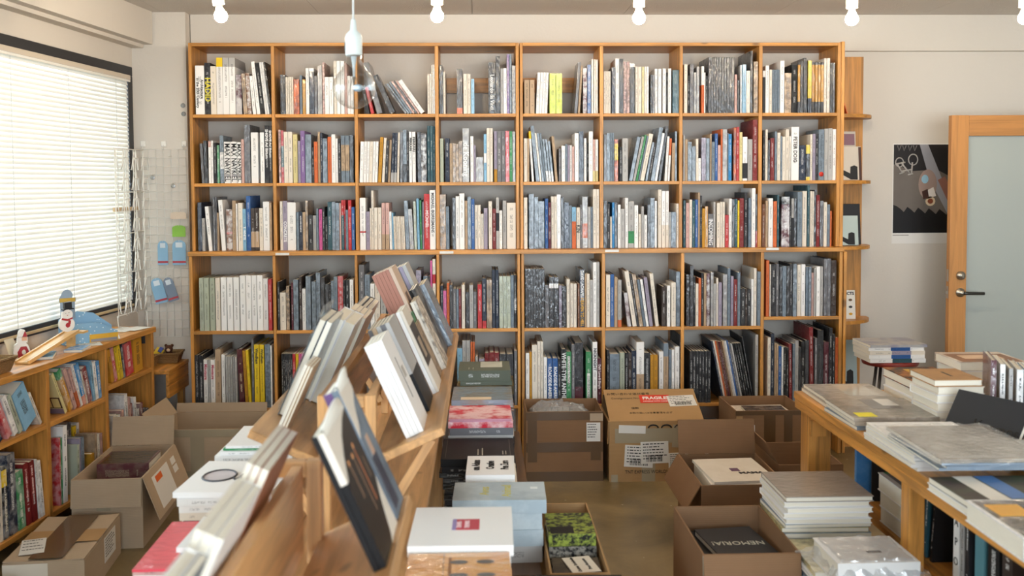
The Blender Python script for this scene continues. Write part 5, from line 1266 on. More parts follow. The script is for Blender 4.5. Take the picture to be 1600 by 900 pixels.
# ---- stacks lying on the window side of the table
GW = 'book stacks on the window side of the middle table'
def spec(c, wx, wy, t, side='near', **k): return (c, wx, wy, t, side, k)
bk, z = stack(-.73, 3.33, TZ, [spec('W', .24, .30, .02), spec('I', .25, .3, .02), spec('W', .24, .3, .018), spec('G', .24, .31, .006, wrapped=True), spec('S', .22, .28, .02, wrapped=True), spec('W', .25, .31, .025), spec('W', .23, .3, .012, c2='T'), spec('E', .2, .26, .006), spec('W', .2, .27, .008)], 'far white stack on the middle table', GW)
bk, z = stack(-.73, 2.95, TZ, [spec('W', .26, .31, .02), spec('K', .25, .3, .012), spec('I', .26, .3, .022), spec('W', .27, .31, .02), spec('W', .27, .31, .022), spec('W', .28, .32, .016, desc='white hardcover with a drawing of eyeglasses', inkamt=0, rot=-.05)], 'eyeglasses stack on the middle table', GW)
gl_ = bk[-1]; RIM = plain('4A4A50', .5, 'printed_glasses', var=.05); CLO = plain('C9C2C6', .5, 'pale_cloud_print', var=.4)
t_, d_, h_ = gl_['dim']; Mg = wm(gl_)
for cv in (.70, .30):
    tube('printed_rim', [Mg @ Vector((t_ / 2 + .0006, d_ * .5 + .058 * math.cos(a), h_ * cv + .048 * math.sin(a))) for a in [2 * math.pi * i / 22 for i in range(22)]], .004, RIM, gl_, 4, True)
    vs = [(t_ / 2 + .0008, d_ * .5 + .054 * math.cos(a), h_ * cv + .045 * math.sin(a)) for a in [2 * math.pi * i / 22 for i in range(22)]]
    mesh('printed_lens', vs, [tuple(range(22))], CLO, gl_, Mg)
tube('printed_bridge', [Mg @ Vector((t_ / 2 + .0006, d_ * .44, h_ * .53)), Mg @ Vector((t_ / 2 + .0006, d_ * .38, h_ * .5)), Mg @ Vector((t_ / 2 + .0006, d_ * .44, h_ * .47))], .004, RIM, gl_, 4)
bk, z = stack(-.69, 2.45, TZ, [spec('W', .25, .3, .02), spec('P', .24, .3, .018, wrapped=True), spec('v', .24, .31, .016, wrapped=True), spec('W', .25, .31, .018), spec('P', .25, .31, .012), spec('R', .26, .33, .006, wrapped=True, inkamt=0, desc='glossy red folder')], 'red-topped stack on the middle table', GW)
bk[-1]['c1'] = list(lin('DE3A50'))
b2, z2 = stack(-.635, 2.44, z, [spec('o', .17, .21, .014), spec('B', .17, .21, .006), spec('W', .18, .22, .012, inkamt=0)], 'small pile on the red folder', GW)
bk, z = stack(-.74, 2.08, TZ, [spec('v', .26, .3, .02, wrapped=True), spec('P', .26, .3, .02, wrapped=True), spec('W', .25, .3, .02)], 'closest stack on the middle table', GW)

# ---- low bench on the aisle side with stepped stacks
lb = thing('low_bench', (.03, 3.95, 0), 'low dark wooden bench beside the far rack carrying stacks of magazines', 'bench')
DW = [wood('6A4A2E', a, 'dark_bench_wood_' + 'xyz'[a], knots=False) for a in range(3)]
BZ = .33
for i in range(3): box2('bench_plank', (-.15 + i * .114, 3.12, BZ - .025), (-.15 + i * .114 + .112, 4.98, BZ), DW[1], lb, bev=.002)
for x in (-.12, .165):
    for y in (3.16, 4.88): box2('leg', (x - .02, y, .001), (x + .02, y + .05, BZ - .0255), DW[2], lb)
GA = 'stacks on the low bench beside the far rack'
z = BZ
specs = [spec('K', .25, .29, .022, wrapped=True), spec('D', .26, .29, .02, wrapped=True), spec('K', .27, .3, .022, wrapped=True), spec('D', .26, .3, .02, wrapped=True), spec('K', .27, .3, .022, wrapped=True), spec('D', .28, .3, .02, wrapped=True), spec('K', .29, .3, .02, wrapped=True), spec('D', .285, .31, .024), spec('K', .285, .31, .03, inkamt=0, desc='charcoal cloth book with small gold title')]
bk, zt1 = stack(-.012, 3.90, z, specs, 'black stack on the low bench', GA)
o = bk[-1]; cover_lines(o, .18, .45, (.50,), 'A8A294', .008); cover_lines(o, .16, .50, (.44,), 'A8A294', .008); cover_lines(o, .2, .36, (.16, .12), 'A8A294', .006)
for v in (.06, .94): cover_plate(o, .08, .92, v - .003, v + .003, plain('6E6862', .6, var=0))
specs = [spec(c, .27, .30, .034, wrapped=w) for c, w in (('M', 1), ('W', 0), ('L', 0), ('S', 1), ('D', 0), ('G', 0))] + [spec('M', .265, .29, .03), spec('R', .27, .31, .026, ink='F0DADA', art=.75, artscale=11, inkamt=0, desc='red and white brush-stroke cover book')]
bk, zt2 = stack(-.005, 4.24, z, specs, 'second stack on the low bench', GA)
o = bk[-1]; o['c1'] = list(lin('C8283A')); cover_plate(o, .0, .16, .02, .98, plain('CF9CC2', .5, 'pink_print', var=.4))
specs = [spec(c, .265, .29, .036, wrapped=w) for c, w in (('L', 0), ('W', 0), ('G', 1), ('M', 0), ('S', 0), ('D', 0), ('I', 0))] + [spec('S', .275, .30, .03, ink='8C7F70', art=.8, artscale=10, wrapped=True, inkamt=0, desc='grey blue landscape photo book')]
bk, zt3 = stack(.0, 4.56, z, specs, 'third stack on the low bench', GA)
cover_plate(bk[-1], .04, .22, .35, .85, plain('D2BFA6', .5, var=.2))
specs = [spec(c, .27, .28, .040, wrapped=w) for c, w in (('k', 0), ('a', 1), ('D', 0), ('M', 0), ('A', 1), ('k', 0))] + [spec('k', .275, .27, .04, art=.6, ink='8E7E4A', artscale=14), spec('T', .25, .25, .022, inkamt=.6), spec('T', .25, .25, .05, inkamt=.6, desc='dark green hardcover with a drawing')]
bk, zt4 = stack(.02, 4.86, z, specs, 'fourth stack on the low bench', GA)
for o in bk[-2:]: o['c1'] = list(lin('5E6356'))
o = bk[-1]; cover_plate(o, .35, .95, .15, .58, plain('B9B8AC', .6, 'pale_drawing', var=.3)); cover_lines(o, .15, .35, (.80, .72), 'B8B6A8', .006)
bk, zt5 = stack(.035, 3.60, z, [spec('W', .17, .24, .05), spec('G', .17, .24, .05), spec('W', .17, .24, .05), spec('I', .17, .25, .04), spec('W', .175, .25, .03, inkamt=0, desc='white book with bold black lettering')], 'lettered white stack on the low bench', GA)
o = bk[-1]
for i, (wd, v) in enumerate((("una Adams", .80), ("Creative", .50), ("Pen Zero", .20))): cover_text(o, wd, .040, '1C1C1E', .5, v, ang=math.pi, sx=.75, bold=.0012)
bk, zt6 = stack(.055, 3.32, z, [spec('G', .29, .19, .055), spec('L', .29, .19, .055, inkamt=.2), spec('L', .29, .19, .055, inkamt=.2), spec('L', .31, .20, .045, inkamt=0, desc='thick pale sky-blue book with yellow title')], 'pale blue stack on the low bench', GA)
for o in bk[1:]: o['c1'] = list(lin('BCC8CE')); o['ink'] = list(lin('8FA0AC')); o['print'] = [.5, 7.0, 0.0]
cover_text(bk[-1], "Aves", .046, 'C9BE62', .5, .66, ang=math.pi); cover_text(bk[-1], "Animal", .046, 'C9BE62', .5, .42, ang=math.pi); cover_plate(bk[-1], .6, .72, .08, .16, plain('E6ECEE', .5, var=.1))

# ---- small side table close by with two stacks
st_ = thing('side_table', (-.05, 2.1, 0), 'narrow pine side table between the racks and the aisle', 'table')
box2('table_top', (-.155, 1.45, .55), (.075, 2.62, .575), PALE[1], st_, bev=.002); box2('side_board', (.060, 1.46, .40), (.078, 2.62, .5495), PALE[1], st_)
for x in (-.14, .045):
    for y in (1.48, 2.56): box2('leg', (x - .014, y, .001), (x + .014, y + .04, .5495), PALE[2], st_)
GS = 'stacks on the side table'
bk, z = stack(-.055, 2.44, .575, [spec('I', .23, .26, .03), spec('W', .235, .27, .05), spec('W', .24, .27, .05), spec('W', .25, .28, .026, inkamt=0, rot=-.015, desc='white book with a red title patch')], 'white stack on the side table', GS)
o = bk[-1]; cover_plate(o, .38, .66, .33, .60, plain('B83048', .5, 'red_patch', var=.1)); cover_plate(o, .38, .66, .56, .60, plain('8A7AB0', .5, var=.1), lift=.0006)
cover_text(o, "TRANS-", .018, 'F0D8D8', .52, .53, ang=math.pi, sx=.8); cover_text(o, "TRENDS", .018, 'F0D8D8', .52, .45, ang=math.pi, sx=.8)
bk, z = stack(-.05, 2.13, .575, [spec('I', .22, .26, .03), spec('o', .225, .27, .062, wrapped=True), spec('o', .235, .30, .052, inkamt=0, wrapped=True, art=.5, ink='D09A4A', artscale=9, desc='orange plastic-wrapped book with grey ovals')], 'orange stack on the side table', GS)
o = bk[-1]; o['c1'] = list(lin('C98A4E'))
t_, d_, h_ = o['dim']; GR = plain('4A4E52', .4, 'grey_oval_print', var=.2, coat=.8)
for u, v in ((.80, .50), (.80, .24), (.55, .50), (.55, .24), (.25, .50), (.25, .24)):
    vs = [(t_ / 2 + .0006, d_ * u + .012 * math.cos(a), h_ * v + .021 * math.sin(a)) for a in [2 * math.pi * i / 16 for i in range(16)]]
    mesh('printed_oval', vs, [tuple(range(16))], GR, o, wm(o))
cover_plate(o, .02, .98, .645, .65, GR); cover_plate(o, .1, .9, .57, .60, plain('8A5A34', .5, var=.5))
bk, z = stack(-.05, 1.72, .575, [spec('W', .22, .28, .03), spec('A', .22, .28, .03)], 'closest stack on the side table', GS)

# ---- open carton on the floor by the bench with books in it
rc, Fc, Dc = carton(.205, .388, 2.95, 3.62, .40, CB_TAN, 'narrow open cardboard box of books on the floor beside the low bench')
GB = 'books in the narrow floor box'
bk, z = stack(.2965, 3.28, .0075, [spec('D', .15, .2, .10), spec('A', .15, .2, .10), spec('k', .15, .2, .09), spec('K', .155, .21, .05, ink='C9C2B4', art=.5, artscale=60), spec('K', .155, .21, .05, ink='C9C2B4', art=.5, artscale=60), spec('K', .155, .21, .04, rot=0.0, ink='A8B84A', art=.7, artscale=55, inkamt=0, desc='black book with lime and pink leaf pattern')], 'stack in the narrow floor box', GB)
cover_plate(bk[-1], .05, .35, .45, .95, BOOK); q = bk[-1].children[-1]
q['c1'] = list(lin('161616')); q['c2'] = list(lin('161616')); q['ink'] = list(lin('D8EC2E')); q['dim'] = [1., 1., 1.]; q['band'] = [2., 3., 0.]; q['print'] = [.9, 70., 0.]
bk, z = stack(.2965, 3.055, .0075, [spec('D', .15, .16, .10), spec('k', .15, .16, .10), spec('D', .15, .16, .10), spec('k', .15, .16, .07, art=.5, ink='6A5A4A')], 'front stack in the narrow floor box', GB)
o = lying('leaflet', .31, 3.06, z + .002, .09, .13, .003, .2, 'left', c1='I', inkamt=0, hard=False, pages=False, label='cream leaflet with two names lying in the narrow floor box', cat='leaflet')
cover_text(o, "Christer Strömholm", .016, '1C1C1E', .3, .5, ang=-math.pi / 2); cover_text(o, "Post Restante", .016, '1C1C1E', .7, .5, ang=-math.pi / 2)
bk, z = stack(.27, 2.70, .0, [spec('D', .24, .3, .12), spec('M', .24, .3, .12), spec('D', .25, .3, .10), spec('W', .26, .31, .06), spec('K', .27, .31, .03, inkamt=0, desc='large black square book with white edges')], 'floor stack before the narrow box', 'floor stacks')

# ================================================================== CORNER SHELF beside the bookcase
cs = thing('corner_shelf', (2.25, 6.0, 0), 'narrow pine corner shelf with rounded boards at the end of the bookcase', 'shelf')
X0c = lx[-1][1] + .006
box2('side_board', (ux[-1][1] + .001, YF - .002, ZR[3] + .0003), (ux[-1][1] + .021, YB - .004, ZR[0] + .006), PINE[2], cs, bev=.0015)
box2('side_board', (X0c, YL + .002, .001), (X0c + .018, YB - .004, ZR[3] - TB - .006), PINE[2], cs, bev=.0015)
for z0_, z1_ in ((.002, 2.352),):
    for i in range(2):
        xa = ux[-1][1] + .0225 + i * .115
        box2('back_board', (xa, YB - .022, z0_), (xa + .114, YB - .004, z1_), PINE[2], cs)
CSZ = []
for i, py in enumerate((180, 282, 383, 497)):
    z = P(1345, py, Y=5.95).z; CSZ.append(z)
    xa = ux[-1][1] + .0225 if i < 2 else X0c + .019
    yb_ = YB - .0225; w_, d_ = 2.385 - xa, .24
    vs = []; poly = [(xa, yb_)] + [(xa + w_ * math.sin(a), yb_ - d_ * math.cos(a) ** .9) for a in [math.pi / 2 * k / 10 for k in range(10, -1, -1)]]
    n_ = len(poly)
    vs = [(x, y, z - .02) for x, y in poly] + [(x, y, z) for x, y in poly]
    fs = [tuple(range(n_ - 1, -1, -1)), tuple(range(n_, 2 * n_))] + [(k, (k + 1) % n_, (k + 1) % n_ + n_, k + n_) for k in range(n_)]
    mesh('rounded_board', vs, fs, PINE[0], cs)
XK = 2.15
def small_frame(x0, x1, y, z0, z1, col, label, name='print_card', lean=.12, arts=()):
    w_, h_ = x1 - x0, z1 - z0
    M = Matrix.Translation(((x0 + x1) / 2, y, z0 + .0015)) @ Matrix.Rotation(-lean, 4, 'X')
    root = thing(name, None, label, 'print', 'prints on the corner shelf', mat=M)
    box('card_body', None, (w_, .006, h_), plain(col, .45, var=.05), root, M=M @ Matrix.Translation((0, 0, h_ / 2)), bev=.001)
    for nm, a0, a1, b0, b1, c_ in arts:
        box(nm, None, (w_ * (a1 - a0), .001, h_ * (b1 - b0)), plain(c_, .45, var=.06), root, M=M @ Matrix.Translation((w_ * ((a0 + a1) / 2 - .5), -.0038, h_ * (b0 + b1) / 2)))
    return root, M, w_, h_
def black_mark(root, M, w_, h_, s=1.0):
    """Bold black angular mark printed across the lower half."""
    prism('black_mark', [(-w_ * .5, h_ * .42), (-w_ * .5, h_ * .28), (w_ * .08, h_ * .02), (w_ * .34, h_ * .02), (w_ * .34, h_ * .40), (w_ * .22, h_ * .44), (w_ * .08, h_ * .40), (w_ * .06, h_ * .20)], -.0052, -.0040, plain('131315', .5, 'black_print', var=0), root, M)
o = box('orange_card', (2.165, 5.86, CSZ[0] + .0365), (.004, .05, .07), plain('D0602C', .5, var=.08), rot=Matrix.Rotation(-.3, 3, 'Y')); tag(o, 'small orange card leaning on the top rounded board of the corner shelf', 'card')
small_frame(XK, XK + .145, 5.985, CSZ[1], CSZ[1] + .30, 'CFC6BA', 'tall pale print at the back of the second rounded board', arts=(('purple_picture', .05, .95, .72, .95, '8A6472'),))
r_ = small_frame(XK - .01, XK + .15, 5.92, CSZ[1], CSZ[1] + .205, 'D9D0C2', 'cream print with a bold black mark on the second rounded board', arts=(('dark_edge', .90, 1.0, .0, .98, '4A2A22'),)); black_mark(*r_)
small_frame(XK, XK + .175, 5.985, CSZ[2], CSZ[2] + .25, '1C1C20', 'black mounted print on the third rounded board', arts=(('white_tab', .05, .14, .85, .91, 'D8D8D8'),))
r_ = small_frame(XK - .01, XK + .135, 5.92, CSZ[2], CSZ[2] + .18, 'BFD0CC', 'pale green print with a bold black mark on the third rounded board'); black_mark(*r_)
r_ = small_frame(2.16, 2.265, 5.90, CSZ[3], CSZ[3] + .175, 'EFEAE0', 'white insect chart card on the lowest rounded board')
root, M, w_, h_ = r_
text("INSECTS", .026, INKM, root, M @ Matrix.Translation((0, -.0036, h_ * .88)) @ Matrix.Rotation(math.pi / 2, 4, 'X'), sx=.95, bold=.001)
for i in range(3):
    for j in range(2):
        mesh('printed_insect', [(w_ * (-.22 + .44 * j) + .012 * math.cos(a), -.0036, h_ * (.66 - .24 * i) + .008 * math.sin(a)) for a in [2 * math.pi * k / 8 for k in range(8)]], [tuple(range(8))], plain(('D8A020', '6A5238', '3A3A3A')[(i + j) % 3], .6, var=.3), root, M)
r_ = small_frame(2.15, 2.30, 5.95, .30, .62, 'A9C4D0', 'pale blue sleeve with a bold black mark at the foot of the corner shelf', lean=.08); black_mark(*r_)
o = book('hardcover_book', Matrix.Translation((X0c + .04, 5.84, CSZ[3] + .0006)), .03, .18, .30, 'M', inkamt=.4, label='grey green hardcover standing on the lowest rounded board beside the bookcase')
o['c1'] = list(lin('7C8882'))
o = box2('base_plinth', (X0c + .02, YB - .25, .0), (2.36, YB - .024, .2985), PINE[0], cs)

# ================================================================== DOOR AND POSTER
DOORW = wood('B57E45', 2, 'door_oak', dark=.86, knots=False, rough=.5)
DOORX = wood('B57E45', 0, 'door_oak_cross', dark=.86, knots=False, rough=.5)
dx0, dy0 = 2.692, 5.60
dr = struct(thing('door_1', (3.1, 5.62, 0), None, None))
box2('door_stile', (dx0, dy0, .01), (dx0 + .10, dy0 + .04, 1.964), DOORW, dr, bev=.002); box2('door_stile', (dx0 + .78, dy0, .01), (dx0 + .88, dy0 + .04, 1.964), DOORW, dr, bev=.002)
box2('door_rail', (dx0 + .1003, dy0 + .0005, 1.846), (dx0 + .7797, dy0 + .0395, 1.9635), DOORX, dr, bev=.002); box2('door_rail', (dx0 + .1003, dy0 + .0005, .0105), (dx0 + .7797, dy0 + .0395, .16), DOORX, dr, bev=.002)
m, nt, b = newmat('frosted_glass'); b.inputs['Base Color'].default_value = (*lin('A9B0AC'), 1); b.inputs['Roughness'].default_value = .28; b.inputs['Specular IOR Level'].default_value = .5
box2('glass_panel', (dx0 + .1003, dy0 + .016, .1603), (dx0 + .7797, dy0 + .024, 1.8457), m, dr)
STEEL = plain('B4AEA4', .3, 'brushed_steel', metal=1, var=.05)
hz = .948
Mh = Matrix.Translation((dx0 + .064, dy0 - .0005, hz)) @ Matrix.Rotation(math.pi / 2, 4, 'X')
h_ = lathe('handle_rose', [(.026, 0), (.026, .008), (.012, .010), (.011, .045)], STEEL, dr, Mh, 18)
tube('lever', [(dx0 + .064, dy0 - .045, hz), (dx0 + .075, dy0 - .05, hz), (dx0 + .18, dy0 - .05, hz - .002)], [.011, .010, .0095], plain('4A4A48', .3, 'dark_lever', metal=.8, var=.2), h_, 10)
l_ = lathe('lock_rose', [(.025, 0), (.025, .012), (.016, .016), (.015, .022)], STEEL, dr, Matrix.Translation((dx0 + .064, dy0 - .0005, hz + .098)) @ Matrix.Rotation(math.pi / 2, 4, 'X'), 18)
box('thumb_turn', (dx0 + .064, dy0 - .026, hz + .098), (.006, .012, .022), STEEL, l_)
for z in (hz, hz + .098): box2('latch_plate', (dx0 - .0015, dy0 + .010, z - .035), (dx0 + .0005, dy0 + .030, z + .035), STEEL, dr)
box2('latch_bolt', (dx0 - .010, dy0 + .014, hz - .008), (dx0 - .0016, dy0 + .026, hz + .008), STEEL, dr)
wh = struct(box2('wall_return', (3.60, 5.58, 0), (3.72, YB, 2.6), PAINT))

pa, pb = P(1397, 226, Y=6.066), P(1397, 362, Y=6.066)
PW, PHT = .46, .62
px0_, pz1_ = pa.x - .006, pa.z + .008; pz0_ = pz1_ - PHT
po = thing('poster', (px0_ + PW / 2, YB, pz0_), 'photo poster of a street seen from above half behind the door', 'poster')
box2('poster_sheet', (px0_, YB - .0016, pz0_), (px0_ + PW, YB - .0004, pz1_), plain('E6E2DC', .5, 'poster_paper', var=.02), po)
ix0, iz0, iw, ih = px0_ + .006, pz0_ + .065, PW - .012, PHT - .073
def pp(nm, poly, col, k, var=.1):
    vs = [(ix0 + u * iw, YB - .0017 - .00025 * k, iz0 + v * ih) for u, v in poly]
    return mesh(nm, vs, [tuple(range(len(vs)))], plain(col, .5, var=var), po)
pp('photo_ground', [(0, 0), (1, 0), (1, 1), (0, 1)], '6E665F', 0, .2)
pp('photo_dark_asphalt', [(0, .78), (.28, .70), (.6, .72), (1, .55), (1, 1), (0, 1)], '211E1F', 1, .3)  # dark asphalt across the top of the print
pp('photo_kerb', [(.36, 1), (.48, 1), (.78, .42), (1, .05), (.8, .16), (.5, .62)], '9A9AA0', 2, .1)
pp('photo_paving', [(.62, .60), (.72, .64), (1, .2), (1, .05), (.86, .2)], '96685A', 3, .15)
pp('photo_dark_bottom', [(0, 0), (1, 0), (1, .2)] + [(1 - k / 20, .22 + .035 * math.sin(k * 2.1) + .06 * (k / 20)) for k in range(1, 20)] + [(0, .32)], '141213', 4, .2)
pp('pram_hood', [(.48 + .13 * math.cos(a), .55 + .17 * math.sin(a)) for a in [2 * math.pi * k / 18 for k in range(18)]], 'A08A80', 5)
pp('pram_seat', [(.42, .46), (.56, .52), (.60, .42), (.46, .38)], 'E4DCD4', 6); pp('pram_frame', [(.40, .47), (.48, .50), (.50, .40), (.42, .38)], '4A2E26', 7); pp('blue_cap', [(.44 + .05 * math.cos(a), .61 + .05 * math.sin(a)) for a in [2 * math.pi * k / 12 for k in range(12)]], '9CC4D6', 8)
pp('straw_hat', [(.52 + .07 * math.cos(a), .36 + .055 * math.sin(a)) for a in [2 * math.pi * k / 12 for k in range(12)]], 'D8C2A2', 6); pp('hat_ring', [(.52 + .04 * math.cos(a), .36 + .03 * math.sin(a)) for a in [2 * math.pi * k / 12 for k in range(12)]], '8A4A30', 7)
ROADW = plain('B8B2AC', .6, 'road_paint_print', var=.15)
def yq(u, v): return Vector((ix0 + u * iw, YB - .0032, iz0 + v * ih))
for c_, rr in (((.08, .80), .055), ((.27, .83), .065)): tube('printed_wheel', [yq(c_[0] + rr * math.cos(a), c_[1] + rr * .95 * math.sin(a)) for a in [2 * math.pi * k / 14 for k in range(14)]], .0035, ROADW, po, 4, True)
for a, b_ in (((.02, .78), (.16, .80)), ((.05, .78), (.12, .68)), ((.10, .80), (.22, .68)), ((.12, .70), (.26, .72)), ((.26, .80), (.25, .67)), ((.08, .67), (.15, .69)), ((.2, .66), (.27, .67))): tube('printed_stroke', [yq(*a), yq(*b_)], .005, ROADW, po, 4)
for u in (.05, .12, .2, .27): tube('printed_letter', [yq(u, .99), yq(u + .02, .93), yq(u + .05, .99)], .003, plain('7A7674', .6, var=.1), po, 4)
box2('caption_line', (ix0, YB - .0022, pz0_ + .050), (ix0 + .10, YB - .0017, pz0_ + .054), plain('8A847C', .6, 'caption_grey', var=.4), po)

# red stool with magazines by the wall
sx_, sy_ = 2.24, 5.33
sl = thing('red_stool', (sx_, sy_, 0), 'small red stool with thin metal legs beside the wall', 'stool')
lathe('seat', [(.12, .585), (.145, .59), (.15, .605), (.145, .615)], plain('7E2A22', .35, 'red_lacquer', var=.05), sl, Matrix.Translation((sx_, sy_, 0)), 24)
for a in (.6, 2.2, 3.7, 5.3): tube('leg', [(sx_ + .08 * math.cos(a), sy_ + .08 * math.sin(a), .586), (sx_ + .15 * math.cos(a), sy_ + .15 * math.sin(a), .002)], .009, plain('5A5652', .35, 'grey_steel', metal=.9, var=0), sl, 8)
bk, z = stack(sx_ - .01, sy_, .616, [(c, .30, .24, t, 'near', dict(hard=False, c2=c2, band=(.25, .6), jitter=.03)) for c, c2, t in (('W', 'T', .022), ('W', 'B', .02), ('I', 'v', .02), ('W', 'B', .018))] + [('G', .31, .25, .014, 'near', dict(hard=False, art=.7, ink='8A8AA0', artscale=9, desc='glossy grey photo magazine'))], 'magazine pile on the red stool', 'magazines on the red stool', noun='magazine', name='magazine')
for o in bk: o['category'] = 'magazine'

# ================================================================== RIGHT TABLE
rt = thing('sales_table', (1.75, 2.9, 0), 'pine sales table beside the aisle covered with art books', 'table')
for i in range(5): box2('table_plank', (1.25 + i * .2, 1.75, .722), (1.25 + i * .2 + .1985, 3.90, .75), PINE[1], rt, bev=.002)
for y in (1.8, 2.96, 3.78):
    lw_ = .06 if y == 2.96 else .09
    xl_ = 1.31 if y == 2.96 else 1.27
    box2('leg', (xl_, y, .001), (xl_ + lw_ - (.01 if xl_ > 1.3 else 0), y + lw_, .7215), PINE[2], rt, bev=.003); box2('leg', (2.14, y, .001), (2.23, y + .09, .7215), PINE[2], rt, bev=.003)
    box2('cross_rail', (1.3605, y + .015, .62), (2.1395, y + .06, .7213), PINE[0], rt)
    box2('low_rail', (1.3605, y + .02, .33), (2.1395, y + .06, .3745), PINE[0], rt)
for i in range(4): box2('lower_shelf_plank', (1.38 + i * .19, 1.80, .375), (1.38 + i * .19 + .1885, 3.86, .395), PINE[1], rt)
box2('edge_board', (1.252, 1.76, .688), (1.269, 3.89, .7215), PINE[1], rt)
box2('side_rail', (1.275, 3.76, .60), (1.335, 3.779, .66), PINE[2], rt)
box('corner_bracket', (1.385, 3.74, .68), (.02, .008, .03), plain('7A8CA0', .3, 'zinc_bracket', metal=.7, var=0), rt)
LS = .3955
GT = 'art books on the sales table'
bk, z = stack(1.415, 3.735, .75, [('a', .27, .33, .013, 'near', dict(wrapped=True)), ('G', .265, .32, .013, 'near', dict(wrapped=True, inkamt=0, art=.6, ink='4E463C', artscale=9, desc='grey print-cover book in clear wrap'))], 'thin stack at the far table corner', GT)
for o in bk: o['c1'] = list(lin('B5AA9C'))
cover_plate(bk[-1], .3, .95, .15, .6, plain('CFC8BC', .25, 'pale_etching', var=.3, coat=.7))
bk, z = stack(1.405, 3.41, .75, [('S', .29, .30, .012, 'near', {}), ('G', .29, .30, .014, 'near', dict(wrapped=True)), ('G', .29, .30, .013, 'near', dict(wrapped=True, inkamt=0, art=.6, ink='463E36', artscale=8, desc='grey drawing-cover book with a yellow sticker'))], 'second thin stack on the table', GT)
for o in bk[1:]: o['c1'] = list(lin('B0A698'))
o = bk[-1]; cover_plate(o, .06, .26, .70, .92, plain('F0E020', .4, 'yellow_sticker', var=.03)); cover_plate(o, .45, .95, .22, .6, plain('6E665E', .3, 'dark_etching', var=.5, coat=.6)); cover_plate(o, .6, .95, .22, .42, plain('DCD6CC', .3, var=.05, coat=.6), lift=.0008)
bk, z = stack(1.385, 2.97, .75, [('W', .28, .38, .009, 'near', dict(inkamt=0)) for _ in range(4)] + [('W', .28, .38, .011, 'near', dict(inkamt=0, desc='large pale cloth-bound book'))], 'stack of big white books', GT)
bk, z = stack(1.395, 2.79, z, [('S', .30, .36, .007, 'near', dict(inkamt=0, wrapped=True)) for _ in range(3)] + [('G', .30, .37, .010, 'near', dict(inkamt=0, wrapped=True, art=.55, ink='4A423A', artscale=8, desc='grey art book in crinkled plastic'))], 'plastic-bagged stack on the sales table', GT)
bk[-1]['c1'] = list(lin('B4A898'))


def bag(o, grow, up, amp, name='plastic_bag', mat=FILM, seed=0.0, flare=0.0):
    """Crinkled plastic film round a lying book (part of it): a closed skin following its sides and top."""
    t, d, h = o['dim']; n = 16
    vs = []; fs = []
    def fn(u, v):   # unit square to film height over the book, u along depth, v along height
        ed = min(u, 1 - u, v, 1 - v); return ed
    for i in range(n + 1):
        for j in range(n + 1):
            u, v = i / n, j / n
            y = -grow + (d + 2 * grow) * u; z = -grow + (h + 2 * grow) * v
            ins = (0 <= y <= d) and (0 <= z <= h)
            x = t / 2 + up if ins else -t / 2 + .002 + (t + up) * .15
            p = Vector((x, y, z)); q = p * 34 + Vector((seed, seed * 2, 1))
            a = amp * (.5 if ins else 1.6)
            vs.append(p + Vector((abs(noise.noise(q)) * a, noise.noise(q + Vector((5, 5, 5))) * a * .6, noise.noise(q + Vector((9, 1, 4))) * a * .6)))
    for i in range(n):
        for j in range(n): a = i * (n + 1) + j; fs.append((a, a + n + 1, a + n + 2, a + 1))
    return mesh(name, vs, fs, mat, o, wm(o), smooth=False)


bag(bk[-1], .03, .002, .010)
bk, z = stack(1.67, 2.76, .75, [('D', .22, .30, .02, 'near', {}), ('G', .24, .30, .03, 'near', dict(inkamt=0, wrapped=True, art=.8, ink='4A4642', artscale=10, desc='black and white photo book in crinkled plastic'))], 'bagged pile on the table', GT)
bag(bk[-1], .02, .002, .012, seed=3.0)
bk, z = stack(1.66, 2.45, .75, [('N', .22, .20, .012, 'near', {}), ('K', .22, .24, .012, 'near', {}), ('D', .22, .24, .012, 'near', {}), ('N', .22, .24, .012, 'near', {})], 'dark stack at the aisle end', GT)
bk, z = stack(1.35, 2.49, .75, [('W', .29, .24, .02, 'near', {}), ('k', .29, .24, .016, 'near', dict(inkamt=0, art=.5, ink='4A5A3A', artscale=10, desc='dark picture book with a white strip'))], 'pair behind the boxed book', GT)
o = bk[-1]; cover_plate(o, .0, 1., .60, .78, plain('E6E0D6', .5, var=.03)); cover_plate(o, .2, 1., .40, .58, plain('4A78B4', .5, var=.3))
bk, z = stack(1.335, 2.22, .75, [('W', .31, .27, .052, 'near', dict(inkamt=0, wrapped=True, desc='thick boxed photo book with an orange sticker'))], 'front table edge', GT)
bk[0]['label'] = 'thick white-sided photo book with an orange sticker at the table edge'
o = bk[0]; cover_plate(o, .03, .97, .03, .97, BOOKW); q = o.children[-1]
q['c1'] = list(lin('6E6050')); q['c2'] = list(lin('6E6050')); q['ink'] = list(lin('A8967E')); q['dim'] = [1., 1., 1.]; q['band'] = [2., 3., 0.]; q['print'] = [.9, 12., 0.]
cover_plate(o, .55, .85, .66, .92, plain('E8A838', .45, 'orange_sticker', var=.05), lift=.0012)
bk, z = stack(1.36, 1.93, .75, [('W', .30, .30, .03, 'near', dict(inkamt=0)), ('I', .30, .30, .018, 'near', dict(inkamt=0, desc='cream cloth-covered book'))], 'closest stack on the sales table', GT)
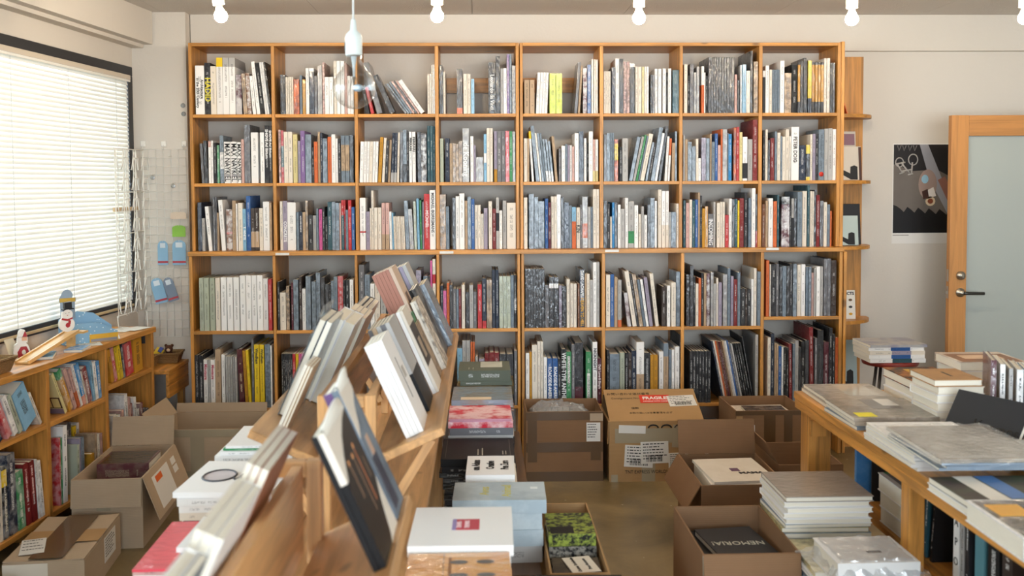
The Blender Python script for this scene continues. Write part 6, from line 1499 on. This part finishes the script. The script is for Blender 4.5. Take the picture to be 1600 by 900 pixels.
# thick stacks further back on the table
bk, z = stack(1.69, 3.70, .75, [('W', .20, .30, .032, 'right', {}), ('W', .20, .30, .032, 'right', {}), ('k', .20, .30, .034, 'right', dict(inkamt=0, art=.8, ink='B8743A', artscale=14, desc='fat paperback with a fiery orange cover'))], 'three-book stack at the back', GT)
cover_plate(bk[-1], .25, .7, .15, .55, plain('D8A83A', .5, 'gold_title', var=.4))
bk, z = stack(1.615, 3.37, .75, [('W', .155, .20, .028, 'far', {}), ('W', .155, .20, .028, 'far', {}), ('I', .155, .20, .028, 'far', {}), ('W', .155, .20, .028, 'far', {}), ('I', .16, .20, .026, 'far', {}), ('a', .165, .20, .024, 'far', dict(inkamt=0, art=.15, desc='square kraft-covered book'))], 'tall stack of square books', GT)
bk[-1]['c1'] = list(lin('B88A58')); cover_plate(bk[-1], .3, .7, .5, .56, plain('4A3A2A', .6, var=.2))
bk, z = stack(1.92, 3.72, .75, [('W', .24, .22, .03, 'far', {}), ('I', .24, .22, .03, 'far', {}), ('W', .24, .22, .03, 'far', {}), ('W', .24, .22, .034, 'far', {}), ('I', .25, .22, .034, 'far', dict(inkamt=0, art=.5, ink='8A5A34', artscale=9, desc='white book with a reclining figure photo'))], 'white paperback stack', GT)
o = bk[-1]; cover_plate(o, .2, .98, .05, .95, plain('8A5C3C', .45, 'figure_photo', var=.5)); cover_plate(o, .35, .7, .2, .8, plain('D8B898', .45, 'figure_light', var=.3), lift=.0008)
# black landscape book leaning
A_ = Vector((1.512, 3.185, .7506)); B_ = Vector((1.625, 2.945, .7506))
ax = (B_ - A_).normalized(); nn = Vector((-ax.y, ax.x, 0)); nn = nn if nn.x > 0 else -nn
ln_ = math.radians(32); up_ = Vector((nn.x * math.sin(ln_), nn.y * math.sin(ln_), math.cos(ln_))); fc = ax.cross(up_); fc = fc if fc.x < 0 else -fc
# local x = cover normal (fc), z = along the long edge, y = x-hat completes
lz_ = -ax; ly_ = lz_.cross(fc)
if ly_.z < 0: lz_ = ax; ly_ = lz_.cross(fc)
org = (A_ if lz_.dot(ax) > 0 else B_) - fc * .012 + Vector((0, 0, .0))
M_ = Matrix(((fc.x, ly_.x, lz_.x, org.x), (fc.y, ly_.y, lz_.y, org.y), (fc.z, ly_.z, lz_.z, org.z + .0125), (0, 0, 0, 1)))
o = book('art_book', M_, .022, .155, .265, '2A2B2E', inkamt=0, label='black landscape book titled in glossy black leaning on the standing books', group=GT)
t_, d_, h_ = o['dim']
BT = Matrix(((0, 0, 1, 0), (0, 1, 0, 0), (-1, 0, 0, 0), (0, 0, 0, 1))) if lz_.dot(ax) < 0 else Matrix(((0, 0, 1, 0), (0, 1, 0, 0), (-1, 0, 0, 0), (0, 0, 0, 1)))
dirx = Vector((0, 0, 1 if lz_.dot(ax) > 0 else -1))
BT = Matrix(((0, 0, 1, 0), (0, 1, 0, 0), (dirx.z, 0, 0, 0), (0, 0, 0, 1)))
text("Kosmos", .05, plain('050506', .12, 'gloss_black', var=0, coat=1.0), o, M_ @ Matrix.Translation((t_ / 2 + .0007, d_ * .32, h_ * (.68 if dirx.z > 0 else .32))) @ BT)
# standing row of wrapped books
xx_ = 1.705
vert = [('U', .018, .235), ('W', .016, .225), ('G', .012, .215), ('W', .02, .215), ('L', .012, .21), ('W', .02, .215), ('S', .014, .212), ('M', .016, .21), ('W', .022, .205), ('I', .014, .205), ('L', .016, .20), ('W', .018, .205), ('v', .014, .20), ('U', .016, .205), ('B', .014, .2), ('W', .02, .205), ('S', .016, .2), ('Y', .014, .19), ('W', .02, .2)]
for i, (c, t, h_) in enumerate(vert):
    yy = 3.24 - .022 * i
    M_ = Matrix.Translation((xx_ + t / 2, yy, .7506)) @ Matrix.Rotation(-.35, 4, 'Z') @ Matrix.Translation((0, 0, 0))
    o = book('wrapped_art_book', M_, t - .001, .20, h_, c, wrapped=True, art=.3, label=f"{PAL[c][0]} wrapped book, {ORD[i]} from the wall in the standing row on the sales table", group='standing row on the sales table')
    xx_ += (t + .0015) / math.cos(.35) * .93 + .001
kb = box('cardboard_divider', (1.90, 2.63, .752 + .11), (.006, .22, .22), CB_TAN, rot=Matrix.Rotation(.15, 3, 'Z')); tag(kb, 'plain cardboard sheet standing upright at the near end of the standing books', 'cardboard')

# ---- under the table
GU = 'books under the sales table'
MX = Matrix(((0, 1, 0, 0), (-1, 0, 0, 0), (0, 0, 1, 0), (0, 0, 0, 1)))     # spine towards the aisle


def under(y, x, z, t, d, h, c, label, tilt=0.0, **k):
    return book('shelved_book', Matrix.Translation((x, y, z + .0004 + t / 2 * abs(math.sin(tilt)))) @ MX @ Matrix.Rotation(tilt, 4, 'Y'), t, d, h, c, label=label, group=GU, **k)


bk, z = stack(1.485, 3.28, LS, [('W', .19, .22, .055, 'near', {}), ('W', .19, .22, .055, 'near', {}), ('W', .19, .22, .06, 'near', dict(c2='E', band=(.2, .9), desc='fat white book with a coloured spine'))], 'fat white stack under the sales table', GU)
o = bk[-1]; t_, d_, h_ = o['dim']
for i, c_ in enumerate(('2E7A4C', '3A6AB0', 'B84048')): box('spine_stripe', None, (t_ * .3, .0008, h_ * .96), plain(c_, .5, var=.1), o, M=wm(o) @ Matrix.Translation((t_ * (.33 - .33 * i), -.0006, h_ / 2)))
cover_plate(o, .1, .9, .1, .9, plain('8A8A8C', .5, 'grey_panel', var=.05)); cover_lines(o, .3, .7, (.62, .5), '3A3A3C')
o = under(3.68, 1.42, LS, .02, .2, .26, 'B', 'blue book standing under the far end of the sales table', art=.3, ink='7FB0DC'); o['c1'] = list(lin('4A8AC8'))
o = box('display_poster', (1.55, 3.60, LS + .1355), (.20, .006, .27), plain('17181C', .5, 'black_board', var=.05)); tag(o, 'black lettered board standing under the sales table', 'board')
for i in range(6): box('lettering', (1.535 + .004 * (i % 3), 3.5965, LS + .23 - i * .018), (.12 - .02 * (i % 3), .0008, .008), plain('C8C8CC', .6, var=.3), o)
under(3.10, 1.40, LS, .022, .17, .21, 'T', 'dark teal book standing under the table against the white stack', c2='K')
under(3.05, 1.40, LS, .022, .17, .212, 'T', 'teal striped book tilted under the sales table', tilt=.10)
under(3.005, 1.40, LS, .014, .17, .20, 'K', 'black booklet tilted beside the teal books under the table', tilt=.12)
r0 = under(2.81, 1.385, LS, .035, .2, .29, 'W', 'white book with large vertical letters under the sales table', inkamt=0)
for i, ch in enumerate("NAPO"): text(ch, .034, INKM, r0, wm(r0) @ Matrix.Translation((0, -.0008, .25 - .058 * i)) @ Matrix.Rotation(math.pi / 2, 4, 'X'))
under(2.775, 1.385, LS, .02, .2, .295, 'G', 'pale grey book beside the white lettered one under the table')
under(2.745, 1.385, LS, .02, .2, .285, 'D', 'charcoal book beside the pale grey one under the table')
r0 = under(2.675, 1.385, LS, .05, .2, .27, 'T', 'turquoise book with a red flower drawing under the sales table', inkamt=0); r0['c1'] = list(lin('5C8E9A'))
lathe('flower_print', [(.018, 0), (.018, .0008)], plain('A03A50', .5, var=.3), r0, wm(r0) @ Matrix.Translation((.006, -.0002, .06)) @ Matrix.Rotation(math.pi / 2, 4, 'X'), 12)
under(2.60, 1.385, LS, .06, .22, .28, 'K', 'thick black book under the middle of the sales table')
under(2.53, 1.385, LS, .05, .22, .26, 'k', 'dark brown book at the near end of the black ones under the table')
for i in range(4):
    under(2.40 - .03 * i, 1.37, LS, .02, .2, .20 + .012 * i, 'G', ('outermost', 'second', 'third', 'last')[i] + ' grey book of the leaning row under the near table end', tilt=.42, inkamt=.2)

# ---- low crate with the big wrapped books at the aisle
cr = thing('wooden_crate', (1.10, 3.1, 0), 'low red-brown wooden platform under the wrapped art books', 'platform')
RB = plain('5A2E20', .5, 'red_brown_board', var=.12)
box2('platform_top', (.988, 2.30, .33), (1.262, 3.55, .355), RB, cr, bev=.002)
for y in (2.34, 3.46): box2('platform_foot', (1.0, y, .001), (1.25, y + .04, .3295), RB, cr)
GP = 'wrapped books on the red-brown platform'
bk, z = stack(1.13, 3.30, .355, [('S', .285, .28, .016, 'left', dict(wrapped=True)) for _ in range(5)] + [('y', .285, .28, .014, 'left', dict(wrapped=True, art=.6, ink='5A5238', artscale=12)), ('S', .285, .275, .012, 'far', dict(wrapped=True))] + [('W', .285, .28, .018, 'far', dict(inkamt=0)) for _ in range(4)] + [('G', .29, .285, .018, 'far', dict(inkamt=0, wrapped=True, art=.1, desc='large pale grey wrapped book'))], 'tall wrapped stack by the table', GP)
bk[-1]['c1'] = list(lin('A89C90'))
bk, z = stack(1.125, 2.99, .355, [('S', .28, .28, .018, 'left', dict(wrapped=True)), ('S', .28, .28, .018, 'left', dict(wrapped=True)), ('W', .275, .28, .018, 'left', {}), ('y', .28, .28, .016, 'left', dict(wrapped=True, inkamt=0, art=.8, ink='4A4634', artscale=9, desc='yellow and grey landscape book in plastic'))], 'green-topped stack on the platform', GP)
bk2, z2 = stack(1.14, 2.86, z, [('W', .24, .21, .066, 'near', dict(inkamt=0, desc='thick white boxed book in a clear plastic bag', label='thick white book inside a loose clear plastic bag on the platform'))], 'bagged', GP)
o = bk2[0]; cover_lines(o, .36, .44, (.42,), '3A3A3C', .09); bag(o, .045, .003, .020, seed=7.0, mat=FILM_THIN)
bk, z = stack(1.14, 2.55, .355, [('W', .27, .26, .03, 'near', {}), ('k', .28, .27, .022, 'near', dict(inkamt=0, desc='brown-framed book with a pale green panel'))], 'closest stack on the platform', GP)
cover_plate(bk[-1], .0, .85, .05, .95, plain('C9D2BC', .5, 'pale_green_panel', var=.08))

# ================================================================== CARTONS ON THE FLOOR
r_, F_, D_ = carton(.235, .645, 5.205, 5.53, .375, CB_BROWN, 'tall brown cardboard box holding a crinkled plastic bundle in front of the bookcase')
on_front(r_, F_, D_, .0, 1., .88, .995, TAPE, 'tape'); on_front(r_, F_, D_, .0, 1., .42, .56, TAPE, 'tape'); on_front(r_, F_, D_, .0, 1., .0, .14, TAPE, 'tape'); on_front(r_, F_, D_, .02, .14, .28, .88, TAPE, 'tape', .0012); on_front(r_, F_, D_, .84, .97, .3, .5, TAPE, 'tape', .0012); on_front(r_, F_, D_, .83, .999, .86, .97, CB_GREY, 'paper_patch', .0016)
s_ = on_front(r_, F_, D_, .785, .965, .57, .84, STICK, 'address_label', .0018); print_lines(s_, 6, seed=11)
# crinkled bundle
bn_ = thing('plastic_bundle', (.41, 5.36, .30), 'crinkled clear plastic bundle of books sticking out of the tall brown box', 'bundle')
vs = []; fs = []; nu, nv = 26, 12
for i in range(nu + 1):
    for j in range(nv + 1):
        u, v = i / nu, j / nv
        p = Vector((.255 + .34 * u, 5.23 + .26 * v, .30 + .09 * math.sin(math.pi * min(1, max(0, u)) ** .8) ** .5 * math.sin(math.pi * v) ** .4))
        q = p * 42; vs.append(p + Vector((noise.noise(q), noise.noise(q + Vector((3, 3, 3))), abs(noise.noise(q + Vector((7, 1, 2)))) * 1.6)) * .022)
for i in range(nu):
    for j in range(nv): a = i * (nv + 1) + j; fs.append((a, a + nv + 1, a + nv + 2, a + 1))
mesh('crinkled_film', vs, fs, FILM, bn_, None)
box2('wrapped_contents', (.27, 5.24, .012), (.58, 5.48, .345), plain('5E5A56', .4, 'dim_contents', var=.5), bn_, bev=.02)
r_, F_, D_ = carton(.675, 1.185, 5.18, 5.54, .325, CB_TAN, 'large cardboard box with a FRAGILE sticker and shipping labels', flaps=(('left', 178, .12), ('back', -35, .10)))
# slanted front lid flap carrying the sticker
Ml = F_ @ Matrix.Translation((0, -D_[1] / 2, D_[2])) @ Matrix.Rotation(math.radians(-68), 4, 'X')
lid = box('lid_flap', None, (D_[0] - .006, .005, .30), CB_TAN, r_, M=Ml @ Matrix.Translation((0, .004, .152)))
fs_ = box('fragile_sticker', None, (.165, .001, .075), plain('D8402C', .45, 'red_sticker', var=.03), lid, M=Ml @ Matrix.Translation((.02, .0005, .205)))
text("FRAGILE", .036, plain('F4EEE8', .5, var=0), lid, Ml @ Matrix.Translation((.02, -.0003, .212)) @ Matrix.Rotation(math.pi / 2, 4, 'X'), sx=1.0, bold=.001)
text("HANDLE WITH CARE", .014, plain('F4EEE8', .5, var=0), lid, Ml @ Matrix.Translation((.02, -.0003, .182)) @ Matrix.Rotation(math.pi / 2, 4, 'X'))
s_ = box('shipping_label', None, (.15, .001, .10), STICK, lid, M=Ml @ Matrix.Translation((.165, .0002, .185)) @ Matrix.Rotation(-.06, 4, 'Y')); print_lines(s_, 5, True, seed=21)
text("お問い合わせ送状番号", .024, plain('3A2A1A', .7, var=0), lid, Ml @ Matrix.Translation((-.12, .0012, .255)) @ Matrix.Rotation(math.pi / 2, 4, 'X')); text("Consignment Number", .022, plain('5A4A34', .7, var=0), lid, Ml @ Matrix.Translation((-.12, .0012, .215)) @ Matrix.Rotation(math.pi / 2, 4, 'X')); text("個数", .022, plain('3A2A1A', .7, var=0), lid, Ml @ Matrix.Translation((-.10, .0012, .12)) @ Matrix.Rotation(math.pi / 2, 4, 'X')); text("お取り扱いは注意事項を必ず", .018, plain('4A3A24', .7, var=0), lid, Ml @ Matrix.Translation((-.02, .0012, .075)) @ Matrix.Rotation(math.pi / 2, 4, 'X'))
on_front(r_, F_, D_, .06, .99, .64, .88, CTAPE, 'tape'); on_front(r_, F_, D_, .34, .48, .0, .64, CTAPE, 'tape'); on_front(r_, F_, D_, .02, .09, .0, .12, CTAPE, 'tape')
for u0, u1, v0, v1, rz, k in ((.16, .46, .24, .60, .06, 31), (.33, .62, .30, .66, -.03, 32), (.62, .83, .22, .47, -.04, 33)):
    s_ = on_front(r_, F_, D_, u0, u1, v0, v1, STICK, 'shipping_label', .001 + .0006 * (k - 30), rot=rz); print_lines(s_, 6, True, seed=k)
on_front(r_, F_, D_, .10, .38, .80, .93, STICK, 'torn_label', .0016, rot=.04); on_front(r_, F_, D_, .66, .75, .56, .93, CTAPE, 'loose_tape', .002, rot=.05)
text("TNT EXPRESS WORLDWIDE JAPAN, INC.", .026, INKM, r_, F_ @ Matrix.Translation((.03, -D_[1] / 2 - .0008, D_[2] * .16)) @ Matrix.Rotation(math.pi / 2, 4, 'X'), sx=.85); text("1300", .022, INKM, r_, F_ @ Matrix.Translation((.06, -D_[1] / 2 - .0008, D_[2] * .09)) @ Matrix.Rotation(math.pi / 2, 4, 'X'))
for q in range(3):   # the tops of three printed letters show above the tape
    tube('printed_arc', [F_ @ Matrix.Translation((-.02 + .07 * q, -D_[1] / 2 - .001, D_[2] * .885)) @ Vector((.026 * math.cos(a), 0, .016 * math.sin(a))) for a in [math.pi * k / 8 for k in range(9)]], .004, INKM, r_, 4)
text("61", .035, INKM, r_, F_ @ Matrix.Translation((.165, -D_[1] / 2 - .006, D_[2] * .27)) @ Matrix.Rotation(math.pi / 2, 4, 'X'))
# third box by the bookcase, on top of a lower one
rl, Fl, Dl = carton(1.33, 1.70, 5.08, 5.45, .178, CB_BROWN, 'closed lower cardboard box under the box of booklets by the bookcase', closed=True)
ru, Fu, Du = carton(1.325, 1.70, 5.085, 5.45, .20, CB_BROWN, 'open cardboard box of booklets standing on another box by the bookcase', z0=.195)
on_front(ru, Fu, Du, .0, 1., .88, .99, TAPE, 'tape'); on_front(ru, Fu, Du, .40, .56, .05, .88, TAPE, 'tape'); on_front(ru, Fu, Du, .68, .8, .0, .88, TAPE, 'tape'); s_ = on_front(ru, Fu, Du, .04, .27, .25, .62, STICK, 'address_label', .0014); print_lines(s_, 5, seed=41); on_front(ru, Fu, Du, .01, .10, .68, .86, CB_TAN, 'paper_patch', .0016)
bk, z = stack(1.51, 5.27, .202, [('I', .32, .30, .05, 'near', {}), ('I', .32, .30, .05, 'near', {}), ('I', .32, .30, .045, 'near', dict(inkamt=0, art=.4, ink='B4A890', artscale=40))], 'pile in the upper box by the bookcase', 'booklets in the upper box')
o = lying('booklet', 1.53, 5.27, z, .22, .17, .012, -.05, 'near', c1='D', wrapped=True, art=.5, ink='9A8A80', artscale=20, label='small dark wrapped booklet on top of the open upper box by the bookcase', cat='booklet')
bk, z = stack(1.255, 5.30, .0, [('K' if i % 2 else 'D', .11, .28, .03, 'near', dict(wrapped=bool(i % 3 == 0), inkamt=0)) for i in range(9)], 'black pile between the two boxes', 'black pile between the boxes')
# open cartons along the aisle
r_, F_, D_ = carton(.677, .983, 2.98, 3.44, .44, CB_BROWN, 'open cardboard box of black books nearest in the aisle', flaps=(('front', 172, .15),))
s_ = on_front(r_, F_, D_, -.001, .06, .15, .5, STICK, 'pale_label'); on_front(r_, F_, D_, .0, .14, .80, .99, CTAPE, 'tape')
bk, z = stack(.83, 3.21, .0075, [('D', .25, .38, .09, 'far', {}), ('K', .25, .38, .09, 'far', {}), ('D', .25, .38, .09, 'far', {}), ('K', .24, .38, .085, 'far', {})], 'lower pile in the nearest aisle box', 'black books in the aisle box')
o = lying('art_book', .85, 3.20, z, .20, .33, .022, .12, 'far', c1='D', inkamt=0, label='black book with scribbled white lettering on top in the nearest aisle box', group='black books in the aisle box')
cover_text(o, "NEMORIA!", .045, 'C8C4B4', .45, .5, ang=math.pi / 2 - .1, sx=.85)
bx_ = on_front(r_, F_, D_, .10, .72, -.02, .16, CB_TAN, 'loose_flap', .004)
r_, F_, D_ = carton(.93, 1.30, 4.125, 4.62, .30, CB_BROWN, 'open cardboard box of cream pamphlets in the aisle', flaps=(('back', 10, .16), ('left', 150, .13)))
bk, z = stack(1.12, 4.33, .0075, [('I', .28, .36, .057, 'near', dict(hard=False)) for _ in range(5)] + [('I', .28, .35, .012, 'near', dict(hard=False, inkamt=0, art=.15, ink='B8A890', rot=.06, desc='cream printed pamphlet'))], 'pamphlet pile in the aisle box', 'pamphlets in the aisle box', noun='pamphlet', name='pamphlet')
for o in bk: o['category'] = 'pamphlet'
o = bk[-1]; cover_plate(o, .42, .55, .42, .56, plain('6A4A62', .6, var=.1)); cover_text(o, "MAMA", .038, '3A3432', .33, .28, ang=math.pi / 2, bold=.002)
r_, F_, D_ = carton(1.36, 1.66, 4.45, 4.85, .29, CB_BROWN, 'half-hidden open cardboard box with plastic film behind the pamphlet box', flaps=(('left', 30, .12),))
o = lying('booklet', 1.52, 4.62, .0075, .24, .30, .12, 0, 'near', c1='W', label='white book lying in the half-hidden box behind the pamphlets', inkamt=0)

# ================================================================== LAMPS
m, nt, b = newmat('lit_bulb_glass'); em = N(nt, 'ShaderNodeEmission'); em.inputs[0].default_value = (1.0, .83, .62, 1); em.inputs[1].default_value = BULB_STRENGTH
nt.links.new(em.outputs[0], nt.nodes['Material Output'].inputs[0]); LIT = m
WPL = plain('F0E6DC', .4, 'white_lampholder', var=0)
YLAMP = 4.65
rail = thing('lighting_track', (.6, YLAMP, 2.60), 'white ceiling lighting track carrying the bare bulbs', 'lighting track')
box2('track_bar', (-1.9, YLAMP - .016, 2.585), (3.0, YLAMP + .016, 2.6025), WPL, rail, bev=.002)
LN_ = ['bare bulb by the window pier', 'second bare bulb from the window', 'third bare bulb from the window', 'fourth bare bulb from the window', 'bare bulb nearest the door']
for i, (px, py) in enumerate(((345, 25), (683, 25), (998.5, 28), (1331, 30), (1601, 28))):
    p = P(px, py, Y=YLAMP)
    t_ = thing('ceiling_spotlight', (p.x, YLAMP, 2.58), f'{LN_[i]} in a white holder under the ceiling, lit', 'lamp', 'lit bare bulbs on the ceiling')
    tl = .16 if i == 0 else 0.0
    M = Matrix.Translation(p) @ Matrix.Rotation(-tl, 4, 'Y')
    r = .030
    prof = [(.0005, -r)] + [(r * math.sin(a), -r * math.cos(a)) for a in [math.pi * k / 12 for k in range(1, 10)]] + [(.016, .034)]
    lathe('bulb', prof, LIT, t_, M, 20)
    lathe('bulb_collar', [(.016, .0342), (.0165, .05)], plain('E8E4DC', .3, 'bulb_base', var=0), t_, M, 16)
    lathe('lampholder', [(.018, .0502), (.027, .052), (.028, .13), (.018, .14)], WPL, t_, M, 20)
    if p.z + .14 < 2.585: tube('stem', [M @ Vector((0, 0, .1402)), (p.x, YLAMP, 2.5848)], .008, WPL, t_, 8)

# pendant with a clear globe bulb
PY_ = 2.9
pb_ = P(553.5, 137, Y=PY_); rb = .0615
pt = thing('pendant_lamp', (pb_.x, PY_, pb_.z), 'unlit clear globe bulb hanging from a white pendant cord', 'lamp')
m, nt, b = newmat('clear_bulb_glass'); b.inputs['Base Color'].default_value = (.97, .98, .98, 1); b.inputs['Transmission Weight'].default_value = 1.0; b.inputs['Roughness'].default_value = 0.0; b.inputs['IOR'].default_value = 1.12
CLEAR = m
tr = N(nt, 'ShaderNodeBsdfTransparent'); tr.inputs[0].default_value = (.94, .95, .95, 1); gl2 = N(nt, 'ShaderNodeBsdfGlossy'); gl2.inputs['Roughness'].default_value = .02
lw_ = N(nt, 'ShaderNodeLayerWeight'); lw_.inputs[0].default_value = .5; mx = N(nt, 'ShaderNodeMixShader')
nt.links.new(math_n(nt, 'MULTIPLY_ADD', math_n(nt, 'POWER', lw_.outputs['Facing'], 2.2), .75, .07), mx.inputs[0]); nt.links.new(tr.outputs[0], mx.inputs[1]); nt.links.new(gl2.outputs[0], mx.inputs[2]); nt.links.new(mx.outputs[0], nt.nodes['Material Output'].inputs[0])
MB_ = Matrix.Translation(pb_)
lathe('glass_globe', [(.0008, -rb)] + [(rb * math.sin(a), -rb * math.cos(a)) for a in [math.pi * k / 20 for k in range(1, 17)]] + [(.030, .062), (.0215, .078), (.0205, .092)], CLEAR, pt, MB_, 32)
sk_ = P(552, 77, Y=PY_).z
lathe('socket', [(.0235, .0925), (.0245, .094), (.0245, .142), (.022, .152), (.010, .165), (.0078, .19), (.006, .196)], plain('EAF2EE', .35, 'white_socket', var=0), pt, MB_, 24)
box('socket_label', None, (.0004, .012, .022), plain('9AA4A8', .5, var=.2), pt, M=MB_ @ Matrix.Translation((-.0248, -.004, .118)))
tube('cord', [pb_ + Vector((0, 0, .1965)), pb_ + Vector((.001, 0, .4)), (pb_.x + .002, PY_, 2.602)], .0032, plain('E6E6E2', .5, 'white_cord', var=0), pt, 8)
WIREF = plain('A8A49C', .3, 'filament_support', metal=.7, var=0)
lathe('glass_mount', [(.003, .03), (.004, .06), (.009, .09)], plain('D5DCDE', .2, 'mount_glass', var=0), pt, MB_, 12)
for a in range(4):
    w_ = a * math.pi / 2
    tube('support_wire', [pb_ + Vector((.004 * math.cos(w_), .004 * math.sin(w_), .032)), pb_ + Vector((.014 * math.cos(w_), .014 * math.sin(w_), -.012)), pb_ + Vector((.006 * math.cos(w_ + .7), .006 * math.sin(w_ + .7), .03))], .0009, WIREF, pt, 5)
lathe('reflector_cap', [(.008, -.012), (.014, -.006), (.014, .004), (.008, .008)], plain('9DB4C4', .25, 'blue_cap', var=.1), pt, MB_ @ Matrix.Translation((.012, -.01, 0)), 12)
